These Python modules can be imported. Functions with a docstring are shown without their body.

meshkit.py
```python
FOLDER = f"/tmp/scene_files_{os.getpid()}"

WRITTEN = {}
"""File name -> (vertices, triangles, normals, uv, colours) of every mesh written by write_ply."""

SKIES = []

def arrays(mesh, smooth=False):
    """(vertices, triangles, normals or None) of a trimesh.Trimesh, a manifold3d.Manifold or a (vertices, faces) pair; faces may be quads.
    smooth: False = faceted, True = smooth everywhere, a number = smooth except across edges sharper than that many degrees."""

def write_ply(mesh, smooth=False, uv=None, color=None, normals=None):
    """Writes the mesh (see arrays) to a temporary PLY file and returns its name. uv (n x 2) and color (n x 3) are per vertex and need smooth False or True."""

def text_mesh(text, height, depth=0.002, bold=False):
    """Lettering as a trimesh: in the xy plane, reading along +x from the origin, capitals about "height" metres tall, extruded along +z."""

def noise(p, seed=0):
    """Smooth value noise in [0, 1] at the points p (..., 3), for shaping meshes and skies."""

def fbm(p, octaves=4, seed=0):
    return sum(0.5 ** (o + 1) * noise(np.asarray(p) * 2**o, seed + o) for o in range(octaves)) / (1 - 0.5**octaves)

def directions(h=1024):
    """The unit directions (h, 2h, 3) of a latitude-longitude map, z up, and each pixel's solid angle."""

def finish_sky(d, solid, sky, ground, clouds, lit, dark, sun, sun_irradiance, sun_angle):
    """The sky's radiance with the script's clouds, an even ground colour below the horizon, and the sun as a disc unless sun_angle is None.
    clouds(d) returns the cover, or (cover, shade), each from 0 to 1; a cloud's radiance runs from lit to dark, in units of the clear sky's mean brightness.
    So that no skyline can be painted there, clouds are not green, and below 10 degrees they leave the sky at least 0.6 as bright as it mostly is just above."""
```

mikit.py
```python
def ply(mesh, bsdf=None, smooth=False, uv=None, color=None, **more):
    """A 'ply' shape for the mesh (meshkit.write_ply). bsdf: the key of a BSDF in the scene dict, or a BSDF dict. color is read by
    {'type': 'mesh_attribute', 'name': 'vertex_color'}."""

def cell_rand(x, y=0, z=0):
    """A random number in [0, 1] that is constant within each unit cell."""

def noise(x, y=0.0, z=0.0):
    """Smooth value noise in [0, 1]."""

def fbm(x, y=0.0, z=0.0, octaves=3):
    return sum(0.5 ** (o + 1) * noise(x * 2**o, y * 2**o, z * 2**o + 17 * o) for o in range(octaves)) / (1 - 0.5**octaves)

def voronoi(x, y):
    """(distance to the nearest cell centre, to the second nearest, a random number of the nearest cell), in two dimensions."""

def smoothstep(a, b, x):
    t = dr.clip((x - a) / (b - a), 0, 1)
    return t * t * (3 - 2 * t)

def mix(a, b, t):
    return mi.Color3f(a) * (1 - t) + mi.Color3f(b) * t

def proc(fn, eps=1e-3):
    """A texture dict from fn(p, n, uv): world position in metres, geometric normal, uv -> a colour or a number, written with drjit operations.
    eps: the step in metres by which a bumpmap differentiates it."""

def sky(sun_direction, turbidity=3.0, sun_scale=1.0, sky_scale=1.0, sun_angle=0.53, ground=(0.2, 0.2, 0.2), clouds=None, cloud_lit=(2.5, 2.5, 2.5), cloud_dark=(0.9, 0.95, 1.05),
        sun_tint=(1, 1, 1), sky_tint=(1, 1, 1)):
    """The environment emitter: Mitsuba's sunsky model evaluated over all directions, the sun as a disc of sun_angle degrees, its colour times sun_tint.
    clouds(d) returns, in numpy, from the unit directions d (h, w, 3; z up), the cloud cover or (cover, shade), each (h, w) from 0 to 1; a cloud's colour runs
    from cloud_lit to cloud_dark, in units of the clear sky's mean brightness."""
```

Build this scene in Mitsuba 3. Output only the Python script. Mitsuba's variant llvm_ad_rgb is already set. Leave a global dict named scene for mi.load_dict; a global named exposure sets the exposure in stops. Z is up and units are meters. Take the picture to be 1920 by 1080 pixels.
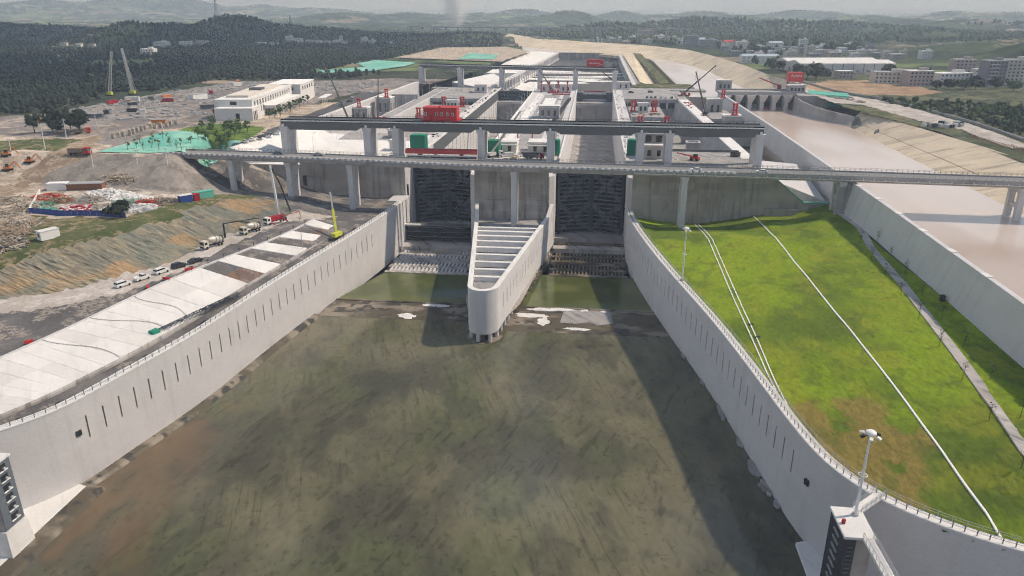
import math, numpy as np, trimesh, drjit as dr, mitsuba as mi, mikit
from mikit import proc, noise, fbm, voronoi, cell_rand, smoothstep, mix
from meshkit import fbm as nfbm, text_mesh
from shapely import contains_xy
from shapely.geometry import Polygon
T = mi.ScalarTransform4f
scene, labels = {}, {}
rng = np.random.default_rng(7)

# ---------- camera, sky, exposure ----------
CAM = np.array([0, 0, 107.3])
TH, PSI = math.atan(522 / 1400), math.atan(0.108)
FWD = np.array([-math.sin(PSI) * math.cos(TH), math.cos(PSI) * math.cos(TH), -math.sin(TH)])
HAZE = 0.00016
scene['air'] = {'type': 'homogeneous', 'albedo': {'type': 'rgb', 'value': [.90, .945, .99]}, 'sigma_t': {'type': 'rgb', 'value': [HAZE * .86, HAZE, HAZE * 1.2]}}
scene['camera'] = {'type': 'perspective', 'fov': 2 * math.degrees(math.atan(960 / 1400)), 'fov_axis': 'x', 'near_clip': 1.0, 'far_clip': 40000.0,
    'to_world': T().look_at(origin=CAM.tolist(), target=(CAM + FWD).tolist(), up=[0, 0, 1]), 'medium': {'type': 'ref', 'id': 'air'}}
EL, AZ = math.radians(49), math.radians(17)
SUN = (math.cos(AZ) * math.cos(EL), math.sin(AZ) * math.cos(EL), math.sin(EL))
def clouds(d):
    z = np.maximum(d[..., 2], 0.03)
    q = np.stack([d[..., 0] / (z + .12) * 1.1, d[..., 1] / (z + .12) * 1.1, 0 * z], -1)
    n = nfbm(q, 5, 11)
    cover = np.clip((n - .36) / .16, 0, 1) * .92
    shade = np.clip((nfbm(q * 1.7 + 5, 4, 3) - .45) * 2.2, 0, 1)
    return cover, shade * .75
scene['sky'] = mikit.sky(SUN, turbidity=3.0, sun_scale=0.92, sky_scale=1.1, sun_angle=2.0, clouds=clouds, cloud_lit=(2.45, 2.65, 2.88), cloud_dark=(1.15, 1.28, 1.45), sun_tint=(.95, .98, 1.06))
exposure = 1.5

# ---------- materials ----------
def M(name, rgb, rough=.75, metal=0., spec=.3, **kw):
    c = rgb if isinstance(rgb, dict) else {'type': 'rgb', 'value': list(rgb)}
    b = {'type': 'principled', 'base_color': c, 'roughness': rough, 'metallic': metal, 'specular': spec, **kw}
    scene['mat_' + name] = {'type': 'twosided', 'bsdf': b}
def MP(name, fn, rough=.85, bump=None, spec=.25):
    b = {'type': 'principled', 'base_color': proc(fn), 'roughness': rough, 'specular': spec}
    if bump: b = {'type': 'bumpmap', 'arbitrary': proc(bump[0], eps=bump[2]), 'scale': bump[1], 'bsdf': b}
    scene['mat_' + name] = {'type': 'twosided', 'bsdf': b}
def concrete(c, streak=.3, patch=.25, cell=.12, rust=0.):
    c = np.array(c)
    def fn(p, n, uv):
        a = p.x * .83 + p.y * .56
        s = fbm(a * .9, p.z * .06, p.y * .1, 3)
        q = fbm(p.x * .16, p.y * .16, p.z * .16, 4)
        k = cell_rand(dr.floor(a / 9), dr.floor(p.z / 3.2), dr.floor(p.y / 40))
        f = fbm(p.x * 2.3, p.y * 2.3, p.z * 2.3, 2)
        v = 1 - streak * smoothstep(.5, .78, s) - patch * (q - .5) * 1.4 + cell * (k - .5) + .12 * (f - .5)
        col = mi.Color3f(*c.tolist()) * dr.clip(v, .35, 1.25)
        if rust: col = mix(col, mi.Color3f(.20, .13, .085), rust * smoothstep(.56, .75, fbm(a * .35 + 9, p.z * .12, 3., 3)))
        return col
    return fn
MP('concrete_light', concrete((.56, .55, .55), .07, .10, .03))
MP('concrete_grey', concrete((.34, .33, .325), .3, .3, .12))
MP('concrete_raw', concrete((.40, .375, .35), .3, .35, .15, .25))
MP('concrete_white', concrete((.72, .71, .69), .08, .12, .05))
MP('concrete_pale', concrete((.665, .65, .63), .08, .14, .04))
MP('concrete_stained', concrete((.42, .40, .38), .5, .55, .2, .2))
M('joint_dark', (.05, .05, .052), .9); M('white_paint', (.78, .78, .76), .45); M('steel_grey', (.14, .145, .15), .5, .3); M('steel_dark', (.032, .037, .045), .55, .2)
M('steel_face', (.15, .175, .205), .5, .1); M('rail_grey', (.42, .43, .43), .5, .3); M('gate_blue', (.046, .053, .066), .55, .1); M('gate_brace', (.085, .095, .115), .5, .1); M('gate_rib', (.17, .18, .20), .5, .1); M('gate_skin_shade', (.022, .024, .029), .7); M('red_paint', (.50, .028, .025), .45); M('red_dark', (.34, .02, .03), .45); M('deep_red', (.5, .07, .06), .6)
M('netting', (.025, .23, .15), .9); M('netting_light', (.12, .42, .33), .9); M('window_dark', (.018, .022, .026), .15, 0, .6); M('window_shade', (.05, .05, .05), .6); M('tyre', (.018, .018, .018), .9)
M('asphalt', (.085, .085, .087), .85); M('asphalt_pale', (.2, .2, .2), .9); M('line_white', (.6, .6, .58), .7); M('wood', (.3, .2, .12), .85); M('bark', (.09, .07, .05), .95); M('yellow_paint', (.62, .55, .08), .5); M('blue_sheet', (.03, .06, .26), .5)

def basin_fn(p, n, uv):
    # streaky silt and algae under a hand's depth of water, drag marks along the axis
    w = fbm(p.x * .05, p.y * .05, 4., 3)
    x, y = p.x + p.y * .12, p.y
    big = fbm(x * .04, y * .03, 1., 5)
    mid = fbm(x * .17 + 2.5 * w, y * .085, 3., 4)
    fine = fbm(x * .9, y * .5, 5., 3)
    c = mix(mi.Color3f(.078, .076, .053), mi.Color3f(.145, .136, .084), smoothstep(.34, .66, big))
    c = mix(c, mi.Color3f(.098, .108, .053), .65 * smoothstep(.46, .66, fbm(x * .07 + 20, y * .05, 2., 4)))
    c = mix(c, mi.Color3f(.055, .055, .044), .5 * smoothstep(.48, .72, mid))
    c = mix(c, mi.Color3f(.175, .158, .098), .55 * smoothstep(.54, .74, fbm(x * .06 - 7, y * .045 + 3, 8., 4)))
    c = c * (.84 + .32 * fine)
    d1 = fbm(x * 1.1 + .25 * y, y * .10, 11., 3); c = c * (1 - .28 * smoothstep(.58, .78, d1) * smoothstep(.42, .6, big))
    d4 = fbm(x * .7 - .3 * y, y * .12 + .1 * x, 31., 3); c = c * (1 - .3 * smoothstep(.62, .76, d4) * smoothstep(.6, .45, big))
    d3 = fbm(x * .9, y * .8, 21., 4); c = c * (1 - .26 * smoothstep(.62, .78, d3))
    edge = smoothstep(-92, -112, p.x + (p.y - 200) * .12 + 10 * (fine - .5)) * smoothstep(.42, .6, fbm(p.x * .1, p.y * .05, 9., 3))
    return mix(c, mi.Color3f(.17, .105, .055), .6 * edge)
def ripple(p, n, uv): return fbm(p.x * 1.5, p.y * 1.0, 0., 3)
def gloss_water(name, fn, rough, bump, eps=.15, spec=.5):
    b = {'type': 'principled', 'base_color': proc(fn), 'roughness': rough, 'specular': spec}
    scene['mat_' + name] = {'type': 'twosided', 'bsdf': {'type': 'bumpmap', 'arbitrary': proc(ripple, eps=eps), 'scale': bump, 'bsdf': b}}
gloss_water('water_basin', basin_fn, .11, .022)
def green_fn(p, n, uv): return mix(mi.Color3f(.070, .085, .022), mi.Color3f(.115, .13, .040), smoothstep(.3, .7, fbm(p.x * .09, p.y * .09, 0., 3)))
gloss_water('water_green', green_fn, .1, .02)
def river_fn(p, n, uv):
    a = fbm(p.x * .03, p.y * .012, 0., 3)
    return mix(mi.Color3f(.44, .355, .30), mi.Color3f(.52, .45, .405), smoothstep(.3, .7, a))  # mud colour, paled to stand in for sky reflection
gloss_water('water_river', river_fn, .16, .02)
def sill_fn(p, n, uv):
    f = fbm(p.x * .12, p.y * .2, 2., 4); g = fbm(p.x * .3 + 5, p.y * .35, 7., 3)
    c = mix(mi.Color3f(.10, .085, .06), mi.Color3f(.26, .225, .18), smoothstep(.4, .7, f))
    return mix(c, mi.Color3f(.055, .052, .048), smoothstep(.55, .68, g))
MP('sill_wet', sill_fn, .35); MP('sill_bar', concrete((.16, .135, .10), .4, .5, .1))

def ground(c1, c2, c3=None, s=.12, cover=(.45, .6), fine=1.1):
    c1, c2 = mi.Color3f(*c1), mi.Color3f(*c2)
    def fn(p, n, uv):
        a = fbm(p.x * s, p.y * s, p.z * s, 4)
        f = fbm(p.x * fine, p.y * fine, p.z * fine, 3)
        c = mix(c1, c2, smoothstep(.32, .68, a))
        if c3 is not None: c = mix(c, mi.Color3f(*c3), smoothstep(cover[0], cover[1], fbm(p.x * s * 2.3 + 9, p.y * s * 2.3, 4., 4)) * smoothstep(.3, .6, f))
        return c * (.7 + .6 * f)
    return fn
def rough_bump(p, n, uv): return fbm(p.x * .9, p.y * .9, p.z * .9, 3)
B = (rough_bump, .35, .2)
MP('soil', ground((.40, .335, .26), (.52, .45, .365), (.25, .205, .16)), bump=B)
MP('earth_grey', ground((.25, .225, .20), (.33, .295, .26), (.17, .155, .14), .09), bump=B)
MP('road_dirt', ground((.21, .155, .11), (.28, .215, .155), (.36, .29, .22), .1), bump=(rough_bump, .15, .2))
MP('road_pale', ground((.44, .40, .36), (.52, .48, .44), (.36, .32, .28), .1))
MP('gravel_dark', ground((.105, .10, .10), (.165, .155, .15), (.27, .24, .21), .1, (.52, .66), 1.8), bump=(rough_bump, .6, .2))
MP('yard_ground', ground((.42, .36, .30), (.52, .47, .42), (.26, .21, .16), .11), bump=B)
MP('forest_floor', ground((.022, .032, .018), (.04, .05, .028), (.07, .065, .045), .03, (.55, .7), .3))
MP('scrub', ground((.055, .075, .025), (.10, .11, .045), (.21, .17, .10), .1, (.5, .62), .9), bump=B)
MP('site_ground', ground((.165, .148, .14), (.225, .205, .195), (.33, .275, .225), .05, (.52, .66), .4))
MP('orange_soil', ground((.31, .20, .12), (.38, .26, .16), (.22, .15, .10), .03))
MP('field_right', ground((.075, .088, .042), (.12, .125, .065), (.035, .048, .025), .035, (.42, .56), .25))
MP('lawn_left', ground((.085, .15, .025), (.13, .2, .04), (.06, .09, .03), .08), bump=B)
def cut_fn(p, n, uv):
    # bedding runs down the face: long thin streaks, loose ochre soil in places
    u, v = p.x * .42 + p.y * .9, p.x * -.9 + p.y * .42
    s = fbm(u * 1.7 + .25 * v + 3 * fbm(p.x * .1, p.y * .1, 0., 2), v * .22, p.z * .2, 4)
    big = fbm(p.x * .05, p.y * .05, 3., 3)
    c = mix(mi.Color3f(.27, .235, .165), mi.Color3f(.19, .185, .15), smoothstep(.4, .62, big))
    c = mix(c, mi.Color3f(.36, .235, .12), .8 * smoothstep(.53, .68, fbm(p.x * .06 + 7, p.y * .06, 8., 3)))
    c = mix(c, mi.Color3f(.16, .185, .16), .6 * smoothstep(.54, .66, fbm(p.x * .08, p.y * .08 + 4, 5., 3)))
    c = mix(c, mi.Color3f(.11, .105, .085), .5 * smoothstep(.54, .68, s))
    c = mix(c, mi.Color3f(.40, .35, .27), .4 * smoothstep(.40, .28, s))
    return c * (.75 + .5 * fbm(p.x * 1.6, p.y * 1.6, p.z * 1.6, 2))
def cut_bump(p, n, uv):
    u, v = p.x * .42 + p.y * .9, p.x * -.9 + p.y * .42
    return fbm(u * 1.7 + .25 * v, v * .22, p.z * .2, 4)
MP('cut_rock', cut_fn, .95, (cut_bump, 1.6, .2))
def lawn_fn(p, n, uv):
    big = fbm(p.x * .035, p.y * .03, 1., 4); mid = fbm(p.x * .14 + .3 * p.y * .1, p.y * .10, 6., 4); f = fbm(p.x * 1.3, p.y * .7, 2., 3)
    c = mix(mi.Color3f(.092, .140, .012), mi.Color3f(.185, .265, .010), smoothstep(.32, .62, big))
    c = mix(c, mi.Color3f(.235, .245, .02), .45 * smoothstep(.48, .7, mid))
    # a patch of dry straw in the crook of the wall
    q = dr.sqrt(dr.square((p.x - 57) / 15) + dr.square((p.y - 137) / 27)) + 1.1 * (fbm(p.x * .09, p.y * .07, 12., 4) - .5)
    c = mix(c, mi.Color3f(.225, .165, .045), .85 * smoothstep(1.05, .8, q) * smoothstep(.30, .5, fbm(p.x * .16 + 3, p.y * .12, 15., 4)))
    c = mix(c, mi.Color3f(.07, .105, .016), .4 * smoothstep(.56, .72, fbm(p.x * .3, p.y * .2, 9., 3)))
    g = fbm(p.x * 3.1, p.y * 1.7, 4., 2); return c * (.55 + .52 * f + .38 * g)
def lawn_bump(p, n, uv): return fbm(p.x * 1.3, p.y * .7, 2., 3)
MP('lawn', lawn_fn, .9, (lawn_bump, .3, .2))
def slab_fn(p, n, uv):
    a = fbm(p.x * .08, p.y * .08, 0., 4); s = fbm((p.x * .3 + p.y) * .35, (p.x - p.y * .3) * .05, 2., 3)
    return mi.Color3f(.62, .53, .40) * (1 - .28 * smoothstep(.5, .75, s) - .3 * (a - .5)) * (.92 + .16 * fbm(p.x * 1.5, p.y * 1.5, 0., 2))
MP('slab_cream', slab_fn, .85)
def far_fn(p, n, uv):
    big = fbm(p.x * .0022, p.y * .0022, 0., 4); mid = fbm(p.x * .012, p.y * .012, 2., 4); f = fbm(p.x * .07, p.y * .07, p.z * .07, 3)
    c = mix(mi.Color3f(.020, .034, .018), mi.Color3f(.045, .066, .028), smoothstep(.35, .65, mid))
    flat = smoothstep(.965, .992, n.z)
    c = mix(c, mi.Color3f(.12, .155, .06), flat * smoothstep(.47, .57, big) * smoothstep(.42, .56, mid))
    c = mix(c, mi.Color3f(.22, .18, .14), .8 * flat * smoothstep(.62, .7, fbm(p.x * .006, p.y * .006, 9., 3)))
    return c * (.6 + .8 * f)
MP('far_land', far_fn, .95)
def leaf(c1, c2, s):
    def fn(p, n, uv):
        return mix(mi.Color3f(*c1), mi.Color3f(*c2), smoothstep(.3, .7, fbm(p.x * s, p.y * s, p.z * s, 3))) * (.8 + .4 * noise(p.x * s * 9, p.y * s * 9, p.z * s * 9))
    return fn
MP('leaf_dark', leaf((.013, .024, .015), (.024, .037, .019), .05), .8)
MP('leaf_mid', leaf((.030, .052, .018), (.06, .088, .03), .03), .8)
MP('leaf_light', leaf((.06, .10, .025), (.10, .14, .045), .2), .8)
MP('leaf_dry', leaf((.08, .075, .04), (.12, .10, .06), .2), .85)
def tarp_fn(p, n, uv):
    a = fbm(p.x * .06, p.y * .06, 0., 3)
    return mix(mi.Color3f(.13, .40, .33), mi.Color3f(.25, .50, .41), smoothstep(.3, .7, a)) * (.85 + .3 * fbm(p.x * .7, p.y * .25, 0., 3))
MP('tarp_teal', tarp_fn, .8, (rough_bump, .25, .2))

# ---------- mesh helpers ----------
class MB:
    def __init__(s): s.v, s.f, s.n = [], [], 0
    def add(s, v, f):
        v, f = np.asarray(v, float), np.asarray(f, int)
        if f.shape[1] == 4: f = np.vstack([f[:, [0, 1, 2]], f[:, [0, 2, 3]]])
        s.v.append(v); s.f.append(f + s.n); s.n += len(v); return s
    def tm(s, m): return s.add(m.vertices, m.faces)
    def hexa(s, v): return s.add(v, [[0, 3, 2, 1], [4, 5, 6, 7], [0, 1, 5, 4], [1, 2, 6, 5], [2, 3, 7, 6], [3, 0, 4, 7]])
    def box(s, x0, x1, y0, y1, z0, z1): return s.hexa([(x0, y0, z0), (x1, y0, z0), (x1, y1, z0), (x0, y1, z0), (x0, y0, z1), (x1, y0, z1), (x1, y1, z1), (x0, y1, z1)])
    def obox(s, c, size, rz=0., ry=0.):
        l, w, h = np.array(size) / 2.
        v = np.array([(-l, -w, -h), (l, -w, -h), (l, w, -h), (-l, w, -h), (-l, -w, h), (l, -w, h), (l, w, h), (-l, w, h)])
        if ry: v = v @ np.array([[math.cos(ry), 0, -math.sin(ry)], [0, 1, 0], [math.sin(ry), 0, math.cos(ry)]])
        cz, sz = math.cos(rz), math.sin(rz)
        return s.hexa(v @ np.array([[cz, sz, 0], [-sz, cz, 0], [0, 0, 1]]) + np.array(c))
    def bar(s, p, q, w, h=None):
        p, q = np.array(p, float), np.array(q, float); h = h or w; d = q - p; d /= np.linalg.norm(d) + 1e-9
        a = np.cross(d, [0, 0, 1.]) if abs(d[2]) < .97 else np.array([1., 0, 0]); a /= np.linalg.norm(a); b = np.cross(a, d)
        c = [(-w / 2, -h / 2), (w / 2, -h / 2), (w / 2, h / 2), (-w / 2, h / 2)]
        return s.hexa([p + a * i + b * j for i, j in c] + [q + a * i + b * j for i, j in c])
    def tube(s, p, q, r, r2=None, n=8):
        p, q = np.array(p, float), np.array(q, float); r2 = r if r2 is None else r2; d = q - p; d /= np.linalg.norm(d) + 1e-9
        a = np.cross(d, [0, 0, 1.]) if abs(d[2]) < .97 else np.array([1., 0, 0]); a /= np.linalg.norm(a); b = np.cross(d, a)
        t = np.arange(n) * 2 * math.pi / n; ring = np.cos(t)[:, None] * a + np.sin(t)[:, None] * b; i = np.arange(n); j = (i + 1) % n
        v = np.vstack([p + ring * r, q + ring * r2, [p], [q]])
        return s.add(v, np.vstack([np.stack([i, j, j + n], 1), np.stack([i, j + n, i + n], 1), np.stack([j, i, i * 0 + 2 * n], 1), np.stack([i + n, j + n, i * 0 + 2 * n + 1], 1)]))
    def prism(s, pts, z0, z1):
        pts = np.asarray(pts, float)
        if Polygon(pts).exterior.is_ccw is False: pts = pts[::-1]
        n = len(pts); vv, ff = trimesh.creation.triangulate_polygon(Polygon(pts), engine='earcut')
        vv, ff = np.asarray(vv), np.asarray(ff); a = vv[ff]; sg = np.cross(a[:, 1] - a[:, 0], a[:, 2] - a[:, 0]); ff = np.where((sg < 0)[:, None], ff[:, ::-1], ff)
        zt = np.broadcast_to(z1, n) if np.ndim(z1) else np.full(n, float(z1))
        k = [int(np.argmin(((pts - q) ** 2).sum(1))) for q in vv]
        s.add(np.column_stack([vv, zt[k]]), ff); s.add(np.column_stack([vv, np.full(len(vv), float(z0))]), ff[:, ::-1])
        i = np.arange(n); j = (i + 1) % n
        return s.add(np.vstack([np.column_stack([pts, np.full(n, float(z0))]), np.column_stack([pts, zt])]), np.stack([i, j, j + n, i + n], 1))
    def strip(s, a, b, flip=False):
        a, b = np.asarray(a, float), np.asarray(b, float); n = len(a); i = np.arange(n - 1)
        q = np.stack([i, i + 1, i + 1 + n, i + n], 1)
        return s.add(np.vstack([a, b]), q[:, ::-1] if flip else q)
    def mesh(s): return np.vstack(s.v), np.vstack(s.f)
def numbered(name):
    if name not in scene and name not in labels and not any(k.startswith(name + '__') for k in scene): return name
    i = 1
    while f'{name}_{i:03d}' in _used or f'{name}_{i:03d}' in scene: i += 1
    return f'{name}_{i:03d}'
_used = set()
def thing(name, label, cat, group=None):
    key = name; i = 0
    while key in _used: i += 1; key = f'{name}_{i:03d}'
    _used.add(key); labels[key] = {'label': label, 'category': cat}
    if group: labels[key]['group'] = group
    return key
_cnt = {}
def part(t, name, mb, mat, smooth=False, label=None, kind=None):
    base = f'{t}__{name}'; i = _cnt.get(base, -1) + 1; _cnt[base] = i
    key = base if i == 0 else f'{base}_{i:03d}'
    scene[key] = mb if isinstance(mb, dict) else mikit.ply(mb.mesh() if isinstance(mb, MB) else mb, 'mat_' + mat, smooth)
    if label or kind: labels[key] = {k: v for k, v in (('label', label), ('kind', kind)) if v}
    return key
def single(name, mb, mat, label, cat, group=None, smooth=False):
    k = thing(name, label, cat, group); scene[k] = mikit.ply(mb.mesh() if isinstance(mb, MB) else mb, 'mat_' + mat, smooth); return k
def struct(name, mb, mat, smooth=False, label=None, kind='structure', cat=None):
    k = thing(name, label or name.replace('_', ' '), cat or name.replace('_', ' '))
    labels[k]['kind'] = kind; scene[k] = mikit.ply(mb.mesh() if isinstance(mb, MB) else mb, 'mat_' + mat, smooth); return k
def place(proto, x, y, z, rz=0., s=1.): return T().translate([x, y, z]).rotate([0, 0, 1], math.degrees(rz)).scale(s)
def stamp(name, parts, to, label, cat, group=None):
    """One thing from shared ply dicts: parts = [(part name, ply dict)]."""
    t = thing(name, label, cat, group)
    for n, d in parts:
        base = f'{t}__{n}'; i = _cnt.get(base, -1) + 1; _cnt[base] = i
        scene[base if i == 0 else f'{base}_{i:03d}'] = {**d, 'to_world': to}
    return t
def P(mb, mat, smooth=False): return mikit.ply(mb.mesh(), 'mat_' + mat, smooth)
ORD = ['first', 'second', 'third', 'fourth', 'fifth', 'sixth', 'seventh', 'eighth', 'ninth', 'tenth', 'eleventh', 'twelfth', 'thirteenth', 'fourteenth', 'fifteenth', 'sixteenth', 'seventeenth', 'eighteenth', 'nineteenth', 'twentieth']

# ---- TERRAIN ----
WALL_L = np.array([(-150,113),(-141,116),(-133,121),(-125.5,128.5),(-119.5,138),(-115.8,152),(-110.5,177),(-106.5,209),(-100.5,253),(-93,302),(-89.5,338),(-89,352)],float)
WALL_R = np.array([(92,106),(75,111),(63.5,117),(55.5,124),(50,133),(46.3,147),(43.2,167),(37.2,205),(29.8,242),(21.5,288),(17.6,318),(16.6,338)],float)
CP = [
 # left wall back, gravel strip, slab
 *[(x-2.6,y,21.4) for x,y in WALL_L[:-1]], *[(x-6.5,y,21.9) for x,y in WALL_L[3:10]],
 (-147,130,26),(-141,147,26),(-137.5,177,26),(-131,214,26),(-121,247,26),(-114,275,26),(-108,292,24),
 (-152,127,26.3),(-146,146,26.3),(-141.5,177,26.3),(-135,214,26.3),(-125,247,26.3),(-118,277,26.2),(-112,295,24),
 # berm road / cut foot
 (-200,168,26.6),(-175,190,26.4),(-150,209,26.2),(-144,240,26),(-142,258,25.8),(-137,281,25),(-140,302,25),(-150,322,26.5),
 # crest
 (-225,160,31),(-205,182,31),(-187,208,31.5),(-172,226,33.6),(-168.5,250,34),(-168,270,33.6),(-162,300,31),(-163,317,28),(-172,322,28),
 # floor at lock front
 (-95,300,21.5),(-92,335,20),(-112,331,20),(-135,330,25),(-168,332,27),(-92,352,20),(-130,352,22),(-190,352,28),(-110,310,22),(-125,305,23.5),
 # yard
 (-190,235,34),(-210,215,33.5),(-250,220,34.5),(-300,200,35),(-180,280,33.8),(-200,260,34),(-250,270,35),(-180,305,32),(-200,303,34.2),(-225,304,34.6),(-255,303,36),
 # abutment mound
 (-192,325,44),(-194,338,44.3),(-215,326,44.3),(-240,327,44.3),(-262,326,44.3),(-200,350,44),(-186,352,38),(-184,338,36),
 # plateau
 (-300,330,44),(-330,300,40),(-290,300,39),(-300,270,37),(-350,250,38),(-420,200,38),(-420,340,42),
 (-178,362,43.4),(-171,380,43.4),(-171,430,43),(-171,500,42.2),(-171,600,41.6),(-171,700,40.6),(-168,760,39),(-165,500,42.2),(-165,600,41.6),(-165,700,40.6),
 (-210,400,44),(-250,450,43.5),(-300,420,43),(-360,480,42),(-420,500,41),(-260,600,41),(-300,700,40),(-420,700,40),(-220,760,39.5),(-200,900,39),(-420,900,39),
 # lawn right
 *[(x+1.6,y,21.2) for x,y in WALL_R[:-2]], *[(x+6,y+2,21.6) for x,y in WALL_R[1:8]],
 (18.6,318,20.6),(18.6,334,19),(30,325,17.4),(34,334,17),(47,334,16.4),(60,334,18.3),(73,334,21),(87,334,21.5),(104,334,27),(104,315,27.2),
 (60,250,22.8),(60,180,23.2),(75,290,24),(75,140,24),(75,118,23),(90,120,25.4),(84,132,26.3),(92,190,26.6),(99,262,27),(104,290,27.5),(104,240,27.8),(104,180,27.8),(104,120,27.8),(130,105,27),
 # right bank beyond slab
 (214,90,36),(216,300,36),(215,430,36),(214,500,36),(190,600,38),(185,640,40),(176,690,42),
 (231,330,38),(231,430,38),(230,500,38),(228,600,38.4),(225,680,39),(245,300,35),(246,440,36),(248,600,38),(300,250,34),(340,400,35),(420,300,35),(420,600,37),(420,900,39),(300,700,39),(250,760,40),(230,900,40),(180,760,42.5),(178,860,43),
]
CP = np.array(CP, float)
def make_near():
    from scipy.interpolate import LinearNDInterpolator
    ring = [(x,y,-2 if abs(x)<150 else 34) for x,y in [(-500,20),(-300,20),(-100,20),(100,20),(300,20),(500,20)]]
    ring += [(s*520,y,40) for s in (-1,1) for y in (200,450,700,1000)] + [(x,1010,39.5) for x in (-350,-150,0,200,350)]
    p = np.vstack([CP, ring])
    return LinearNDInterpolator(p[:,:2], p[:,2])
_near = make_near()
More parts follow.
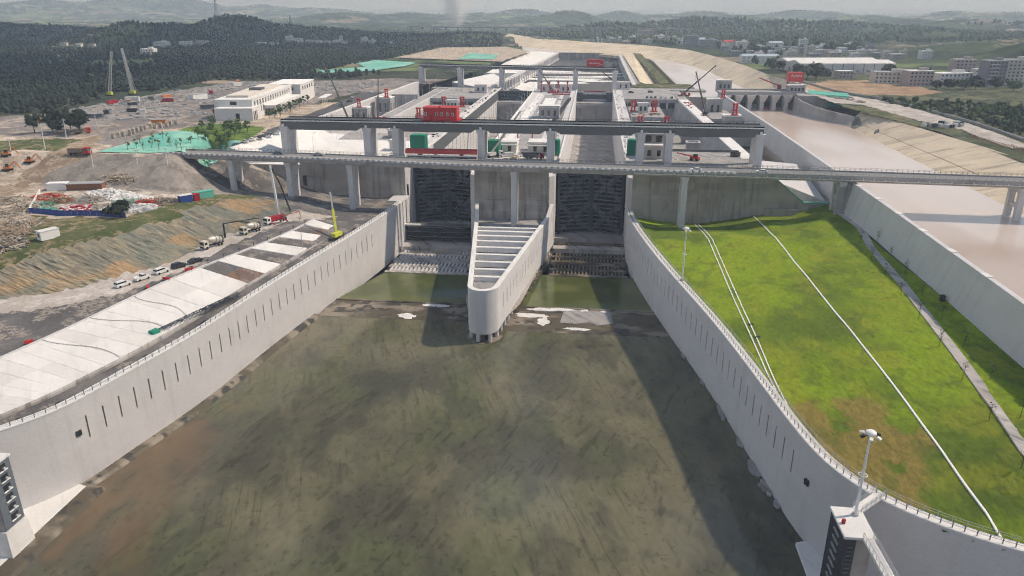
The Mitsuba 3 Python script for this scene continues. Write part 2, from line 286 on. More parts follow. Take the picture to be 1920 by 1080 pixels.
# far hills: x, y, top height above base, radii, and long axis turned by degrees
HILLS = [(-919,1489,43.9,110,119,32),(-901,1616,34.0,86,92,29),(-844,1758,50.6,117,125,26),(-771,1846,28.3,106,114,23),(-695,1929,19.5,123,132,20),(-540,1822,7.7,114,122,17),(-1396,1828,28.8,168,181,37),(-1432,1670,34.6,146,157,41),(-1542,2217,8.9,161,174,35),(-281,1727,17.8,105,79,9),(-455,1845,7.3,139,104,14),(-4735,6448,132.7,797,514,36),(-4514,7202,182.2,621,401,32),(-3974,7287,163.6,551,356,29),(-4861,5711,118.2,598,386,40),(-2885,7462,87.2,797,429,21),(-3652,8226,110.7,538,289,24),(-1442,4368,50.9,336,217,18),(-1193,4856,49.1,399,257,14),(-736,4946,49.0,299,193,8),(-508,5577,78.3,260,168,5),(-138,3697,58.5,172,130,2),(-281,3790,39.1,227,171,4),(167,5197,61.3,207,134,-2),(421,4982,49.3,232,150,-5),(721,5553,54.1,298,192,-7),(1352,5846,67.8,279,180,-13),(1560,5794,53.8,279,180,-15),(803,4428,40.7,329,212,-10),(1370,4286,36.8,329,212,-18),(2167,5164,55.5,223,144,-23),(2324,4874,50.5,287,185,-25),(2553,4872,56.3,329,212,-28),(30,2300,30.2,138,118,-1),(180,2494,30.7,133,114,-4),(304,2582,36.1,138,119,-7),(467,2659,33.8,161,139,-10),(568,2435,29.1,149,129,-13),(751,2593,27.0,161,139,-16),(884,2551,12.3,161,139,-19),(848,2138,13.3,107,80,-22),(1311,2919,29.5,234,176,-24),(1317,3564,29.2,202,152,-20),(655,1065,51.6,125,134,-32),(543,979,36.4,67,72,-29),(853,1294,55.8,196,210,-33),(632,1305,19.3,116,112,-26)]
def bump(x,y,h): 
    cx,cy,top,ra,rb,rot = h
    c,s = math.cos(math.radians(rot)), math.sin(math.radians(rot))
    u,v = ((x-cx)*c+(y-cy)*s)/ra, (-(x-cx)*s+(y-cy)*c)/rb
    return top*np.exp(-(u*u+v*v))
def fractal(x,y,f,seed=0):
    return nfbm(np.stack([x*f,y*f,np.zeros_like(x)+seed],-1),5)
def far_height(x,y):
    x = np.atleast_1d(x); y = np.atleast_1d(y); z = 39.5 + 0*x; acc = 0*x
    for h in HILLS:
        b = bump(x,y,h); k = b > .3
        if np.any(k): acc[k] += (b[k]*(0.8+0.4*fractal(x[k],y[k],1/(0.9*h[4]),h[0]%7)))**3
    z = z + np.cbrt(acc)
    d = np.hypot(x,y)
    z = z + np.clip((d-1300)/1500,0,1)*26*(fractal(x,y,1/420.,3)-0.42)
    return z
def height(x,y):
    x = np.atleast_1d(np.asarray(x,float)); y = np.atleast_1d(np.asarray(y,float))
    n = _near(x,y); f = far_height(x,y)
    inside = (np.abs(x)<415)&(y>40)&(y<895)
    t = np.clip((np.maximum(np.abs(x)-380, y-860))/35,0,1)
    n = np.where(np.isnan(n), f, n)
    return np.where(inside, n*(1-t)+f*t, f)
# ---- END TERRAIN ----

# ---------- ground pieces ----------
REG = {
 'lawn': [(16, 60), (16, 338), (60, 340), (104.5, 336), (104.5, 60)],
 'berm_road': [(-169.3, 177.2), (-153.2, 185.7), (-141.0, 199.2), (-134.5, 216.9), (-131.7, 244.5), (-129.1, 267.2), (-125.5, 289.9), (-112.4, 296.5), (-110.1, 310.3), (-127.9, 309.8), (-133.4, 290.1), (-137.9, 270.5), (-142.0, 250.8), (-144.7, 225.1), (-149.6, 209.4), (-162.8, 196.9), (-178.9, 188.4)],
 'cut_slope': [(-233.6, 145.4), (-179.9, 187.4), (-162.8, 196.4), (-149.6, 208.9), (-144.5, 225.1), (-141.5, 250.7), (-137.4, 270.4), (-132.9, 290.1), (-130.1, 303.9), (-139.5, 319.1), (-155.4, 319.5), (-153.6, 313.5), (-156.9, 301.7), (-161.2, 270.1), (-164.0, 242.5), (-171.9, 224.9), (-180.3, 211.2), (-198.7, 188.0), (-223.5, 155.0)],
 'scrub_strip': [(-227.9, 174.9), (-198.7, 188.0), (-180.3, 211.2), (-171.9, 224.9), (-164.0, 242.5), (-161.2, 270.1), (-156.9, 301.7), (-153.6, 313.5), (-149.3, 323.3), (-165.2, 323.7), (-173.0, 290.3), (-174.4, 276.5), (-174.1, 253.7), (-190.9, 253.1), (-211.7, 253.7), (-197.4, 235.5), (-191.9, 219.5), (-197.1, 209.7), (-217.2, 199.4)],
 'yard_ground': [(-211.7, 253.7), (-174.1, 253.7), (-174.4, 276.5), (-171.0, 291.2), (-177.7, 300.3), (-199.6, 297.0), (-238.3, 296.1)],
 'dirt_road': [(-236.1, 234.6), (-241.8, 275.4), (-244.1, 299.2), (-241.8, 313.0), (-233.5, 324.7), (-249.5, 354), (-271.7, 411), (-276.9, 472), (-283.3, 560), (-333, 706), (-395, 725), (-395, 749), (-325.8, 738), (-301.8, 606), (-292.8, 503), (-288.2, 421), (-268.7, 374), (-258.9, 337), (-253.3, 323.3), (-254.7, 310.4), (-255.2, 293.6), (-252.3, 254.9)],
 'lawn_left': [(-232.3, 400), (-233.8, 418), (-213.6, 432), (-188.2, 420), (-179.4, 380), (-179.8, 366), (-191.5, 374)],
 'campus_road': [(-178.8, 332), (-177.5, 378), (-184.3, 415), (-185.5, 443), (-190.4, 516), (-192.8, 569), (-200.5, 682), (-184.5, 689), (-173.5, 518), (-172.0, 433), (-167.5, 379), (-167.8, 336)],
 'bund_road': [(192.4, 772), (204.9, 689), (227.6, 650), (237.8, 590), (241.6, 514), (242.8, 455), (234.5, 370), (230.8, 241.1), (223.9, 241.3), (229.2, 428), (227.2, 497), (215.9, 553), (205.7, 612), (174.4, 626), (166.8, 709)],
 'orange_field': [(186.2, 728), (237.1, 811), (282.0, 822), (303.2, 766), (303.7, 712), (267.1, 680), (222.8, 691), (191.1, 690)],
 'scrub_grass': [(-316.8, 358), (-283.8, 366), (-264.0, 367), (-254.1, 330), (-270.9, 333), (-280.3, 317.1)],
 'bank_grass': [(189.8, 612), (208.2, 594), (215.9, 553), (216.6, 509), (199.3, 526), (188.3, 556), (179.2, 586)],
 'work_site': [(-393, 447), (-362, 476), (-370, 572), (-365, 667), (-356, 724), (-322.3, 755), (-257.6, 764), (-211.1, 799), (-135.8, 797), (-73.7, 889), (-138.1, 891), (-145.3, 638), (-201.7, 640), (-215.4, 437), (-242.2, 403), (-236.6, 388), (-233.0, 344), (-249.5, 354), (-262.7, 379), (-283.8, 366), (-322.1, 379)],
}
REGMAT = {'lawn': 'lawn', 'berm_road': 'road_pale', 'cut_slope': 'cut_rock', 'scrub_strip': 'scrub', 'yard_ground': 'yard_ground', 'dirt_road': 'road_dirt', 'lawn_left': 'lawn_left', 'campus_road': 'asphalt',
          'bund_road': 'road_pale', 'orange_field': 'orange_soil', 'scrub_grass': 'scrub', 'bank_grass': 'scrub', 'work_site': 'site_ground', 'forest_floor': 'forest_floor', 'gravel_bank': 'gravel_dark', 'earth_mound': 'earth_grey', 'soil': 'soil', 'field_ground': 'field_right'}
HOLES = [Polygon([*[(x - 2.4, y) for x, y in WALL_L], (-178, 353), (-176, 420), (-174.5, 432), (-174.5, 740), (-160, 745), (-140, 905), (178, 905), (176, 690), (183, 640), (189, 600), (213, 500), (214, 60), (105.5, 60), (105.5, 338), (17.5, 338), *[(x + 1.4, y) for x, y in WALL_R[::-1]], (110, 40), (-170, 40), (-160, 113)])]
STEP = 2.0
gx, gy = np.meshgrid(np.arange(-416, 417, STEP), np.arange(60, 897, STEP))
gj = np.random.default_rng(3)
gz = height(gx, gy)
soft = nfbm(np.stack([gx * .08, gy * .08, 0 * gx], -1), 4, 5) - .5
def near_curve(pts, x, y):
    from shapely import distance, points, linestrings
    return distance(linestrings(pts), points(x, y))
amp = np.where((gx > 10) & (gx < 215), .25, 1.5) * np.clip((near_curve(WALL_L, gx, gy) - 27) / 10, .03, 1)
flatroad = contains_xy(Polygon(REG['berm_road']), gx, gy) | contains_xy(Polygon(REG['campus_road']), gx, gy) | contains_xy(Polygon(REG['bund_road']), gx, gy) | ((gx > -262) & (gx < -178) & (gy > 322) & (gy < 360))
gz = gz + soft * np.where(flatroad, .12, amp)
ridge = nfbm(np.stack([(gx * .42 + gy * .9) * .3, (gx * -.9 + gy * .42) * .07, 0 * gx], -1), 4, 9) - .5
gz += np.where(contains_xy(Polygon(REG['cut_slope']), gx, gy), ridge * 1.8, 0)
gz += np.where(contains_xy(Polygon(REG['lawn']).buffer(-3), gx, gy), (nfbm(np.stack([gx * .035, gy * .035, 0 * gx], -1), 3, 21) - .5) * .9, 0)
def ground_z(x, y):
    from scipy.ndimage import map_coordinates
    r = map_coordinates(gz, [[(y - 60) / STEP], [(x + 416) / STEP]], order=1, mode='nearest')
    return float(r[0]) if (abs(x) < 415 and 60 < y < 895) else float(height(np.array([x]), np.array([y]))[0])
ny, nx = gx.shape
ii = np.arange(nx * ny).reshape(ny, nx)
quads = np.stack([ii[:-1, :-1], ii[:-1, 1:], ii[1:, 1:], ii[1:, :-1]], -1).reshape(-1, 4)
cxx = (gx[:-1, :-1] + STEP / 2).ravel(); cyy = (gy[:-1, :-1] + STEP / 2).ravel()
wob = np.stack([nfbm(np.stack([cxx * .12, cyy * .12, 0 * cxx + k], -1), 3, 8) - .5 for k in (0, 9)], 1) * 7
wx, wy = cxx + wob[:, 0], cyy + wob[:, 1]
reg = np.full(len(quads), 'soil', object)
reg[(cxx > 104)] = 'field_ground'
reg[(cxx < -100) & ((cyy > 560 + 0 * cxx) | (cxx < -330)) & (cyy > 380)] = 'forest_floor'
reg[(cxx < -88) & (cxx > -200) & (cyy < 350)] = 'gravel_bank'
mnd = contains_xy(Polygon([(-250.7, 311.3), (-234.5, 324.7), (-180.9, 329.1), (-166.9, 332), (-159.5, 313.7), (-174.0, 292.3), (-205.4, 302.1), (-235.3, 296.0)]), wx, wy); reg[mnd] = 'earth_mound'
for n, poly in REG.items():
    hard = n in ('lawn', 'campus_road', 'bund_road', 'lawn_left')
    reg[contains_xy(Polygon(poly), *((cxx, cyy) if hard else (wx, wy)))] = n
keep = np.ones(len(quads), bool)
for h in HOLES: keep &= ~contains_xy(h, cxx, cyy)
vert = np.stack([gx.ravel(), gy.ravel(), gz.ravel()], 1)
def take(v, q):
    u, inv = np.unique(q, return_inverse=True); return v[u], inv.reshape(q.shape)
WORDS = {'lawn': 'sloping green lawn with yellowed dry patches between basin wall and river wall', 'cut_slope': 'steep bare cut slope streaked brown and grey-green above the berm road', 'dirt_road': 'rutted brown dirt road curving past the junkyard'}
for n in sorted(set(reg[keep])):
    struct(n, take(vert, quads[keep & (reg == n)]), REGMAT[n], smooth=True, label=WORDS.get(n))

# far land: one sheet in rings round the camera, out to the horizon
th = np.radians(np.linspace(-66, 66, 470)) + PSI
rr = np.concatenate([np.geomspace(820, 2900, 190), np.geomspace(2930, 15000, 150)])
tt, rad = np.meshgrid(th, rr)
fx, fy = -np.sin(tt) * rad, np.cos(tt) * rad
fz = far_height(fx, fy)
CANAL = Polygon([(-140, 880), (-128, 1410), (-165, 1640), (-250, 2100), (-240, 2120), (-150, 1850), (-110, 1730), (-60, 1665), (-5, 1565), (90, 1445), (150, 1275), (160, 1150), (172, 918), (172, 860)])
fz = fz - .35 + (nfbm(np.stack([fx * .11, fy * .11, 0 * fx], -1), 3, 31) - .5) * np.clip((rad - 1250) / 300, 0, 1) * 9
canal = contains_xy(CANAL, fx, fy); fz[canal] = np.minimum(fz[canal], 20)
fi = np.arange(fx.size).reshape(fx.shape)
fq = np.stack([fi[:-1, :-1], fi[1:, :-1], fi[1:, 1:], fi[:-1, 1:]], -1).reshape(-1, 4)
mx, my = fx.ravel()[fq].mean(1), fy.ravel()[fq].mean(1)
fk = ~((np.abs(mx) < 408) & (my < 888))
struct('far_hills', take(np.stack([fx.ravel(), fy.ravel(), fz.ravel()], 1), fq[fk]), 'far_land', smooth=True, label='wooded hills and pale fields fading into haze')
# plain ground under everything that no view shows, so that nothing floats in the void
mb = MB(); mb.box(-16000, 16000, -3000, 15000, -9, -6); struct('bedrock_ground', mb, 'gravel_dark')
mb = MB(); mb.strip([(-15900, y, 33) for y in (-2900, 12000)], [(-420, y, 33) for y in (-2900, 12000)], True); mb.strip([(420, y, 33) for y in (-2900, 12000)], [(15900, y, 33) for y in (-2900, 12000)], True); mb.strip([(-420, y, 33) for y in (-2900, 20)], [(420, y, 33) for y in (-2900, 20)], True)
struct('outer_ground', mb, 'field_right')

# ---------- canal basin ----------
from scipy.interpolate import CubicSpline
def curve(pts, step=1.0):
    pts = np.asarray(pts, float); d = np.r_[0, np.cumsum(np.hypot(*np.diff(pts, axis=0).T))]
    cs = CubicSpline(d, pts); s = np.linspace(0, d[-1], int(d[-1] / step) + 1); return s, cs(s), cs
sl, CL, csL = curve(WALL_L); sr, CR, csR = curve(WALL_R)
mb = MB(); west, east = [tuple(q) for q in CL[::4] if q[1] < 249], [tuple(q) for q in CR[::4] if q[1] < 249]
mb.prism([(-150, 60), *west, (-99, 249), (28.4, 249), *east[::-1], (92, 60)], -3, 0); struct('canal_water', mb, 'water_basin', label='shallow murky olive water over streaked silt in the wide canal basin')
mb = MB(); mb.prism([(-99, 265.9), (-44, 265.9), (-46, 301), (-88, 301)], -3, -.15); struct('green_bay_water', mb, 'water_green', label='still green water in the left bay below the slotted sill')
mb = MB(); mb.prism([(-27, 265.9), (27, 265.9), (20.5, 304), (-22, 304)], -3, -.15); struct('dark_bay_water', mb, 'water_green', label='dark green water in the right bay below the slotted sill')
mb = MB(); mb.box(-100, -40, 249, 266, -2, .06); mb.box(-100, -40, 265.2, 266.2, -2, .35)
t = thing('sill_strip', 'wet brown concrete sill strip across the left bay with one white dry patch', 'sill'); part(t, 'slab', mb, 'sill_wet')
def blob(cx, cy, rx, ry, seed, n=34):
    a = np.linspace(0, 2 * math.pi, n, endpoint=False); q = nfbm(np.stack([np.cos(a) * 1.9 + seed, np.sin(a) * 1.9, 0 * a], -1), 3, seed)
    r = .45 + 1.1 * q; return np.stack([cx + rx * r * np.cos(a), cy + ry * r * np.sin(a)], 1)
for k, (x, y, rx, ry) in enumerate([(-66.6, 251.8, 3.6, 2.2), (-60.3, 263.6, 3.0, 1.5), (-56, 263.4, 3, 1.5)]):
    mb = MB(); mb.prism(blob(x, y, rx, ry, 3 + k), 0, .075 if k == 0 else .12); part(t, 'dry_patch', mb, 'concrete_white')
mb = MB(); mb.box(-32, 34, 242.5, 266, -2, .05); mb.box(-32, 34, 265.2, 266.2, -2, .3)
t = thing('sill_strip', 'wet concrete sill strip across the right bay with pale dry slab and white patches', 'sill'); part(t, 'slab', mb, 'sill_wet')
mb = MB(); mb.prism([(-9.5, 252), (-8.6, 264.3), (8.8, 263.8), (9.8, 253), (4, 250.5), (1, 253.5), (-4, 251.2)], 0, .09); part(t, 'dry_slab', mb, 'concrete_grey')
for k, (x, y, rx, ry) in enumerate([(-20, 257.5, 6, 2.2), (-15.5, 252, 2.2, 3.6), (-17, 263.3, 5.5, 1.4), (-10, 264, 5, 1.2), (-2.5, 246.5, 4.5, 1.3), (-1, 263.9, 1.8, 1.0), (6.5, 263.6, 1.2, 1.2)]):
    mb = MB(); mb.prism(blob(x, y, rx, ry, 13 + k), 0, .115 if y < 262 else .33); part(t, 'dry_patch', mb, 'concrete_white')
# slotted sills: floors with rows of slots between low bars
def slotted(label, x0, x1, y0, y1, skew, mat, bar_mat):
    t = thing('slotted_sill', label, 'sill'); n = 19; w = (x1 - x0) / n; rows = [0, .22, .26, .46, .62, .80, .84, 1.0]
    mb = MB(); mb.box(x0 - 2, x1 + 2, y0, y1, -5, -3.4); part(t, 'slot_bed', mb, 'concrete_raw')
    for a, b in ((-.03, .05), (.20, .29), (.44, .64), (.78, .86), (.97, 1.03)):
        mb = MB(); mb.box(x0 - 2, x1 + 2, y0 + a * (y1 - y0), y0 + b * (y1 - y0), -3.4, .12); part(t, 'cross_beam', mb, mat)
    for a, b in ((.05, .20), (.29, .44), (.64, .78), (.86, .97)):
        for k in range(n + 1):
            x = x0 + k * w; mb = MB(); mb.obox((x, y0 + (a + b) / 2 * (y1 - y0), -1.65), (w * .5, (b - a) * (y1 - y0) + .02, 3.5 + .02 * (k % 3)), 0); part(t, 'slot_bar', mb, bar_mat)
slotted('slotted concrete sill in the left bay, pale bars half dry above green water', -86.5, -53.5, 301, 332.5, 0, 'concrete_stained', 'concrete_light')
slotted('dark wet slotted concrete sill in the right bay under the mitre gate', -15, 15, 304, 335.5, 0, 'sill_wet', 'sill_bar')
mb = MB(); mb.box(-89.5, -55, 332.5, 352, -2, 1.6); mb.box(-90.5, -56.5, 352, 373, -2, 3.6); t = thing('gate_sill', 'brown stained concrete gate sill step in the left bay', 'sill'); part(t, 'step', mb, 'concrete_stained')
mb = MB(); mb.prism(blob(-79, 329.5, 4, 2, 40), 0, .3); part(t, 'silt_heap', mb, 'soil'); mb = MB(); mb.prism(blob(-68, 329.6, 6, 2.2, 41), 0, .35); part(t, 'silt_heap', mb, 'soil')
t = thing('gate_sill', 'pale concrete gate sill step with a dark drift line in the right bay', 'sill'); mb = MB(); mb.box(-17, 16.5, 335.5, 341, -2, 2.1); part(t, 'step', mb, 'concrete_stained'); mb = MB(); mb.box(-17, 16.5, 341, 347, -2, 1.9); part(t, 'gutter', mb, 'sill_wet'); mb = MB(); mb.prism([(-17, 347), (16.5, 347), (16.5, 356), (0, 361), (-17, 356)], -2, 3.8); part(t, 'apron', mb, 'concrete_grey')
mb = MB()
for k in range(70):
    x = rng.uniform(-16, 15.5); mb.tube((x, 341.5 + rng.uniform(0, 2.5), 2.25 + rng.uniform(-.1, .2)), (x + rng.uniform(-1.5, 1.5), 341.3 + rng.uniform(0, 3), 2.2), .09, n=4)
part(t, 'driftwood', mb, 'wood', kind='stuff')

# ---------- approach walls ----------
ZW = 21.5
def approach_wall(name, label, cs, s_end, side, slots, zs0=11.0, zs1=16.9, z1=ZW, th=2.2, w=.42, mat='concrete_light', coping=True):
    """side +1: the face looks to the right of the running direction (increasing s)."""
    t = thing(name, label, 'wall'); edges = [0.]
    for s in slots: edges += [s - w / 2, s + w / 2]
    edges.append(s_end); ss, is_slot = [], []
    for a, b, k in zip(edges[:-1], edges[1:], [0, 1] * len(slots) + [0]):
        n = 1 if k else max(1, int((b - a) / 1.5))
        for q in np.linspace(a, b, n + 1)[:-1]: ss.append(q); is_slot.append(k)
    ss.append(s_end); ss = np.array(ss); p = cs(ss); d = cs(ss, 1); d /= np.linalg.norm(d, axis=1)[:, None]; nrm = np.stack([d[:, 1], -d[:, 0]], 1) * side
    z1v = np.broadcast_to(z1(ss) if callable(z1) else z1, len(ss)).astype(float)
    face = MB(); Zs = [np.full(len(ss), -2.), np.full(len(ss), zs0), np.full(len(ss), zs1), z1v]; sm = MB()
    for r in range(3):
        lo, hi = np.column_stack([p, Zs[r]]), np.column_stack([p, Zs[r + 1]]); i = np.array([k for k in range(len(ss) - 1) if not (r == 1 and is_slot[k])])
        q = np.stack([i, i + 1, i + 1 + len(ss), i + len(ss)], 1); face.add(np.vstack([lo, hi]), q if side > 0 else q[:, ::-1])
    bk = p - nrm * th; face.strip(np.column_stack([bk, Zs[0]]), np.column_stack([bk, z1v]), side > 0); face.strip(np.column_stack([p, z1v]), np.column_stack([bk, z1v]), side < 0)
    for e in (0, -1): face.add([(*p[e], -2), (*bk[e], -2), (*bk[e], z1v[e]), (*p[e], z1v[e])], [[0, 1, 2, 3]])
    part(t, 'face', face, mat)
    for k in range(len(ss) - 1):
        if is_slot[k]:
            a, b, c, e = p[k], p[k + 1], p[k + 1] - nrm[k] * 1.9, p[k] - nrm[k] * 1.9; mb = MB()
            v = [(*a, zs0), (*b, zs0), (*c, zs0), (*e, zs0), (*a, zs1), (*b, zs1), (*c, zs1), (*e, zs1)]; mb.add(v, [[2, 3, 7, 6], [0, 3, 7, 4], [1, 2, 6, 5], [0, 1, 2, 3], [4, 5, 6, 7]]); part(t, 'slot', mb, 'concrete_raw')
    if coping:
        o, i2 = p + nrm * .12, p - nrm * (th + .1); mb = MB(); zt = z1v + .28
        A, Bq = np.column_stack([o, zt]), np.column_stack([i2, zt]); A0, B0 = np.column_stack([o, z1v + .004]), np.column_stack([i2, z1v + .004])
        mb.strip(A, Bq, side < 0); mb.strip(A0, A, side < 0); mb.strip(B0, Bq, side > 0); part(t, 'coping', mb, 'concrete_white')
    return t, ss, p, nrm, z1v
def railing(label, cs, s0, s1, off, side, zfn, gap=2.4, h=1.15, mat='rail_grey', name='guard_rail'):
    t = thing(name, label, 'railing', 'railings along the approach walls'); n = int((s1 - s0) / gap); s = np.linspace(s0, s1, n + 1); p = cs(s); d = cs(s, 1); d /= np.linalg.norm(d, axis=1)[:, None]; q = p + np.stack([d[:, 1], -d[:, 0]], 1) * side * off
    z = np.array([zfn(a) for a in s]); mb = MB()
    for a, b in zip(q, z): mb.box(a[0] - .07, a[0] + .07, a[1] - .07, a[1] + .07, b, b + h)
    part(t, 'posts', mb, mat, kind='stuff')
    for hh in (h, h * .55):
        mb = MB()
        for k in range(n): mb.bar((*q[k], z[k] + hh), (*q[k + 1], z[k + 1] + hh), .055)
        part(t, 'rail', mb, mat)
L0 = sl[-1]; s_at = lambda C, s, y: s[np.argmin(abs(C[:, 1] - y))]
slotsL = [s_at(CL, sl, 144.) + 4.95 * k for k in range(33)]
approach_wall('approach_wall', 'long pale curved approach wall with dark slots on the left of the basin', csL, L0, 1, slotsL)
slotsR = [s_at(CR, sr, 146.5) + 4.95 * k for k in range(36)]
ir = s_at(CR, sr, 146.5); approach_wall('approach_wall', 'long grey curved approach wall with dark slots on the right of the basin, in shade', csR, sr[-1], -1, slotsR)
railing('dark railing on top of the left approach wall', csL, 0, L0 - 16, -.4, 1, lambda s: ZW + .28, mat='steel_grey')
railing('railing on the basin edge of the right approach wall, over white coping', csR, 0, sr[-1] - 4, -.5, -1, lambda s: ZW + .28, gap=1.9, mat='steel_grey')
railing('thin yellowish railing on the lawn side of the right approach wall', csR, 0, sr[-1] - 4, -2.5, -1, lambda s: ZW + .1, mat='rail_grey')
# small square hatches near the flared ends
for (x, y, z), lab, rz in (((-118.25, 141.4, 13.6), 'small dark square hatch on the left approach wall', 1.1), ((47.7, 139.6, 13.6), 'small dark square hatch on the right approach wall', 1.9)):
    mb = MB(); mb.obox((x, y, z), (1.3, .7, 1.3), rz); k = single('wall_hatch', mb, 'steel_dark', lab, 'hatch')
# tall joint grooves by the left gate
# ledges and aprons at the feet
i = [k for k in range(len(CL)) if 139 < CL[k, 1] < 249]; a = CL[i]; mb = MB()
mb.strip([(x + .05, y, .9) for x, y in a], [(x + 2.0, y, .75) for x, y in a], True); mb.strip([(x + 2.0, y, .75) for x, y in a], [(x + 3.2, y, -.6) for x, y in a], True)
mb.strip([(-117, y, .9) for y in (60, 100, 139)], [(-113.2, y, .75) for y in (60, 100, 139)], True); mb.strip([(-113.2, y, .75) for y in (60, 100, 139)], [(-112, y, -.6) for y in (60, 100, 139)], True)
single('foot_ledge', mb, 'sill_wet', 'brown stained concrete ledge at the waterline under the left approach wall', 'ledge')
mb = MB(); mb.prism([(-117, 60), (-117, 138.5), (-119.5, 139), *[tuple(q) for q in CL[::3] if q[1] < 138][::-1], (-150, 60)], -1, 1.0); struct('apron_slab', mb, 'concrete_white', label='white concrete apron beside the left mooring tower')
mb = MB(); mb.prism([(46.2, 60), (46.2, 136), (49, 137), *[tuple(q) for q in CR[::3] if q[1] < 136][::-1], (92, 60)], -1, .8); struct('apron_slab', mb, 'concrete_white', label='pale concrete apron below the right mooring tower')
for k, (y, L, w) in enumerate([(150, 3, .9), (157, 5, 1.5), (164, 6, 1.6), (176, 4, 1.0), (192, 7, 1.0), (209, 3, .8), (228, 4, .8)]):
    q = CR[np.argmin(abs(CR[:, 1] - y))]; mb = MB(); mb.prism(blob(q[0] - w * .3, y, w, L * .6, 60 + k, 22), -1, .6)
    single('foot_apron', mb, 'concrete_stained' if k % 2 else 'concrete_grey', f'broken concrete patch at the foot of the right approach wall, {ORD[k]} from the camera', 'concrete patch', 'broken patches along the right wall foot')
# twin dark expansion joints on the right wall near the tower
# ---------- middle pier ----------
t = thing('divider_pier', 'tall white wedge-shaped pier on stilts dividing the two bays, open on top with cross beams', 'pier')
tip = [(-35.4 + 5.4 * math.cos(a), 237.2 + 6.2 * math.sin(a)) for a in np.linspace(math.pi, 2 * math.pi, 19)]
outer = [(-53.6, 338), (-49.3, 305), (-45, 271), *tip, (-25.7, 271), (-21.4, 305), (-17.1, 338)]
so, CO, csO = curve(outer, .8)
from scipy.interpolate import interp1d
dd = np.r_[0, np.cumsum(np.hypot(*np.diff(np.array(outer), axis=0).T))]
class Lin:
    def __init__(s, d, p): s.f = interp1d(d, np.asarray(p), axis=0, fill_value='extrapolate')
    def __call__(s, x, nu=0): return s.f(x) if nu == 0 else (s.f(np.asarray(x) + .3) - s.f(np.asarray(x) - .3)) / .6
cso = Lin(dd, outer); Lp = dd[-1]; sA, sB = dd[3], dd[-4]
def ztop(s): return 19 + 3.6 * np.clip((14 - np.minimum(s, Lp - s + 4)) / 9, 0, 1)
slotsP = [8 + 5.2 * k for k in range(int((sA - 6) / 5.2))] + [sB + 6 + 5.2 * k for k in range(int((Lp - sB - 10) / 5.2))]
def pier_face():
    key = t; ss, p, edges = None, None, None
    e = [0.]; k2 = []
    for s in slotsP: e += [s - .25, s + .25]
    e.append(Lp); S, K = [], []
    for a, b, k in zip(e[:-1], e[1:], [0, 1] * len(slotsP) + [0]):
        for q in np.linspace(a, b, (1 if k else max(1, int((b - a) / .9))) + 1)[:-1]: S.append(q); K.append(k)
    S.append(Lp); S = np.array(S); p = cso(S); d = cso(S, 1); d /= np.linalg.norm(d, axis=1)[:, None]; n = np.stack([-d[:, 1], d[:, 0]], 1) * -1
    z1 = ztop(S); Z = [np.full(len(S), 3.2), np.full(len(S), 9.), np.full(len(S), 14.5), z1]; f = MB()
    for r in range(3):
        i = np.array([k for k in range(len(S) - 1) if not (r == 1 and K[k])]); q = np.stack([i, i + 1, i + 1 + len(S), i + len(S)], 1); f.add(np.vstack([np.column_stack([p, Z[r]]), np.column_stack([p, Z[r + 1]])]), q)
    bk = p - n * 1.5; f.strip(np.column_stack([bk, Z[0]]), np.column_stack([bk, z1]), True); f.strip(np.column_stack([p, Z[0]]), np.column_stack([bk, Z[0]]), True)
    part(t, 'shell', f, 'concrete_light', smooth=35)
    c = MB(); o = p + n * .1; i2 = bk - n * .1; c.strip(np.column_stack([o, z1 + .25]), np.column_stack([i2, z1 + .25])); c.strip(np.column_stack([o, z1 + .004]), np.column_stack([o, z1 + .25])); c.strip(np.column_stack([i2, z1 + .004]), np.column_stack([i2, z1 + .25]), True); c.strip(np.column_stack([o, z1 + .004]), np.column_stack([i2, z1 + .004]), True); part(t, 'coping', c, 'concrete_white')
    for k in range(len(S) - 1):
        if K[k]:
            a, b = p[k] , p[k + 1]; c_, e_ = b - n[k] * 1.4, a - n[k] * 1.4; mb = MB(); mb.add([(*a, 9), (*b, 9), (*c_, 9), (*e_, 9), (*a, 14.5), (*b, 14.5), (*c_, 14.5), (*e_, 14.5)], [[2, 3, 7, 6], [0, 3, 7, 4], [1, 2, 6, 5], [0, 1, 2, 3], [4, 5, 6, 7]]); part(t, 'slot', mb, 'concrete_raw')
    return S, p, n
S, pp, pn = pier_face()
xl = lambda y: np.interp(y, [238, 271, 305, 338], [-40.6, -45, -49.3, -53.6]) + 1.5; xr = lambda y: np.interp(y, [238, 271, 305, 338], [-30.2, -25.7, -21.4, -17.1]) - 1.5
ys = [248.5, 256.6, 265.2, 274.2, 283.4, 291.9, 299.5, 306.5, 312.3]
for k, y in enumerate(ys):
    mb = MB(); mb.prism([(xl(y - .9), y - .9), (xr(y - .9), y - .9), (xr(y + .9), y + .9), (xl(y + .9), y + .9)], 16.2, 18.2); part(t, 'cross_beam', mb, 'concrete_white')
    y2 = ys[k + 1] - .9 if k < 8 else 337.6
    mb = MB(); mb.prism([(xl(y + .9), y + .9), (xr(y + .9), y + .9), (xr(y2), y2), (xl(y2), y2)], 14.2, 15.6 - .2 * (k % 2)); part(t, 'floor_slab', mb, 'concrete_grey')
mb = MB(); mb.prism([(xl(247.6), 247.6), (xr(247.6), 247.6), (-31.7, 238), (-33.2, 234.2), (-37.6, 234.2), (-39.1, 238)], 15, 16.4); part(t, 'floor_slab', mb, 'concrete_grey')
mb = MB(); mb.prism([(x + nx_ * .8, y + ny_ * .8) for (x, y), (nx_, ny_) in zip(pp[::2], pn[::2])], -2, .22); part(t, 'footing', mb, 'sill_wet')
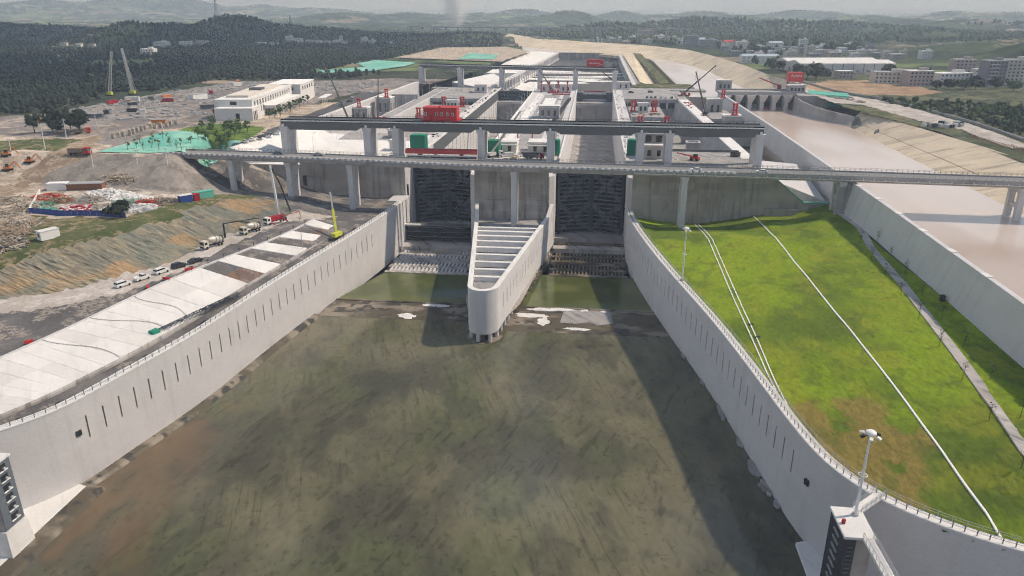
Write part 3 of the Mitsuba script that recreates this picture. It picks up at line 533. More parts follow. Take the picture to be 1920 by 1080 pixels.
for s in np.arange(3, Lp - 2, 5.3):
    q = cso(s); d = cso(s, 1); d /= np.linalg.norm(d); q = q - np.array([d[1], -d[0]]) * .95; mb = MB(); mb.tube((*q, 0), (*q, 3.3), .72, n=10); part(t, 'stilt', mb, 'concrete_light', smooth=40)
mb = MB(); mb.prism([(-53, 337), (-46, 262), (-40, 240), (-31, 240), (-25, 262), (-18, 337)], 2.9, 3.15); part(t, 'soffit', mb, 'concrete_raw')

# ---------- ship lock ----------
ZL = 35.5
def ybr(x): return 331 - .0517 * (x + 197)
t = thing('lock_head_wall', 'long brown-grey concrete head wall left of the left mitre gate, behind the bridge piers', 'wall')
mb = MB(); mb.prism([(-190, 352), (-90.5, 352), (-90.5, 357), (-190, 357)], 12, ZL); part(t, 'face', mb, 'concrete_raw')
for x in (-176, -160, -150.5, -131, -116, -101):
    mb = MB(); mb.box(x - .15, x + .15, 351.9, 352.02, 14, ZL - .4); part(t, 'joint', mb, 'concrete_stained')
mb = MB(); mb.box(-141.8, -139.6, 351.2, 352, 22, 30.5); part(t, 'door', mb, 'steel_dark'); mb = MB(); mb.box(-139.6, -133, 350.6, 352, 20, 30.2); part(t, 'buttress', mb, 'concrete_grey')  # door is a dark slab, shade of an open doorway painted in
mb = MB(); mb.box(-190, -143, 352.3, 357.5, ZL, ZL + .25); part(t, 'coping', mb, 'concrete_white'); mb = MB(); mb.box(-143, -90.4, 351.9, 353.4, ZL - .3, ZL + 2.2); part(t, 'upstand', mb, 'concrete_raw')
t = thing('lock_island', 'concrete lock island between the two chambers, pale road strips along its top', 'lock wall')
mb = MB(); mb.prism([(-56.5, 341), (-54.3, 338), (-19.2, 338), (-17, 341), (-17, 742), (-56.5, 742)], -3, ZL); part(t, 'body', mb, 'concrete_light')
mb = MB(); mb.box(-53.9, -19.5, 337.4, 338.6, 12, ZL + 3.0); part(t, 'front_face', mb, 'concrete_raw')
mb = MB(); mb.box(-53.3, -20.1, 336.9, 337.4, 12, 24.5); part(t, 'lower_face', mb, 'concrete_stained')
for x0, x1, m in ((-51.5, -46.8, 'concrete_white'), (-44.5, -30.5, 'concrete_grey'), (-27.5, -22, 'asphalt_pale')):
    mb = MB(); mb.box(x0, x1, 405, 690, ZL, ZL + .12 + .03 * (m == 'asphalt_pale')); part(t, 'road_strip', mb, m)
mb = MB(); mb.box(-43, -32, 470, 525, ZL + .12, ZL + .5); part(t, 'pale_deck', mb, 'concrete_white'); mb = MB(); mb.box(-42, -32.5, 560, 660, ZL + .12, ZL + .35); part(t, 'pale_deck', mb, 'concrete_white')
for x in (-57.2, -17.2):
    mb = MB(); mb.box(x, x + .7, 345, 740, ZL, ZL + 1.1); part(t, 'parapet', mb, 'concrete_white')
t = thing('lock_wall', 'tall pale lock chamber wall on the left side of the left chamber', 'lock wall')
mb = MB(); mb.box(-98, -90.5, 352.6, 742, -3, ZL); part(t, 'body', mb, 'concrete_light')
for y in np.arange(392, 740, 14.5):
    mb = MB(); mb.box(-90.55, -90.42, y, y + .5, 3, ZL - .6); part(t, 'ladder_recess_shade', mb, 'steel_grey')  # flat dark strips for ladder recesses, their shade put into the colour
mb = MB(); mb.box(-90.6, -89.9, 355, 356.2, 2, 26.5); part(t, 'gauge_post', mb, 'steel_dark')
mb = MB(); mb.box(-90.5, -90.35, 420, 740, 27.8, ZL - .2); part(t, 'dark_band', mb, 'steel_grey')  # thin dark grey band along the upper wall face
for y in (366, 369.5):
    mb = MB(); mb.box(-90.56, -90.44, y, y + .35, 4, 32); part(t, 'guide_rail', mb, 'steel_grey')
mb = MB(); mb.box(-91.2, -90.5, 384, 740, ZL, ZL + 1.1); part(t, 'parapet', mb, 'concrete_white')
t = thing('lock_wall', 'tall grey lock chamber wall on the right side of the right chamber', 'lock wall')
mb = MB(); mb.prism([(16.5, 341), (18.6, 338.6), (25, 338.6), (25, 742), (16.5, 742)], -3, ZL); part(t, 'body', mb, 'concrete_light')
mb = MB(); mb.box(16.5, 17.2, 384, 740, ZL, ZL + 1.1); part(t, 'parapet', mb, 'concrete_white')
t = thing('lock_head_wall', 'brown-grey concrete head wall right of the right mitre gate, above the lawn', 'wall')
w = MB(); prof = [(18.4, 8), (109, 8), (109, 27), (93.5, 27), (80, ZL + 2.4), (18.4, ZL + 2.4)]
n = len(prof); V0 = [(x, 334.2 - .05 * (x - 18) * 0, z) for x, z in prof]; V1 = [(x, 338.8, z) for x, z in prof]; i = np.arange(n); j = (i + 1) % n
w.add(V0 + V1, np.stack([i, j, j + n, i + n], 1)); w.add(V0 + V1, [[0, 1, 2, 3], [0, 3, 4, 5], [n, n + 3, n + 2, n + 1], [n, n + 5, n + 4, n + 3]]); part(t, 'face', w, 'concrete_raw')
for x, w_ in ((33, .3), (53, 1.6), (70, .25)):
    mb = MB(); mb.box(x, x + w_, 333.95, 334.3, 12, ZL - .5); part(t, 'joint', mb, 'concrete_grey' if w_ > 1 else 'concrete_stained')
mb = MB(); mb.box(77, 91, 332.6, 334.3, 17, 24.6); part(t, 'base_block', mb, 'concrete_grey')
mb = MB(); mb.bar((80, 334.6, ZL + 2.6), (93.5, 334.6, 27.25), 1.3, .5); mb.bar((93.5, 334.6, 27.3), (109, 334.6, 27.3), 1.3, .5); part(t, 'netting_edge', mb, 'netting_light')
mb = MB(); mb.hexa([(80, 338.8, 20), (104.2, 338.8, 20), (104.2, 392, 20), (80, 392, 20), (82, 338.8, ZL - .05), (104.2, 338.8, 27.1), (104.2, 392, 33.5), (80, 392, ZL - .05)]); part(t, 'sloping_deck', mb, 'concrete_light')
# chamber floors, upper sills and gates
for nm, x0, x1, lab in (('chamber_floor', -90.5, -56.5, 'concrete floor of the left lock chamber'), ('chamber_floor', -17, 16.5, 'grey concrete floor of the right lock chamber with square panels')):
    t = thing(nm, lab, 'lock floor'); mb = MB(); mb.box(x0, x1, 378, 712, -3, 3.4); part(t, 'slab', mb, 'concrete_grey'); c = (x0 + x1) / 2
    for y in np.arange(400, 705, 21):
        for k, x in enumerate((c - 8.5, c + 8.5)):
            mb = MB(); mb.box(x - 4.2, x + 4.2, y, y + 11 - 3 * (k + int(y)) % 2, 3.4, 3.62); part(t, 'floor_panel', mb, 'concrete_stained')
    mb = MB(); mb.box(x0, x1, 708, 745, -3, 26.5); mb.box(x0, x1, 706, 708, 22, 25.5); part(t, 'upper_sill', mb, 'concrete_grey')
def gate_leaf(hinge, tip_, z0, z1, label, n_rib, braces=True):
    t = thing('gate_leaf', label, 'lock gate', None); a, b = np.array(hinge, float), np.array(tip_, float); d = (b - a) / np.linalg.norm(b - a); nn = np.array([d[1], -d[0]]); nn = nn if nn[1] < 0 else -nn; W = np.linalg.norm(b - a)
    q = lambda u, z, o: (*(a + d * u * W + nn * o), z)
    mb = MB(); mb.hexa([q(0, z0, 0), q(0, z0, -.5), q(1, z0, -.5), q(1, z0, 0), q(0, z1, 0), q(0, z1, -.5), q(1, z1, -.5), q(1, z1, 0)][:8]); part(t, 'skin', mb, 'gate_skin_shade')  # near-black skin: shade of the gaps behind the ribs is in its colour
    for k in range(n_rib + 1):
        z = z0 + .3 + (z1 - z0 - .6) * k / n_rib; mb = MB(); mb.bar(q(0.02, z, 2.4), q(.98, z, 2.4), .9, .38); part(t, 'rib', mb, 'gate_rib')
    for u in (.03, .28, .5, .72, .97):
        mb = MB(); mb.bar(q(u, z0, 3.1), q(u, z1, 3.1), (2.2 if u > .9 else 1.2) if u in (.03, .97) else .4, .3); part(t, 'post', mb, 'gate_blue')
    if braces:
        h = (z1 - z0) / 2
        for k in range(2):
            for u0, u1 in ((.05, .95), (.95, .05)):
                mb = MB(); mb.bar(q(u0, z0 + k * h + .4, 1.62), q(u1, z0 + (k + 1) * h - .4, 3.15), .3, 2.4); part(t, 'brace', mb, 'gate_brace')
    mb = MB(); mb.bar(q(0, z1 + .2, 1.6), q(1, z1 + .2, 1.6), 3, .3); part(t, 'walkway', mb, 'steel_grey'); return t
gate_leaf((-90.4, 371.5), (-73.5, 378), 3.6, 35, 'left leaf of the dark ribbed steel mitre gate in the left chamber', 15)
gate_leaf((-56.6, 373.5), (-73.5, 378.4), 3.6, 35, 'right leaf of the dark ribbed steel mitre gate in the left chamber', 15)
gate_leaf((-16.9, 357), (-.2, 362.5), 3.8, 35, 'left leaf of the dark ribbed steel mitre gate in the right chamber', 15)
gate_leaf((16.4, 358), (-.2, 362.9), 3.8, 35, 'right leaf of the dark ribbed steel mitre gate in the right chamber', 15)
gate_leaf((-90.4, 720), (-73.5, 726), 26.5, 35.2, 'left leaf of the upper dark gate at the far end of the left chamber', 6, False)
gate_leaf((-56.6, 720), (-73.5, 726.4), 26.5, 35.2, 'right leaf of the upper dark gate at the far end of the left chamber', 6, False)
t = thing('sector_gate', 'dark upper gate with white bands at the far end of the right chamber', 'lock gate')
mb = MB(); mb.box(-11.5, 11, 722, 724, 26.5, 34); part(t, 'skin', mb, 'gate_blue')
for z in (27.6, 33.2):
    mb = MB(); mb.box(-11, 10.5, 721.3, 722, z, z + .7); part(t, 'white_band', mb, 'white_paint')
for x0, x1 in ((-17, -11.5), (11, 16.5)):
    for k in range(5):
        mb = MB(); mb.box(x0, x1, 719 + .2 * k, 724, 26.6 + 1.7 * k, 27.6 + 1.7 * k); part(t, 'side_frame', mb, 'steel_dark')
mb = MB(); mb.box(-13, 13, 722, 726, 34.2, 35.2); part(t, 'walkway', mb, 'rail_grey'); mb = MB(); mb.box(-10, 10, 721.8, 722.1, 35.2, 36.2); part(t, 'red_rail', mb, 'red_dark')
# dark ribbed stop-log bulkhead low in the left bay
t = thing('bulkhead', 'dark horizontal ribbed steel bulkhead with rounded ends below the left mitre gate', 'bulkhead')
bp = [(-90.3, 346.5), (-88.6, 343.6), (-85, 342.4), (-61.5, 342.4), (-58, 343.6), (-56.6, 346.5)]
mb = MB(); mb.prism(bp + [(-56.6, 347), (-90.3, 347)], 2.4, 9.3); part(t, 'body', mb, 'steel_dark')
for k in range(6):
    mb = MB(); q = [(x, y - .55 if y < 346 else y) for x, y in bp]
    for a, b in zip(q[:-1], q[1:]): mb.bar((*a, 3 + 1.18 * k), (*b, 3 + 1.18 * k), .9, .34)
    part(t, 'rib', mb, 'steel_grey' if k % 2 else 'gate_blue')
mb = MB(); mb.box(-89.8, -57, 341.8, 346.8, 9.3, 9.55); part(t, 'deck', mb, 'steel_grey'); mb = MB(); mb.box(-90, -81.5, 341.6, 343, 9.5, 10.1); part(t, 'white_beam', mb, 'white_paint')
# the corner tower and buttress beside the left bay
t = thing('corner_buttress', 'white stepped concrete buttress with tall dark grooves at the end of the left approach wall', 'buttress')
mb = MB(); mb.prism([(-96.5, 340), (-89, 340), (-89.6, 352.5), (-96.5, 352.5)], -2, 21.8); part(t, 'base', mb, 'concrete_light')
mb = MB(); mb.prism([(-88.95, 331.5), (-88.0, 331.5), (-88.3, 333), (-89.2, 333)], -1, 22.6); part(t, 'fin', mb, 'concrete_white')
mb = MB(); mb.box(-89.15, -88.9, 345.5, 346.1, 2, 21); part(t, 'guide_rail', mb, 'steel_grey')

# pools, platforms, retaining walls
t = thing('lock_platform', 'white sunlit concrete platform left of the left chamber behind the bridge', 'platform')
mb = MB(); mb.prism([(-178, 357.5), (-98, 357.5), (-98, 452), (-142, 452), (-142, 446), (-153, 446), (-153, 452), (-178, 452)], 16, ZL); part(t, 'slab', mb, 'concrete_white')
mb = MB(); mb.hexa([(-150, 452, 20), (-100, 452, 20), (-100, 452.5, 20), (-150, 452.5, 20), (-150, 430, ZL + .1), (-100, 430, ZL + .1), (-100, 452.4, ZL + .6), (-150, 452.4, ZL + .6)]); part(t, 'raised_lip', mb, 'concrete_grey')
t = thing('apron_slope', 'white concrete apron sloping down from the campus road to the left lock platform', 'apron')
mb = MB(); mb.hexa([(-178.5, 352.5, 20), (-158, 357, 20), (-158, 445, 20), (-173.5, 445, 20), (-178.5, 352.5, 43.5), (-158, 357, ZL + .2), (-158, 445, ZL + .2), (-173.5, 445, 42.9)]); part(t, 'slab', mb, 'concrete_white')
t = thing('pool_wall', 'long pool dividing wall with a grey road on top, left water-saving pools', 'wall'); mb = MB(); mb.box(-153, -142, 446, 735, 16, ZL); part(t, 'body', mb, 'concrete_light'); mb = MB(); mb.box(-151.5, -143.5, 446, 735, ZL, ZL + .15); part(t, 'road', mb, 'concrete_grey')
t = thing('pool_wall', 'outer retaining wall of the left water-saving pools beside the campus road', 'wall'); mb = MB(); mb.hexa([(-176, 426, 16), (-172.3, 426, 16), (-172.3, 745, 16), (-176, 745, 16), (-176, 426, 43.4), (-172.3, 426, 43.4), (-172.3, 745, 41), (-176, 745, 41)]); part(t, 'body', mb, 'concrete_light')
t = thing('pool_wall', 'grey end wall of the outer left pool facing the camera', 'wall'); mb = MB(); mb.box(-175, -150, 640, 646, 16, 39.5); part(t, 'body', mb, 'concrete_grey')
t = thing('pool_wall', 'white topped dividing wall of the right water-saving pools', 'wall'); mb = MB(); mb.hexa([(66, 392, 16), (84, 392, 16), (80, 735, 16), (64, 735, 16), (75.5, 392, ZL), (83, 392, ZL), (78.5, 735, ZL), (70, 735, ZL)]); part(t, 'body', mb, 'concrete_grey'); mb = MB(); mb.hexa([(76, 392, ZL - 1), (82.6, 392, ZL - 1), (78, 660, ZL - 1), (70.5, 660, ZL - 1), (76, 392, ZL + .3), (82.6, 392, ZL + .3), (78, 660, ZL + .3), (70.5, 660, ZL + .3)]); part(t, 'white_coping', mb, 'concrete_white')
t = thing('lock_platform', 'grey concrete platform right of the right chamber behind the bridge', 'platform'); mb = MB(); mb.box(25, 80, 338.8, 412, 12, ZL); part(t, 'slab', mb, 'concrete_grey'); mb = MB(); mb.box(25.5, 77, 411, 412, ZL, ZL + 1.2); part(t, 'parapet', mb, 'steel_grey')
mb = MB(); mb.box(-174, -98, 452, 640, 12, 22); mb.box(25, 104, 412, 660, 12, 22); struct('pool_floor', mb, 'concrete_grey', label='grey concrete floors of the water-saving pools')
def gallery(name, label, x0, x1, y0, y1, zdeck, zopen, cols, mat='concrete_grey'):
    t = thing(name, label, 'platform'); mb = MB(); mb.box(x0, x1, y0, y1, zopen, zdeck); part(t, 'deck', mb, mat)
    mb = MB(); mb.box(x0, x1, min(y0 + 16, y1 - .5), y1, 14, zopen); part(t, 'back_wall', mb, 'concrete_grey')
    n = cols
    for k in range(n + 1):
        x = x0 + (x1 - x0 - 1.4) * k / n; mb = MB(); mb.box(x, x + 1.4, y0 + .3, y0 + 3.6, 14, zopen); part(t, 'column', mb, 'concrete_light')
    mb = MB(); mb.box(x0, x1, y0 + .2, y0 + 3.5, 14, zopen - 5.2); part(t, 'sill_wall', mb, mat); return t
gallery('far_gallery', 'far left gallery platform with dark openings at the end of the left inner pool', -142, -98, 652, 742, ZL, 32.4, 4)
gallery('far_gallery', 'far right gallery platform with parked cars and dark openings', 25, 70, 664, 742, ZL, 32.4, 6)
gallery('valve_platform', 'valve platform with dark openings in the right pool, farther one', 27, 52, 560, 622, 34, 30.5, 4); gallery('valve_platform', 'valve platform with dark openings in the right pool, nearer one', 27, 52, 500, 528, 33, 29, 4)
gallery('valve_platform', 'valve platform with dark openings in the left inner pool', -134, -99, 560, 622, 33.5, 31, 4)
mb = MB(); mb.box(-160, -98, 742, 752, 12, ZL); mb.box(25, 104.4, 742, 760, 12, ZL); struct('upper_apron', mb, 'concrete_grey', label='flat concrete apron at the upper end of the lock')
for k, (x, y) in enumerate([(61, 470), (63.5, 520), (60, 445), (62, 560)]):
    t = thing('shaft_box', f'hollow concrete shaft box rising from the right pool, {ORD[k]} of four', 'shaft', 'shaft boxes in the right pool'); z = 31 if k < 2 else 29; mb = MB(); mb.box(x - 4, x + 4, y - 3, y + 3, 16, z); part(t, 'body', mb, 'concrete_grey')
    mb = MB(); mb.box(x - 4.2, x + 4.2, y - 3.2, y - 2.4, z, z + .5); mb.box(x - 4.2, x + 4.2, y + 2.4, y + 3.2, z, z + .5); mb.box(x - 4.2, x - 3.4, y - 2.4, y + 2.4, z, z + .5); mb.box(x + 3.4, x + 4.2, y - 2.4, y + 2.4, z, z + .5); part(t, 'rim', mb, 'concrete_white'); mb = MB(); mb.box(x - 3.4, x + 3.4, y - 2.4, y + 2.4, z, z + .06); part(t, 'cover', mb, 'steel_grey')

# ---------- river wall, river, weir ----------
t = thing('river_wall', 'long tall pale grey river wall between the lawn and the muddy channel', 'wall')
yy = np.array([40, 120, 200, 280, 336, 345, 480, 690]); xt = np.array([104.2, 104.4, 106, 107.2, 107.6, 108, 109, 107.5])
f = MB(); xb = xt - np.where(yy < 340, 3.4, 1.5); zb = np.full(8, 20.); zt = np.where(yy < 340, 40.2, 39.8)
f.strip(np.column_stack([xb, yy, zb]), np.column_stack([xt, yy, zt]), True); f.strip(np.column_stack([xt, yy, zt]), np.column_stack([xt + 1.6, yy, zt]), True); f.strip(np.column_stack([xt + 1.6, yy, zt]), np.column_stack([xt + 1.9, yy, zb]), True); part(t, 'face', f, 'concrete_light')
for y, x in ((318, 106.9),):
    mb = MB(); mb.box(x - 5.2, x - .1, y - 1.2, y + 1.2, 24, 40); part(t, 'pilaster', mb, 'concrete_grey')
for k, y in enumerate(np.arange(70, 335, 22)):
    x = np.interp(y, yy, xt); mb = MB(); mb.obox((x + .6, y, 40.32), (1.9, 3.2, .28), .02 * k % .1); part(t, 'cap_block', mb, 'concrete_white')
mb = MB(); mb.box(102.2, 103.3, 214, 215.4, 27.9, 29.6); part(t, 'drain_grate', mb, 'steel_dark')
mb = MB(); mb.prism([(107, -40), (200, -40), (200, 560), (180, 650), (172, 690), (107, 690)], 15, 27); struct('river_water', mb, 'water_river', label='muddy pinkish brown river water in the bypass channel')
mb = MB(); mb.prism([(84, 700), (172, 690), (170, 820), (178, 1180), (214, 1450), (140, 1500), (60, 1620), (-60, 1830), (-150, 2100), (-250, 2100), (-160, 1640), (-131, 1430), (-118, 1418), (52, 1376), (78, 1376), (86, 1200)], 15, 34); struct('upper_river_water', mb, 'water_river', label='pale muddy water of the river above the weir, sweeping left round the bend')
# bank of cream slabs: each slab a part, dark joints between
t = thing('bank_slabs', 'sunlit cream concrete bank slabs with dark joints sloping to the muddy river', 'bank')
def bank(y): return np.interp(y, [60, 300, 430, 520, 592], [178.5, 178.2, 180.5, 184, 187.]), np.interp(y, [60, 300, 430, 520, 592], [216, 218, 216, 207, 198])
ye = list(np.arange(96, 580, 38.)) + [592]
ph = 0
for a, b in zip(ye[:-1], ye[1:]):
    (xa0, xa1), (xb0, xb1) = bank(a + .2), bank(b - .2); k = .34
    for u0, u1, dz in ((0, k, 0), (k, 1, 0)):
        w0, w1 = u0 + (.006 if u0 else -.3), u1 - (.012 if u1 < 1 else 0)
        def pt(u, x0, x1, y, up=0): return (x0 + (x1 - x0) * u, y, 26.6 + 9.6 * u + dz * .3 + up)
        mb = MB(); lo = [pt(w0, xa0, xa1, a + .2, -1), pt(w1, xa0, xa1, a + .2, -1), pt(w1, xb0, xb1, b - .2, -1), pt(w0, xb0, xb1, b - .2, -1)]; hi = [pt(w0, xa0, xa1, a + .2), pt(w1, xa0, xa1, a + .2), pt(w1, xb0, xb1, b - .2), pt(w0, xb0, xb1, b - .2)]
        mb.hexa(lo + hi); part(t, 'slab', mb, 'slab_cream')
mb = MB()
for a, b in zip(ye[:-1], ye[1:]):
    (xa0, xa1), (xb0, xb1) = bank(a), bank(b); mb.add([(xa0 - 9, a, 26.6 - 9.6 * 9 / (xa1 - xa0) - .75), (xa1, a, 35.4), (xb1, b, 35.4), (xb0 - 9, b, 26.6 - 9.6 * 9 / max(xb1 - xb0, 9) - .75)], [[0, 1, 2, 3]])
part(t, 'joint_bed', mb, 'gravel_dark')
# upper bank beyond the weir, and the outer bend
t = thing('bank_slabs', 'pale buff concrete bank along the far side of the upper river', 'bank')
ub = [((166, 702), (176, 695)), ((147, 783), (170, 800)), ((144, 880), (171, 918)), ((141.6, 992), (163, 1090)), ((133, 1085), (158, 1150)), ((108, 1222), (146, 1270)), ((46, 1313), (85, 1440)), ((-59, 1493), (-9, 1560)), ((-110, 1560), (-70, 1660)), ((-142, 1600), (-128, 1720)), ((-190, 1760), (-160, 1850)), ((-260, 2060), (-235, 2100))]
for k, ((a0, a1), (b0, b1)) in enumerate(zip(ub[:-1], ub[1:])):
    mb = MB(); mb.hexa([(*a0, 30), (*a1, 30), (*b1, 30), (*b0, 30), (*a0, 33.8), (*a1, 47), (*b1, 47), (*b0, 33.8)]); part(t, 'slab', mb, 'slab_cream')
t = thing('weir', 'concrete river weir with five dark gate bays and hanging deck brackets', 'dam')
px = [111.5, 121.5, 131.5, 141.5, 151.5, 161.5]
mb = MB(); mb.box(106, 168, 664, 692, 39.6, 41.2); part(t, 'deck', mb, 'concrete_grey')
for k, x in enumerate(px):
    mb = MB(); mb.box(x - 1.5, x + 1.5, 668, 694, 18, 39.6); part(t, 'pier', mb, 'concrete_light'); mb = MB(); mb.hexa([(x - 1.6, 666.5, 33.5), (x + 1.6, 666.5, 33.5), (x + 1.6, 672, 33.5), (x - 1.6, 672, 33.5), (x - 3.4, 662, 39.6), (x + 3.4, 662, 39.6), (x + 3.4, 672, 39.6), (x - 3.4, 672, 39.6)]); part(t, 'bracket', mb, 'concrete_light')
for k, x in enumerate(px[:-1]):
    mb = MB(); mb.box(x + 1.5, x + 8.5, 680, 681, 18, 38); part(t, 'gate', mb, 'steel_dark' if k % 2 else 'gate_blue'); mb = MB(); mb.box(x + 1.5, x + 8.5, 676, 678, 18, 28.6 if k != 2 else 31); part(t, 'gate_foot', mb, 'red_dark' if k % 2 else 'steel_grey')
for y in (664.2, 691.6):
    mb = MB(); mb.box(106, 168, y, y + .25, 41.2, 42.4); part(t, 'parapet', mb, 'concrete_grey')
t = thing('abutment_wall', 'curved grey guide wall running from the weir down to the bank slabs', 'wall')
cw = [(166, 662), (167, 645), (171, 625), (177, 606), (185, 592), (191, 586), (198, 584)]; f = MB(); top = [(*q, z) for q, z in zip(cw, (39.5, 37.5, 36, 35, 34, 33.2, 33))]; lo = [(*q, 20) for q in cw]
f.strip(lo, top, True); f.strip(top, [(x + 1.4, y + .6, z) for x, y, z in top], True); f.strip([(x + 1.4, y + .6, z) for x, y, z in top], [(x + 1.4, y + .6, 20) for x, y, z in top], True); part(t, 'face', f, 'concrete_grey')
mb = MB(); mb.box(168, 190, 655, 690, 24, 40.6); part(t, 'block', mb, 'concrete_grey')
# upstream guide structures
t = thing('guide_wall', 'white topped upstream guide wall on rows of columns, left of the approach canal', 'wall')
mb = MB(); mb.hexa([(-150, 905, 24), (-88, 905, 24), (-66, 1360, 24), (-130, 1405, 24), (-128, 905, 37.5), (-92, 905, 37.5), (-68, 1360, 37.5), (-126, 1405, 37.5)]); part(t, 'slope_slab', mb, 'concrete_white')
for y in np.arange(750, 1358, 19):
    x = -91 + (y - 905) * .0527; mb = MB(); mb.box(x, x + 3.4, y, y + 3.5, 18, 36.5); part(t, 'column', mb, 'concrete_light')
mb = MB(); mb.hexa([(-101, 744, 34.8), (-97.6, 744, 34.8), (-65, 1362, 34.8), (-68.5, 1362, 34.8), (-101, 744, 37.6), (-97.6, 744, 37.6), (-65, 1362, 37.6), (-68.5, 1362, 37.6)]); part(t, 'cap_beam', mb, 'concrete_light')
mb = MB(); mb.hexa([(-99, 744, 26), (-97, 744, 26), (-64, 1362, 26), (-66, 1362, 26), (-99, 744, 27.4), (-97, 744, 27.4), (-64, 1362, 27.4), (-66, 1362, 27.4)]); part(t, 'tie_beam', mb, 'concrete_light')
mb = MB(); mb.hexa([(-150, 800, 26), (-112, 760, 24), (-98, 830, 24), (-120, 905, 26), (-150, 800, 36), (-112, 760, 34), (-98, 830, 36.5), (-120, 905, 37)]); part(t, 'end_slab', mb, 'concrete_white')
t = thing('guide_wall', 'upstream guide wall with arched columns and a green bank, right of the approach canal', 'wall')
mb = MB(); mb.hexa([(40, 806, 22), (68, 800, 22), (64, 1375, 22), (45, 1300, 22), (46, 806, 37.5), (68, 800, 30), (62, 1375, 37.5), (44, 1300, 37.5)]); part(t, 'slope_slab', mb, 'slab_cream')
for y in np.arange(776, 1290, 17):
    mb = MB(); mb.box(36.5, 39.5, y, y + 3, 18, 36.6); part(t, 'column', mb, 'concrete_light')
mb = MB(); mb.box(36.3, 40, 770, 1296, 36.4, 37.8); part(t, 'cap_beam', mb, 'concrete_light'); mb = MB(); mb.box(40, 44.5, 772, 1296, 18, 36); part(t, 'back_wall', mb, 'concrete_grey')
mb = MB(); mb.hexa([(62, 790, 20), (84, 790, 20), (78, 1380, 20), (62, 1376, 20), (66, 790, 37), (76, 800, 37), (74, 1378, 38), (62, 1376, 38)]); struct('spit_bank', mb, 'scrub', label='grey-green earth spit between the lock canal and the upper river')
mb = MB(); mb.box(30, 96, 760, 800, 20, 36.1); struct('spit_green', mb, 'scrub', label='strip of green ground behind the far lock platform')
def floor_fn(p, n, uv):
    a = fbm(p.x * .018, p.y * .008, 0., 4); return mix(mi.Color3f(.05, .05, .052), mi.Color3f(.105, .103, .10), smoothstep(.35, .65, a))
MP('canal_bed', floor_fn, .8)
mb = MB(); mb.prism([(-125, 744), (40, 744), (46, 1330), (56, 1378), (-70, 1408), (-128, 1412)], 12, 24); struct('canal_bed', mb, 'canal_bed', label='drained dark bed of the upstream approach canal')
pk = np.random.default_rng(5)
for k, (x, y, rx, ry) in enumerate([(-60, 1120, 34, 18), (-20, 1085, 70, 10), (-45, 985, 60, 16), (-75, 900, 22, 40), (-40, 935, 36, 14), (10, 960, 30, 9), (-60, 850, 26, 18), (0, 820, 18, 6), (-30, 1020, 50, 9), (20, 1030, 24, 8), (-66, 1200, 20, 20)]):
    mb = MB(); mb.prism(blob(x, y, rx, ry, 80 + k, 60), 23.5, 24.25 + .01 * k); k_ = struct('puddle', mb, 'concrete_white', label='pale puddle patch on the dark canal bed')  # puddles drawn as flat white patches
mb = MB(); mb.prism([(-128, 1408), (56, 1376), (56, 1392), (-128, 1424)], 18, 35.2); single('coffer_dam', mb, 'earth_grey', 'low earth coffer dam closing the drained canal from the river', 'dam')

# ---------- road bridge ----------
bxs = [-206, -120, -56, 16, 100, 200, 340]; bzs = [42.5, 42.2, 41.35, 41.5, 41.6, 41.3, 41.0]
def zb(x): return np.interp(x, bxs, bzs)
def bq(x, o, z): return (x, ybr(x) + o, zb(x) + z)
t = thing('road_bridge', 'long grey concrete road bridge crossing in front of the lock on slender piers', 'bridge')
xs = np.r_[-206, np.arange(-200, 340, 20), 340]
def along(o0, o1, z0, z1, mat, name, x0=-206, x1=340, step=20.):
    X = np.r_[np.arange(x0, x1, step), x1]; mb = MB(); c = lambda o, z: [bq(x, o, z) for x in X]
    mb.strip(c(o0, z1), c(o1, z1)); mb.strip(c(o0, z0), c(o0, z1)); mb.strip(c(o1, z0), c(o1, z1), True); mb.strip(c(o0, z0), c(o1, z0), True)
    for x in (x0, x1): mb.add([bq(x, o0, z0), bq(x, o1, z0), bq(x, o1, z1), bq(x, o0, z1)], [[0, 1, 2, 3]])
    return part(t, name, mb, mat)
along(0, 12.6, .55, 1.1, 'concrete_grey', 'deck_slab'); along(.9, 11.7, 1.11, 1.16, 'asphalt_pale', 'road_surface')
for k in range(4): along(1.2 + 2.9 * k, 2.6 + 2.9 * k, -.9, .54, 'concrete_raw', 'girder')
along(0.02, .4, 1.1, 1.95, 'concrete_grey', 'parapet'); along(12.2, 12.58, 1.1, 1.7, 'concrete_grey', 'parapet'); along(6.2, 6.35, 1.165, 1.18, 'line_white', 'centre_line')
mb = MB()
for x in np.arange(-204, 60, 2.6): mb.hexa([bq(x, -.06, 1.3), bq(x + 1.5, -.06, 1.3), bq(x + 1.5, .44, 1.3), bq(x, .44, 1.3), bq(x, -.06, 2.0), bq(x + 1.5, -.06, 2.0), bq(x + 1.5, .44, 2.0), bq(x, .44, 2.0)])
part(t, 'parapet_blocks', mb, 'white_paint', kind='stuff')
mb = MB()
for x in np.arange(-200, 338, 2.1): mb.bar(bq(x, 12.4, 1.7), bq(x, 12.4, 2.9), .13)
for x in np.arange(60, 338, 2.1): mb.bar(bq(x, .2, 1.9), bq(x, .2, 2.6), .12)
part(t, 'rail_posts', mb, 'steel_grey', kind='stuff')
for z in (2.3, 2.85): along(12.36, 12.44, z, z + .08, 'steel_grey', 'rail')
along(.15, .27, 2.5, 2.62, 'rail_grey', 'rail', 60)
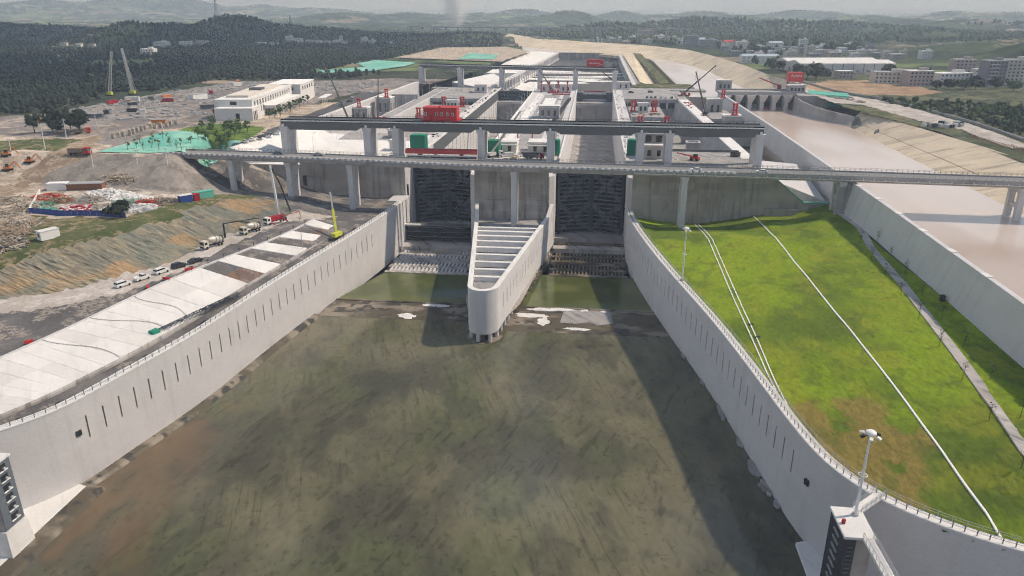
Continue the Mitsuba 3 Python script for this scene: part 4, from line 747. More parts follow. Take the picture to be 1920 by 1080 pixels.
for x0, x1 in ((18, 330), (-196, -52)):
    along(-.35, -.15, .1, .3, 'white_paint' if x0 > 0 else 'rail_grey', 'drain_pipe', x0, x1)
    mb = MB()
    for x in np.arange(x0, x1, 4.2): mb.bar(bq(x, -.25, .25), bq(x, -.1, 1.0), .2)
    part(t, 'pipe_brackets', mb, 'white_paint' if x0 > 0 else 'rail_grey', kind='stuff')
for x, zbase in ((-168.3, 23.), (-139.8, 21), (-110, 18), (-34.3, 13.5), (39.7, 14), (103.4, 24), (172, 22), (240, 20)):
    y = ybr(x); tp = zb(x) - .92
    mb = MB(); mb.hexa([(x - 1.3, y + 1, tp - 2.0), (x + 1.3, y + 1, tp - 2.0), (x + 1.3, y + 11.6, tp - 2.0), (x - 1.3, y + 11.6, tp - 2.0), (x - 1.5, y + .4, tp), (x + 1.5, y + .4, tp), (x + 1.5, y + 12.2, tp), (x - 1.5, y + 12.2, tp)]); part(t, 'cap_beam', mb, 'concrete_light')
    for o in (2.4, 10):
        mb = MB(); mb.box(x - 1.15, x + 1.15, y + o - 1, y + o + 1, zbase, tp - 2); part(t, 'pier', mb, 'concrete_light')
    if x < -100 or x > 100:
        mb = MB(); mb.box(x - .7, x + .7, y + 3.4, y + 9, tp - 8.5, tp - 7); part(t, 'tie_beam', mb, 'concrete_light')
mb = MB(); mb.hexa([(-206, 330.5, 34), (-190, 330.2, 34), (-190, 343, 34), (-206, 343.5, 34), (-206, 331.3, 41.6), (-190, 330.6, 41.4), (-190, 343, 41.4), (-206, 343.5, 41.6)]); part(t, 'abutment', mb, 'concrete_raw')

# ---------- gantries over the lock ----------
def gantry(label, cols, yf, depth, ztop, zmin, zmid, zcol, cw, rail):
    t = thing('gantry_bridge', label, 'gantry')
    for x in cols:
        for o in (0, depth):
            y = yf(x) + o; mb = MB(); mb.box(x - cw / 2, x + cw / 2, y - 1.5, y + 1.5, zcol, zmin - .5); mb.hexa([(x - cw / 2, y - 1.5, zmin - 2.5), (x + cw / 2, y - 1.5, zmin - 2.5), (x + cw / 2, y + 1.5, zmin - 2.5), (x - cw / 2, y + 1.5, zmin - 2.5), (x - cw / 2 - .8, y - 1.7, zmin - .4), (x + cw / 2 + .8, y - 1.7, zmin - .4), (x + cw / 2 + .8, y + 1.7, zmin - .4), (x - cw / 2 - .8, y + 1.7, zmin - .4)]); part(t, 'column', mb, 'concrete_light')
            mb = MB(); mb.box(x - .5, x + .5, y - 2.2, y - 1.2, zmin - .4, zmin + .9); part(t, 'bearing', mb, 'white_paint')
    for a, b in zip(cols[:-1], cols[1:]):
        e = 1.4 if a == cols[0] else 0; f = 1.4 if b == cols[-1] else 0; a2, b2 = a - e + .1, b + f - .1; L = b2 - a2; h = min(5, L / 4); zm = zmid if L > 20 else zmin - .6
        pr = [(a2, zmin), (a2 + h * .35, zmin), (a2 + h, zm), (b2 - h, zm), (b2 - h * .35, zmin), (b2, zmin), (b2, ztop), (a2, ztop)]; n = len(pr); i = np.arange(n); j = (i + 1) % n
        for o in (-1.2, depth - 1.2):
            mb = MB(); V0 = [(x, yf(x) + o, z) for x, z in pr]; V1 = [(x, yf(x) + o + 2.2, z) for x, z in pr]; mb.add(V0 + V1, np.stack([i, j, j + n, i + n], 1)); fan = np.array([[0, 1, 6, 7], [1, 2, 5, 6], [2, 3, 4, 5]]); fan = np.array([[0, 1, 7, 7]]) if False else np.array([[7, 0, 1, 1], [7, 1, 2, 2], [7, 2, 3, 3], [7, 3, 6, 6], [3, 4, 6, 6], [4, 5, 6, 6]])[:, :3]
            mb.add(V0 + V1, np.vstack([fan, fan[:, ::-1] + n])); part(t, 'girder', mb, 'steel_grey')
    a, b = cols[0] - 1.4, cols[-1] + 1.4
    mb = MB(); mb.hexa([(a, yf(a) - 1.8, ztop), (b, yf(b) - 1.8, ztop), (b, yf(b) + depth + 1.8, ztop), (a, yf(a) + depth + 1.8, ztop), (a, yf(a) - 1.8, ztop + .35), (b, yf(b) - 1.8, ztop + .35), (b, yf(b) + depth + 1.8, ztop + .35), (a, yf(a) + depth + 1.8, ztop + .35)]); part(t, 'deck', mb, 'steel_grey')
    mb = MB(); mb.bar((a, yf(a) - 1.9, ztop + .25), (b, yf(b) - 1.9, ztop + .25), .25, .5); part(t, 'edge_strip', mb, 'white_paint')
    for o in (0, depth):
        mb = MB(); mb.bar((a, yf(a) + o, ztop + .6), (b, yf(b) + o, ztop + .6), .7, .5); part(t, 'crane_rail', mb, 'steel_dark')
    for o in (-1.7, depth + 1.7):
        mb = MB(); n = int((b - a) / 2.5)
        for k in range(n + 1):
            x = a + (b - a) * k / n; mb.bar((x, yf(x) + o, ztop + .35), (x, yf(x) + o, ztop + 1.5), .09)
        part(t, 'rail_posts', mb, 'steel_dark', kind='stuff'); mb = MB(); mb.bar((a, yf(a) + o, ztop + 1.5), (b, yf(b) + o, ztop + 1.5), .1); part(t, 'rail', mb, 'steel_dark')
    return t
yg = lambda x: 371 - .008 * x; yfar = lambda x: 735.5 - .17 * x
gantry('long dark steel gantry bridge on paired white columns across the near end of the lock', [-157.5, -114, -99.2, -55.6, -21, 23.2, 36.8, 79.4], yg, 10.5, 54.2, 51.9, 49.9, ZL, 3.3, True)
gantry('far dark gantry bridge on white columns across the upper end of the lock', [-175, -134, -91.5, -53.5, -19, 18], yfar, 10, 55.4, 53.6, 52.6, ZL - 1, 4.2, True)
t = thing('trolley_house', 'bright red trolley house with a row of windows riding on the near gantry bridge', 'trolley house')
mb = MB(); mb.box(-84.6, -67.8, 372, 380, 55.6, 61.4); part(t, 'body', mb, 'red_paint'); mb = MB(); mb.prism([(-84.9, 371.6), (-67.5, 371.6), (-67.5, 380.4), (-84.9, 380.4)], 61.4, 61.8); part(t, 'roof', mb, 'red_paint'); mb = MB(); mb.box(-76.6, -75.8, 371.9, 373, 61.8, 62.6); part(t, 'roof_vent', mb, 'red_paint')
for x in (-83.4, -78, -75.3, -72.6, -69.9):
    mb = MB(); mb.box(x - .55, x + .55, 371.86, 372.0, 57.7, 59.3); k = part(t, 'window', mb, 'white_paint'); mb = MB(); mb.box(x - .35, x + .35, 371.8, 371.9, 57.9, 59.1); scene[k + '__pane'] = mikit.ply(mb.mesh(), 'mat_window_dark')
mb = MB(); mb.box(-81.1, -80.2, 371.85, 372.0, 55.9, 58.1); part(t, 'door', mb, 'red_dark'); mb = MB(); mb.box(-86, -66.5, 370.8, 382, 55.0, 55.6); part(t, 'bogie_frame', mb, 'red_dark')
t = thing('trolley_house', 'red trolley house with white lettering on the far gantry bridge', 'trolley house')
mb = MB(); mb.box(-8.5, 7.4, 737, 744, 56.4, 62.8); part(t, 'body', mb, 'red_paint'); mb = MB(); mb.box(-9, 7.9, 736.6, 744.4, 62.8, 63.2); part(t, 'roof', mb, 'red_dark'); lt = MB()
for k in range(11): 
    x = -6.6 + k * .98; lt.box(x, x + .7, 736.9, 737, 59.9, 60.05); lt.box(x + .1, x + .22, 736.9, 737, 59.3, 60.4); lt.box(x + .45, x + .6, 736.9, 737, 59.2, 60.3); lt.box(x, x + .65, 736.9, 737, 59.4, 59.55)
for x in (3.6, 5.4): lt.box(x, x + .2, 736.9, 737, 57.6, 59); lt.box(x - .5, x + .7, 736.9, 737, 58.6, 58.8)
part(t, 'lettering', lt, 'white_paint', kind='stuff')
t = thing('lifting_beam', 'dark red lifting beam with grey lower flange hung across the left chamber under the gantry', 'lifting beam')
mb = MB(); mb.box(-93.4, -57.2, 366.5, 368.2, 39.7, 41.9); part(t, 'beam', mb, 'deep_red'); mb = MB(); mb.box(-93, -57.4, 366.2, 368.6, 41.9, 42.15); part(t, 'flange', mb, 'red_dark'); mb = MB(); mb.box(-92.5, -57.6, 366, 368.4, 37.6, 38.3); part(t, 'lower_beam', mb, 'steel_dark')
mb = MB(); mb.box(-92.5, -57.6, 365.9, 367, 38.6, 39.1); part(t, 'white_strip', mb, 'white_paint')
for x in (-86, -65):
    mb = MB(); mb.box(x - .8, x + .8, 366.3, 368.5, 38.3, 39.7); part(t, 'hanger', mb, 'red_dark'); mb = MB(); mb.tube((x + 3, 367.4, 42), (x + 3, 372, 50), .12); part(t, 'cable', mb, 'steel_dark')
# ---------- valve houses, hoists, tanks ----------
def house(name, label, x0, x1, y0, y1, z0, h, mat, wins, roof='concrete_white', group=None, door=False):
    t = thing(name, label, 'house', group); mb = MB(); mb.box(x0, x1, y0, y1, z0, z0 + h); part(t, 'wall', mb, mat); mb = MB(); mb.box(x0 - .5, x1 + .5, y0 - .5, y1 + .5, z0 + h, z0 + h + .5); part(t, 'roof', mb, roof)
    mb = MB(); mb.box(x0 - .5, x1 + .5, y0 - .5, y0 - .2, z0 + h + .5, z0 + h + 1.0); part(t, 'parapet', mb, mat)
    for k in range(wins):
        x = x0 + (x1 - x0) * (k + .5 + .18) / (wins + .36); w = min(.9, (x1 - x0) / wins * .28); mb = MB(); mb.box(x - w, x + w, y0 - .06, y0 + .1, z0 + h * .22, z0 + h * .74); k_ = part(t, 'window', mb, 'window_dark'); mb = MB(); mb.box(x - w - .12, x + w + .12, y0 - .18, y0, z0 + h * .16, z0 + h * .22); scene[k_ + '__sill'] = mikit.ply(mb.mesh(), 'mat_concrete_white')
    for k in range(2):
        y = y0 + (y1 - y0) * (k + .5) / 2; mb = MB(); mb.box(x1 - .1, x1 + .06, y - .6, y + .6, z0 + h * .25, z0 + h * .72); part(t, 'window', mb, 'window_dark')
    if door: mb = MB(); mb.box(x1 - 1.9, x1 - .8, y0 - .05, y0 + .1, z0, z0 + 2.2); part(t, 'door', mb, 'steel_dark')
    return t
house('machine_house', 'square grey machine house with slit windows in the middle of the lock island', -38.7, -24.4, 533, 545, ZL + .2, 7.6, 'concrete_grey', 3)
for x0, x1, w_ in ((-52.6, -40.6, 'left'), (-34.2, -21.4, 'right')):
    t = house('machine_house', f"white machine house with a broad flat roof at the island\'s near end, {w_} one", x0, x1, 396, 410, ZL, 5.2, 'concrete_white', 2); mb = MB(); mb.box(x0 - 1, x1 + .8, 393.6, 396, ZL + 4.3, ZL + 4.8); part(t, 'canopy', mb, 'concrete_white')
for x0, x1, w_ in ((-51.2, -37.6, 'left'), (-32.4, -21.6, 'right')): house('machine_house', f'pale machine house at the far end of the island, {w_} one of two', x0, x1, 714, 726, ZL, 6.2, 'concrete_light', 2)
house('machine_house', 'grey machine house in the outer left pool, nearer one, red hoist on its roof', -171.5, -161.5, 530, 540, 30, 11, 'concrete_grey', 2); house('machine_house', 'grey machine house in the outer left pool, farther one, red hoist on its roof', -168.4, -157, 577, 590, 30, 13, 'concrete_grey', 2)
house('machine_house', 'small glazed machine house between two red hoists on the left valve platform', -118.6, -109, 604, 612, 33.5, 5, 'concrete_light', 3); house('machine_house', 'pale machine house on the far left gallery', -110, -99, 700, 709, ZL, 6.5, 'concrete_light', 2)
house('machine_house', 'small dark doored machine house at the near end of the left inner pool', -121, -113, 436, 444, ZL, 4.6, 'concrete_grey', 1, door=True); house('machine_house', 'small white hut beside the near left gantry columns', -109.5, -102.5, 396, 404, ZL, 5, 'concrete_white', 1, door=True)
house('machine_house', 'pale machine house between red hoists on the farther right valve platform', 33, 40.5, 585, 593, 34, 6.2, 'concrete_light', 2); house('machine_house', 'pale machine house on the nearer right valve platform', 34, 44, 510, 517, 33, 3.2, 'concrete_white', 2)
t = house('machine_house', 'tall grey two-level machine house with wide openings between the right gantry columns', 25.5, 37, 388, 400, ZL, 6, 'concrete_light', 2); mb = MB(); mb.box(24.6, 38, 386.5, 401, ZL + 6.5, ZL + 7.2); part(t, 'mid_slab', mb, 'concrete_white'); mb = MB(); mb.box(26, 36.5, 392, 400, ZL + 7.2, ZL + 12); part(t, 'upper_wall', mb, 'concrete_grey')
for x in (28.4, 33.6): mb = MB(); mb.box(x - 1.4, x + 1.4, 391.8, 392.1, ZL + 8, ZL + 11.2); part(t, 'window', mb, 'window_dark')  # dark panes fill the wide openings, inner shade put into the colour
house('machine_house', 'tall grey machine house in the outer right pool, farther one', 86.6, 97.4, 598, 610, 28, 14.5, 'concrete_grey', 2); house('machine_house', 'grey machine house in the outer right pool, nearer one under a red hoist', 86.7, 98.2, 518, 530, 26, 14.5, 'concrete_grey', 2)
for y0_, y1_, z_, w_ in ((560, 612, 33.4, 'farther'), (500, 530, 31, 'nearer')): mb = MB(); mb.box(84, 104, y0_, y1_, 24, z_); single('pool_platform', mb, 'concrete_grey', f'grey platform under the {w_} machine house of the outer right pool', 'platform')
house('control_house', 'grey control house with slit windows at the left end of the weir', 107, 119, 692, 704, 39, 9.5, 'concrete_grey', 3); house('control_house', 'grey control house with slit windows at the right end of the weir', 164.5, 177.5, 676, 688, 40.7, 5.8, 'concrete_grey', 4)
house('machine_house', 'pale machine house at the far right corner of the lock', 21, 33, 745, 755, ZL, 6.5, 'concrete_light', 2)
hoist = MB(); hoist2 = MB(); cap = MB(); hoist.tube((-.9, 0, 0), (-.9, 0, 6.6), .55, n=10); hoist2.tube((.9, 0, 0), (.9, 0, 6.2), .55, n=10)
for x in (-.9, .9): cap.box(x - .75, x + .75, -.75, .75, 5.9, 6.8)
base = MB(); base.box(-2, 2, -1.4, 1.4, 0, .6); bolt = MB(); bolt.box(-1.6, 1.6, -.2, .2, 2.6, 3.1)
HP = [('cylinder', P(hoist, 'red_paint', 40)), ('cylinder', P(hoist2, 'red_paint', 40)), ('cap', P(cap, 'red_paint')), ('base', P(base, 'deep_red')), ('tie', P(bolt, 'red_dark'))]
for x, y, z, s, w_ in ((-127.5, 545, 33, 1.1, 'at the near end of the left inner pool'), (-121.3, 609, 33.5, 1.2, 'left of the small glazed house on the left valve platform'), (-106.2, 609, 33.5, 1.2, 'right of the small glazed house on the left valve platform'), (-168, 533, 41.6, .9, 'on the nearer house of the outer left pool'), (-161, 582, 43.6, .9, 'on the farther house of the outer left pool'), (29.6, 591, 34, 1.25, 'left of the house on the farther right valve platform'), (45.5, 591, 34, 1.25, 'right of the house on the farther right valve platform'), (30.6, 510, 33, 1.2, 'left end of the nearer right valve platform'), (48, 510, 33, 1.2, 'right end of the nearer right valve platform'), (93.5, 522, 41, 1.15, 'on the nearer house of the outer right pool'), (98.5, 606, 43, 1.0, 'on the farther house of the outer right pool')):
    stamp('valve_hoist', HP, place(None, x, y, z, 0, s), 'red twin cylinder hoist ' + w_, 'hoist', 'red valve hoists')
post = MB(); post.tube((0, 0, 0), (0, 0, 8.5), .38, n=8); head = MB(); head.box(-.8, .8, -.6, .6, 7.6, 9.2); foot = MB(); foot.box(-.8, .8, -.8, .8, 0, .5); PP = [('shaft', P(post, 'red_paint', 40)), ('head', P(head, 'red_dark')), ('foot', P(foot, 'deep_red'))]
for k, (x, y, s) in enumerate([(-52, 438, .95), (-44, 439, .95), (-35.6, 440, .95)]): stamp('hoist_post', PP, place(None, x, y, ZL, 0, s), f'red hoist post behind the near machine houses of the island, {ORD[k]} from the left', 'post', 'red posts near the island houses')
for k, (x, y) in enumerate([(-49.5, 711), (-42, 712), (-34, 712), (-25.5, 712)]): stamp('hoist_post', PP, place(None, x, y, ZL, 0, 1.1), f'red hoist post at the far end of the island, {ORD[k]} from the left', 'post', 'red posts at the far island houses')
def roundbox(w, d, h, r=1.):
    pts = [(sx * (w / 2 - r) + r * math.cos(a), sy * (d / 2 - r) + r * math.sin(a)) for sx, sy, a0 in ((1, 1, 0), (-1, 1, math.pi / 2), (-1, -1, math.pi), (1, -1, 1.5 * math.pi)) for a in np.linspace(a0, a0 + math.pi / 2, 5)]
    mb = MB(); mb.prism(pts, 0, h); mb.prism([(x * .88, y * .88) for x, y in pts], h, h + .35); return mb
for x, y, w, d, w_ in ((-94.5, 402, 9, 7, 'left of the left chamber'), (-51.2, 388, 6.5, 6, 'on the left side of the island'), (-19.6, 393, 5.2, 5.6, 'on the right side of the island'), (20.6, 398, 5.4, 6, 'right of the right chamber')):
    t = thing('wrapped_tank', 'tall machine wrapped in dark green netting ' + w_, 'wrapped machine', 'netted machines by the gates'); b = roundbox(w, d, 7.4, 1.6); V, Fc = b.mesh(); part(t, 'wrapping', (V + [x, y, ZL + .5], Fc), 'netting', 50)
    mb = MB(); mb.box(x - w / 2, x + w / 2, y - d / 2, y + d / 2, ZL, ZL + .5); part(t, 'base', mb, 'concrete_grey')
    fr = MB()
    for sx in (-1, 1): fr.tube((x + sx * w * .3, y + 1, ZL + 8), (x + sx * w * .3, y + 1, ZL + 11.4), .1); fr.tube((x - w * .3, y + 1, ZL + 8.6 + sx * 1.2), (x + w * .3, y + 1, ZL + 10.4), .08)
    part(t, 'scaffold', fr, 'rail_grey')
t = thing('access_walkway', 'light arched steel walkway with railings over the right chamber by the mitre gate', 'walkway'); ax = np.linspace(-19.5, 21.5, 15); az = ZL + 1.2 + 2.2 * np.sin((ax + 19.5) / 41 * math.pi); mb = MB()
for a, b, c, d in zip(ax[:-1], ax[1:], az[:-1], az[1:]): mb.bar((a, 350.5, c), (b, 350.5, d), .28, .3); 
part(t, 'edge', mb, 'white_paint'); mb = MB()
for a, b, c, d in zip(ax[:-1], ax[1:], az[:-1], az[1:]): mb.bar((a, 351.8, c - .1), (b, 351.8, d - .1), 2.2, .15)
part(t, 'deck', mb, 'rail_grey'); mb = MB()
for a, c in zip(ax, az): mb.bar((a, 350.5, c), (a, 350.5, c + 1.1), .08); mb.bar((a, 350.5, ZL - .2), (a, 350.5, c), .1)
part(t, 'posts', mb, 'rail_grey', kind='stuff')
# ---------- lamp posts on the walls ----------
lp = MB(); lp.tube((0, 0, 0), (0, 0, 9), .13, .08, 6); la = MB(); la.bar((0, 0, 8.9), (1.5, 0, 9.3), .1); lh = MB(); lh.box(1.2, 2.3, -.2, .2, 9.2, 9.4); LP = [('shaft', P(lp, 'white_paint')), ('arm', P(la, 'white_paint')), ('head', P(lh, 'rail_grey'))]
for k in range(10): stamp('lamp_post', LP, place(None, -152.2, 458 + 30 * k, ZL, 0), f'white lamp post on the left pool dividing wall, {ORD[k]} from the camera', 'lamp post', 'lamp posts on the left pool wall')
for k in range(13): stamp('lamp_post', LP, place(None, -55.8, 420 + 24 * k, ZL, math.pi), f'white lamp post along the left edge of the lock island, {ORD[k]} from the camera', 'lamp post', 'lamp posts on the island')
for k in range(9): stamp('lamp_post', LP, place(None, 24, 425 + 36 * k, ZL, 0), f'white lamp post along the right chamber wall, {ORD[k]} from the camera', 'lamp post', 'lamp posts on the right chamber wall')
for k in range(5): stamp('lamp_post', LP, place(None, -160 + 9 * k, 380 + 13 * k, ZL, .8), f'white lamp post on the left lock platform, {ORD[k]} from the camera', 'lamp post', 'lamp posts on the left platform')
# ---------- high-mast floodlights ----------
def mast(label, x, y, z0, h):
    t = thing('floodlight_mast', label, 'floodlight'); mb = MB(); mb.tube((x, y, z0), (x, y, z0 + h), .3, .17, 12); part(t, 'shaft', mb, 'white_paint', 40); mb = MB(); mb.tube((x, y, z0), (x, y, z0 + .5), .6, n=10); part(t, 'base', mb, 'rail_grey')
    r = trimesh.creation.torus(.75, .07, 16, 6); r.apply_translation([x, y, z0 + h * .52]); mb = MB(); mb.tm(r); mb.bar((x - .75, y, z0 + h * .52), (x + .75, y, z0 + h * .52), .07); part(t, 'ring', mb, 'white_paint')
    d = trimesh.creation.icosphere(2, .95); d.apply_scale([1, 1, .55]); d.apply_translation([x, y, z0 + h + .5]); mb = MB(); mb.tm(d); part(t, 'dome', mb, 'white_paint', True)
    for k in range(6):
        a = k * math.pi / 3 + .3; c, s = math.cos(a), math.sin(a); mb = MB(); mb.bar((x + .3 * c, y + .3 * s, z0 + h), (x + 1.3 * c, y + 1.3 * s, z0 + h + .05), .1); mb.obox((x + 1.5 * c, y + 1.5 * s, z0 + h + .05), (.7, .55, .3), a, .35); part(t, 'lamp', mb, 'white_paint' if k % 3 else 'steel_dark')
mast('tall white floodlight mast on the right approach wall, nearer the bridge', 31.6, 241.5, ZW + .3, 17.6); mast('tall white floodlight mast on the right mooring tower near the camera', 49.4, 117.6, 22, 16.6)
# ---------- mooring towers and footbridges ----------
t = thing('mooring_tower', 'dark steel-faced mooring tower with a pale top at the right edge of the basin', 'mooring tower')
mb = MB(); mb.box(46.2, 50.6, 111.6, 119.4, -1, 21.6); part(t, 'core', mb, 'concrete_raw'); mb = MB(); mb.box(45.7, 51, 111.2, 119.8, 21.6, 22.1); part(t, 'top_slab', mb, 'concrete_white')
mb = MB(); mb.box(45.9, 46.2, 111.5, 119.4, .5, 21.55); part(t, 'steel_face', mb, 'gate_blue'); mb = MB(); mb.box(46, 47.8, 111.3, 111.6, .5, 21.55); part(t, 'steel_face', mb, 'gate_blue')
for k in range(12):
    mb = MB(); mb.box(45.65, 45.9, 113.8, 116.6, 1.6 + 1.66 * k, 1.85 + 1.66 * k); part(t, 'rung', mb, 'rail_grey')
for k in range(22):
    mb = MB(); mb.box(46.5, 47.4, 111.15, 111.3, 1 + .9 * k, 1.2 + .9 * k); part(t, 'ladder_rung', mb, 'steel_grey')
mb = MB(); mb.tube((46.6, 115, 22.1), (46.6, 115, 22.9), .35, n=8); part(t, 'bollard', mb, 'red_dark')
t = thing('mooring_tower', 'blue-grey mooring tower with six recessed bollards at the lower left corner', 'mooring tower')
mb = MB(); mb.hexa([(-123.5, 113.2, -1), (-115.9, 113.2, -1), (-115.9, 120.0, -1), (-123.5, 120.0, -1), (-123, 113.8, 6.8), (-116.4, 113.8, 6.8), (-116.4, 119.6, 6.8), (-123, 119.6, 6.8)]); part(t, 'plinth', mb, 'concrete_white')
mb = MB(); mb.box(-122.4, -116.8, 114.2, 119.3, 6.8, 21.8); part(t, 'shaft', mb, 'concrete_raw'); mb = MB(); mb.box(-116.8, -116.55, 114.2, 119.3, 7, 21.7); part(t, 'steel_face', mb, 'steel_face'); mb = MB(); mb.box(-122.7, -116.3, 113.9, 119.6, 21.8, 22.2); part(t, 'top_slab', mb, 'concrete_white')
for k in range(6):
    z = 8.2 + 2.3 * k; mb = MB(); mb.box(-116.6, -116.5, 116.1, 118.0, z, z + 1.35); k_ = part(t, 'recess_shade', mb, 'steel_dark'); mb = MB(); mb.tube((-116.6, 117.3, z + .3), (-116.1, 117.3, z + .55), .28, n=8); scene[k_ + '__bollard'] = mikit.ply(mb.mesh(), 'mat_rail_grey')  # flat dark plate for each mooring recess, recess shade put into its colour
    mb = MB(); mb.box(-116.5, -116.2, 115.9, 118.2, z - .16, z); scene[k_ + '__lip'] = mikit.ply(mb.mesh(), 'mat_white_paint')
def footbridge(label, p, q, w=1.7):
    t = thing('footbridge', label, 'footbridge'); p, q = np.array(p, float), np.array(q, float); mb = MB(); mb.bar(p, q, w, .55); part(t, 'deck', mb, 'concrete_white'); d = (q - p) / np.linalg.norm(q - p); nn = np.array([d[1], -d[0], 0]); n = int(np.linalg.norm(q - p) / 1.4)
    for s in (-1, 1):
        mb = MB()
        for k in range(n + 1): a = p + (q - p) * k / n + nn * s * w / 2; mb.bar(a, a + [0, 0, 1.3], .08)
        part(t, 'posts', mb, 'rail_grey', kind='stuff')
        for h in (.8, 1.35): mb = MB(); mb.bar(p + nn * s * w / 2 + [0, 0, h], q + nn * s * w / 2 + [0, 0, h], .07); part(t, 'rail', mb, 'rail_grey')
footbridge('white footbridge with railings from the right approach wall to the mooring tower', (50.2, 119.2, 21.9), (56.2, 124.8, 21.9)); footbridge('white footbridge with railings running from the mooring tower towards the camera', (49.6, 111.2, 21.9), (50.4, 84, 21.9))

# ---------- vehicles ----------
for n, c in (('white', (.72, .72, .71)), ('black', (.03, .03, .034)), ('silver', (.42, .43, .44)), ('bluegrey', (.12, .15, .19)), ('cream', (.6, .56, .47)), ('orange', (.6, .2, .05))): M('car_' + n, c, .3, .1, .5)
M('truck_brown', (.24, .19, .14), .7); M('lattice_dark', (.045, .045, .05), .6); M('lattice_pale', (.45, .45, .42), .6); M('crane_yellow', (.55, .58, .06), .45); M('bag_white', (.62, .61, .59), .8); M('rust', (.25, .12, .07), .9); M('plank', (.34, .27, .20), .9); M('green_paint', (.02, .22, .09), .6); M('roof_red', (.5, .06, .05), .6); M('roof_blue', (.42, .5, .58), .6)
M('wall_cream', (.56, .52, .46), .85); M('wall_pink', (.40, .34, .33), .85); M('wall_grey', (.27, .265, .27), .9); M('wall_purple', (.25, .235, .26), .9); M('wall_white', (.66, .65, .63), .8); M('stone_pale', (.42, .38, .32), .9)
def wheels(xs, w, r=.34):
    out = []
    for x in xs:
        for s in (-1, 1): mb = MB(); mb.tube((x, s * w - .1, r), (x, s * w + .1, r), r, n=10); out.append(('wheel', P(mb, 'tyre')))
    return out
def taper(mb, x0, x1, w, z0, z1, dx0, dx1, dw): mb.hexa([(x0, -w, z0), (x1, -w, z0), (x1, w, z0), (x0, w, z0), (x0 + dx0, -w + dw, z1), (x1 - dx1, -w + dw, z1), (x1 - dx1, w - dw, z1), (x0 + dx0, w - dw, z1)])
CW = wheels((-1.4, 1.4), .82)
def car_parts(col, kind='car'):
    b = MB(); b.hexa([(-2.25, -.9, .35), (2.25, -.9, .35), (2.25, .9, .35), (-2.25, .9, .35), (-2.3, -.9, .85), (2.3, -.88, .75), (2.3, .88, .75), (-2.3, .9, .85)]); taper(b, -2.25, 2.2, .9, .85, .98, .05, .1, .04)
    c = MB(); g = MB()
    if kind == 'pickup': taper(c, -.3, 1.2, .84, .96, 1.75, .1, .5, .12); taper(g, -.34, 1.24, .80, 1.08, 1.62, .1, .52, .02); b.box(-2.25, -.4, -.9, -.82, .95, 1.25); b.box(-2.25, -.4, .82, .9, .95, 1.25)
    elif kind == 'suv': taper(c, -2.15, 1.0, .86, .96, 1.75, .25, .6, .12); taper(g, -2.18, 1.05, .83, 1.1, 1.6, .25, .62, .02)
    else: taper(c, -1.7, .95, .84, .96, 1.45, .5, .65, .14); taper(g, -1.74, 1.0, .82, 1.02, 1.36, .5, .66, .03)
    hl = MB(); hl.box(2.24, 2.33, -.8, -.45, .6, .78); hl.box(2.24, 2.33, .45, .8, .6, .78)
    return [('body', P(b, col)), ('cabin', P(c, col)), ('window', P(g, 'mat_x'[:0] + 'window_dark'))] + CW + [('headlight', P(hl, 'white_paint'))]
CARS = {(c, k): car_parts('car_' + c, k) for c, k in (('white', 'suv'), ('white', 'pickup'), ('black', 'suv'), ('black', 'car'), ('silver', 'car'), ('white', 'car'), ('bluegrey', 'car'))}
def car(c, k, x, y, z, rz, label, group=None): return stamp('pickup_truck' if k == 'pickup' else 'car', CARS[(c, k)], place(None, x, y, z, rz, 1.1), label, 'car', group)
hd = math.radians(66)
for c, k, x, y, l in (('white', 'suv', -144.4, 204.7, 'silver white car parked on the berm road, nearest the camera'), ('white', 'pickup', -141.8, 211.0, 'white pickup truck parked on the berm road, second from the camera'), ('white', 'suv', -139.2, 217.8, 'white off-road car parked on the berm road between pickup and dark cars'), ('black', 'suv', -136.7, 224.1, 'black off-road car parked on the berm road behind the white cars'), ('black', 'car', -134.0, 229.9, 'black saloon car parked farthest along the berm road')):
    car(c, k, x, y, ground_z(x, y) + .05, hd, l)
sk = math.atan(-.0517)
for c, x, o, r, l in (('bluegrey', -147, 9.2, 0, 'dark car on the road bridge near its left end'), ('silver', -127, 9.0, 0, 'grey car on the road bridge above the second pier from the left'), ('white', 71, 3.6, math.pi, 'white car on the road bridge above the lawn'), ('white', 44, 3.4, math.pi, 'white car on the road bridge just right of the lawn pier')): car(c, 'car', x, ybr(x) + o, zb(x) + 1.17, sk + r, l)
for k, (x, y) in enumerate([(-184.0, 357), (-180.9, 362.3), (-178.3, 368), (-177.6, 375), (-176.4, 382), (-175.1, 391), (-174.8, 401), (-174.6, 410), (-186.1, 562), (-182.9, 534), (-192.3, 589), (-190.0, 634)]):
    c = ('black', 'white', 'silver', 'bluegrey')[k * 7 % 4]; car(c, 'car', x + 1.5, y, ground_z(x + 1.5, y) + .06, math.radians(78), f'{dict(black="black", white="white", silver="silver grey", bluegrey="dark blue-grey")[c]} car on the campus road beside the left retaining wall, {ORD[k]} from the bridge', 'cars parked along the campus road')
for k, x in enumerate([45, 48.5, 52, 57, 61, 66]): c = ('black', 'black', 'black', 'silver', 'white', 'black')[k]; car(c, 'car', x, 672, ZL + .02, math.pi / 2, f'{"silver" if c == "silver" else c} car parked on the far right gallery platform, {ORD[k]} from the left', 'cars on the far right gallery')
for x, y, l in ((33, 712, 'black car parked at the back of the far right gallery, left one'), (51, 718, 'black car parked at the back of the far right gallery, right one')): car('black', 'suv', x, y, ZL + .02, .3, l)
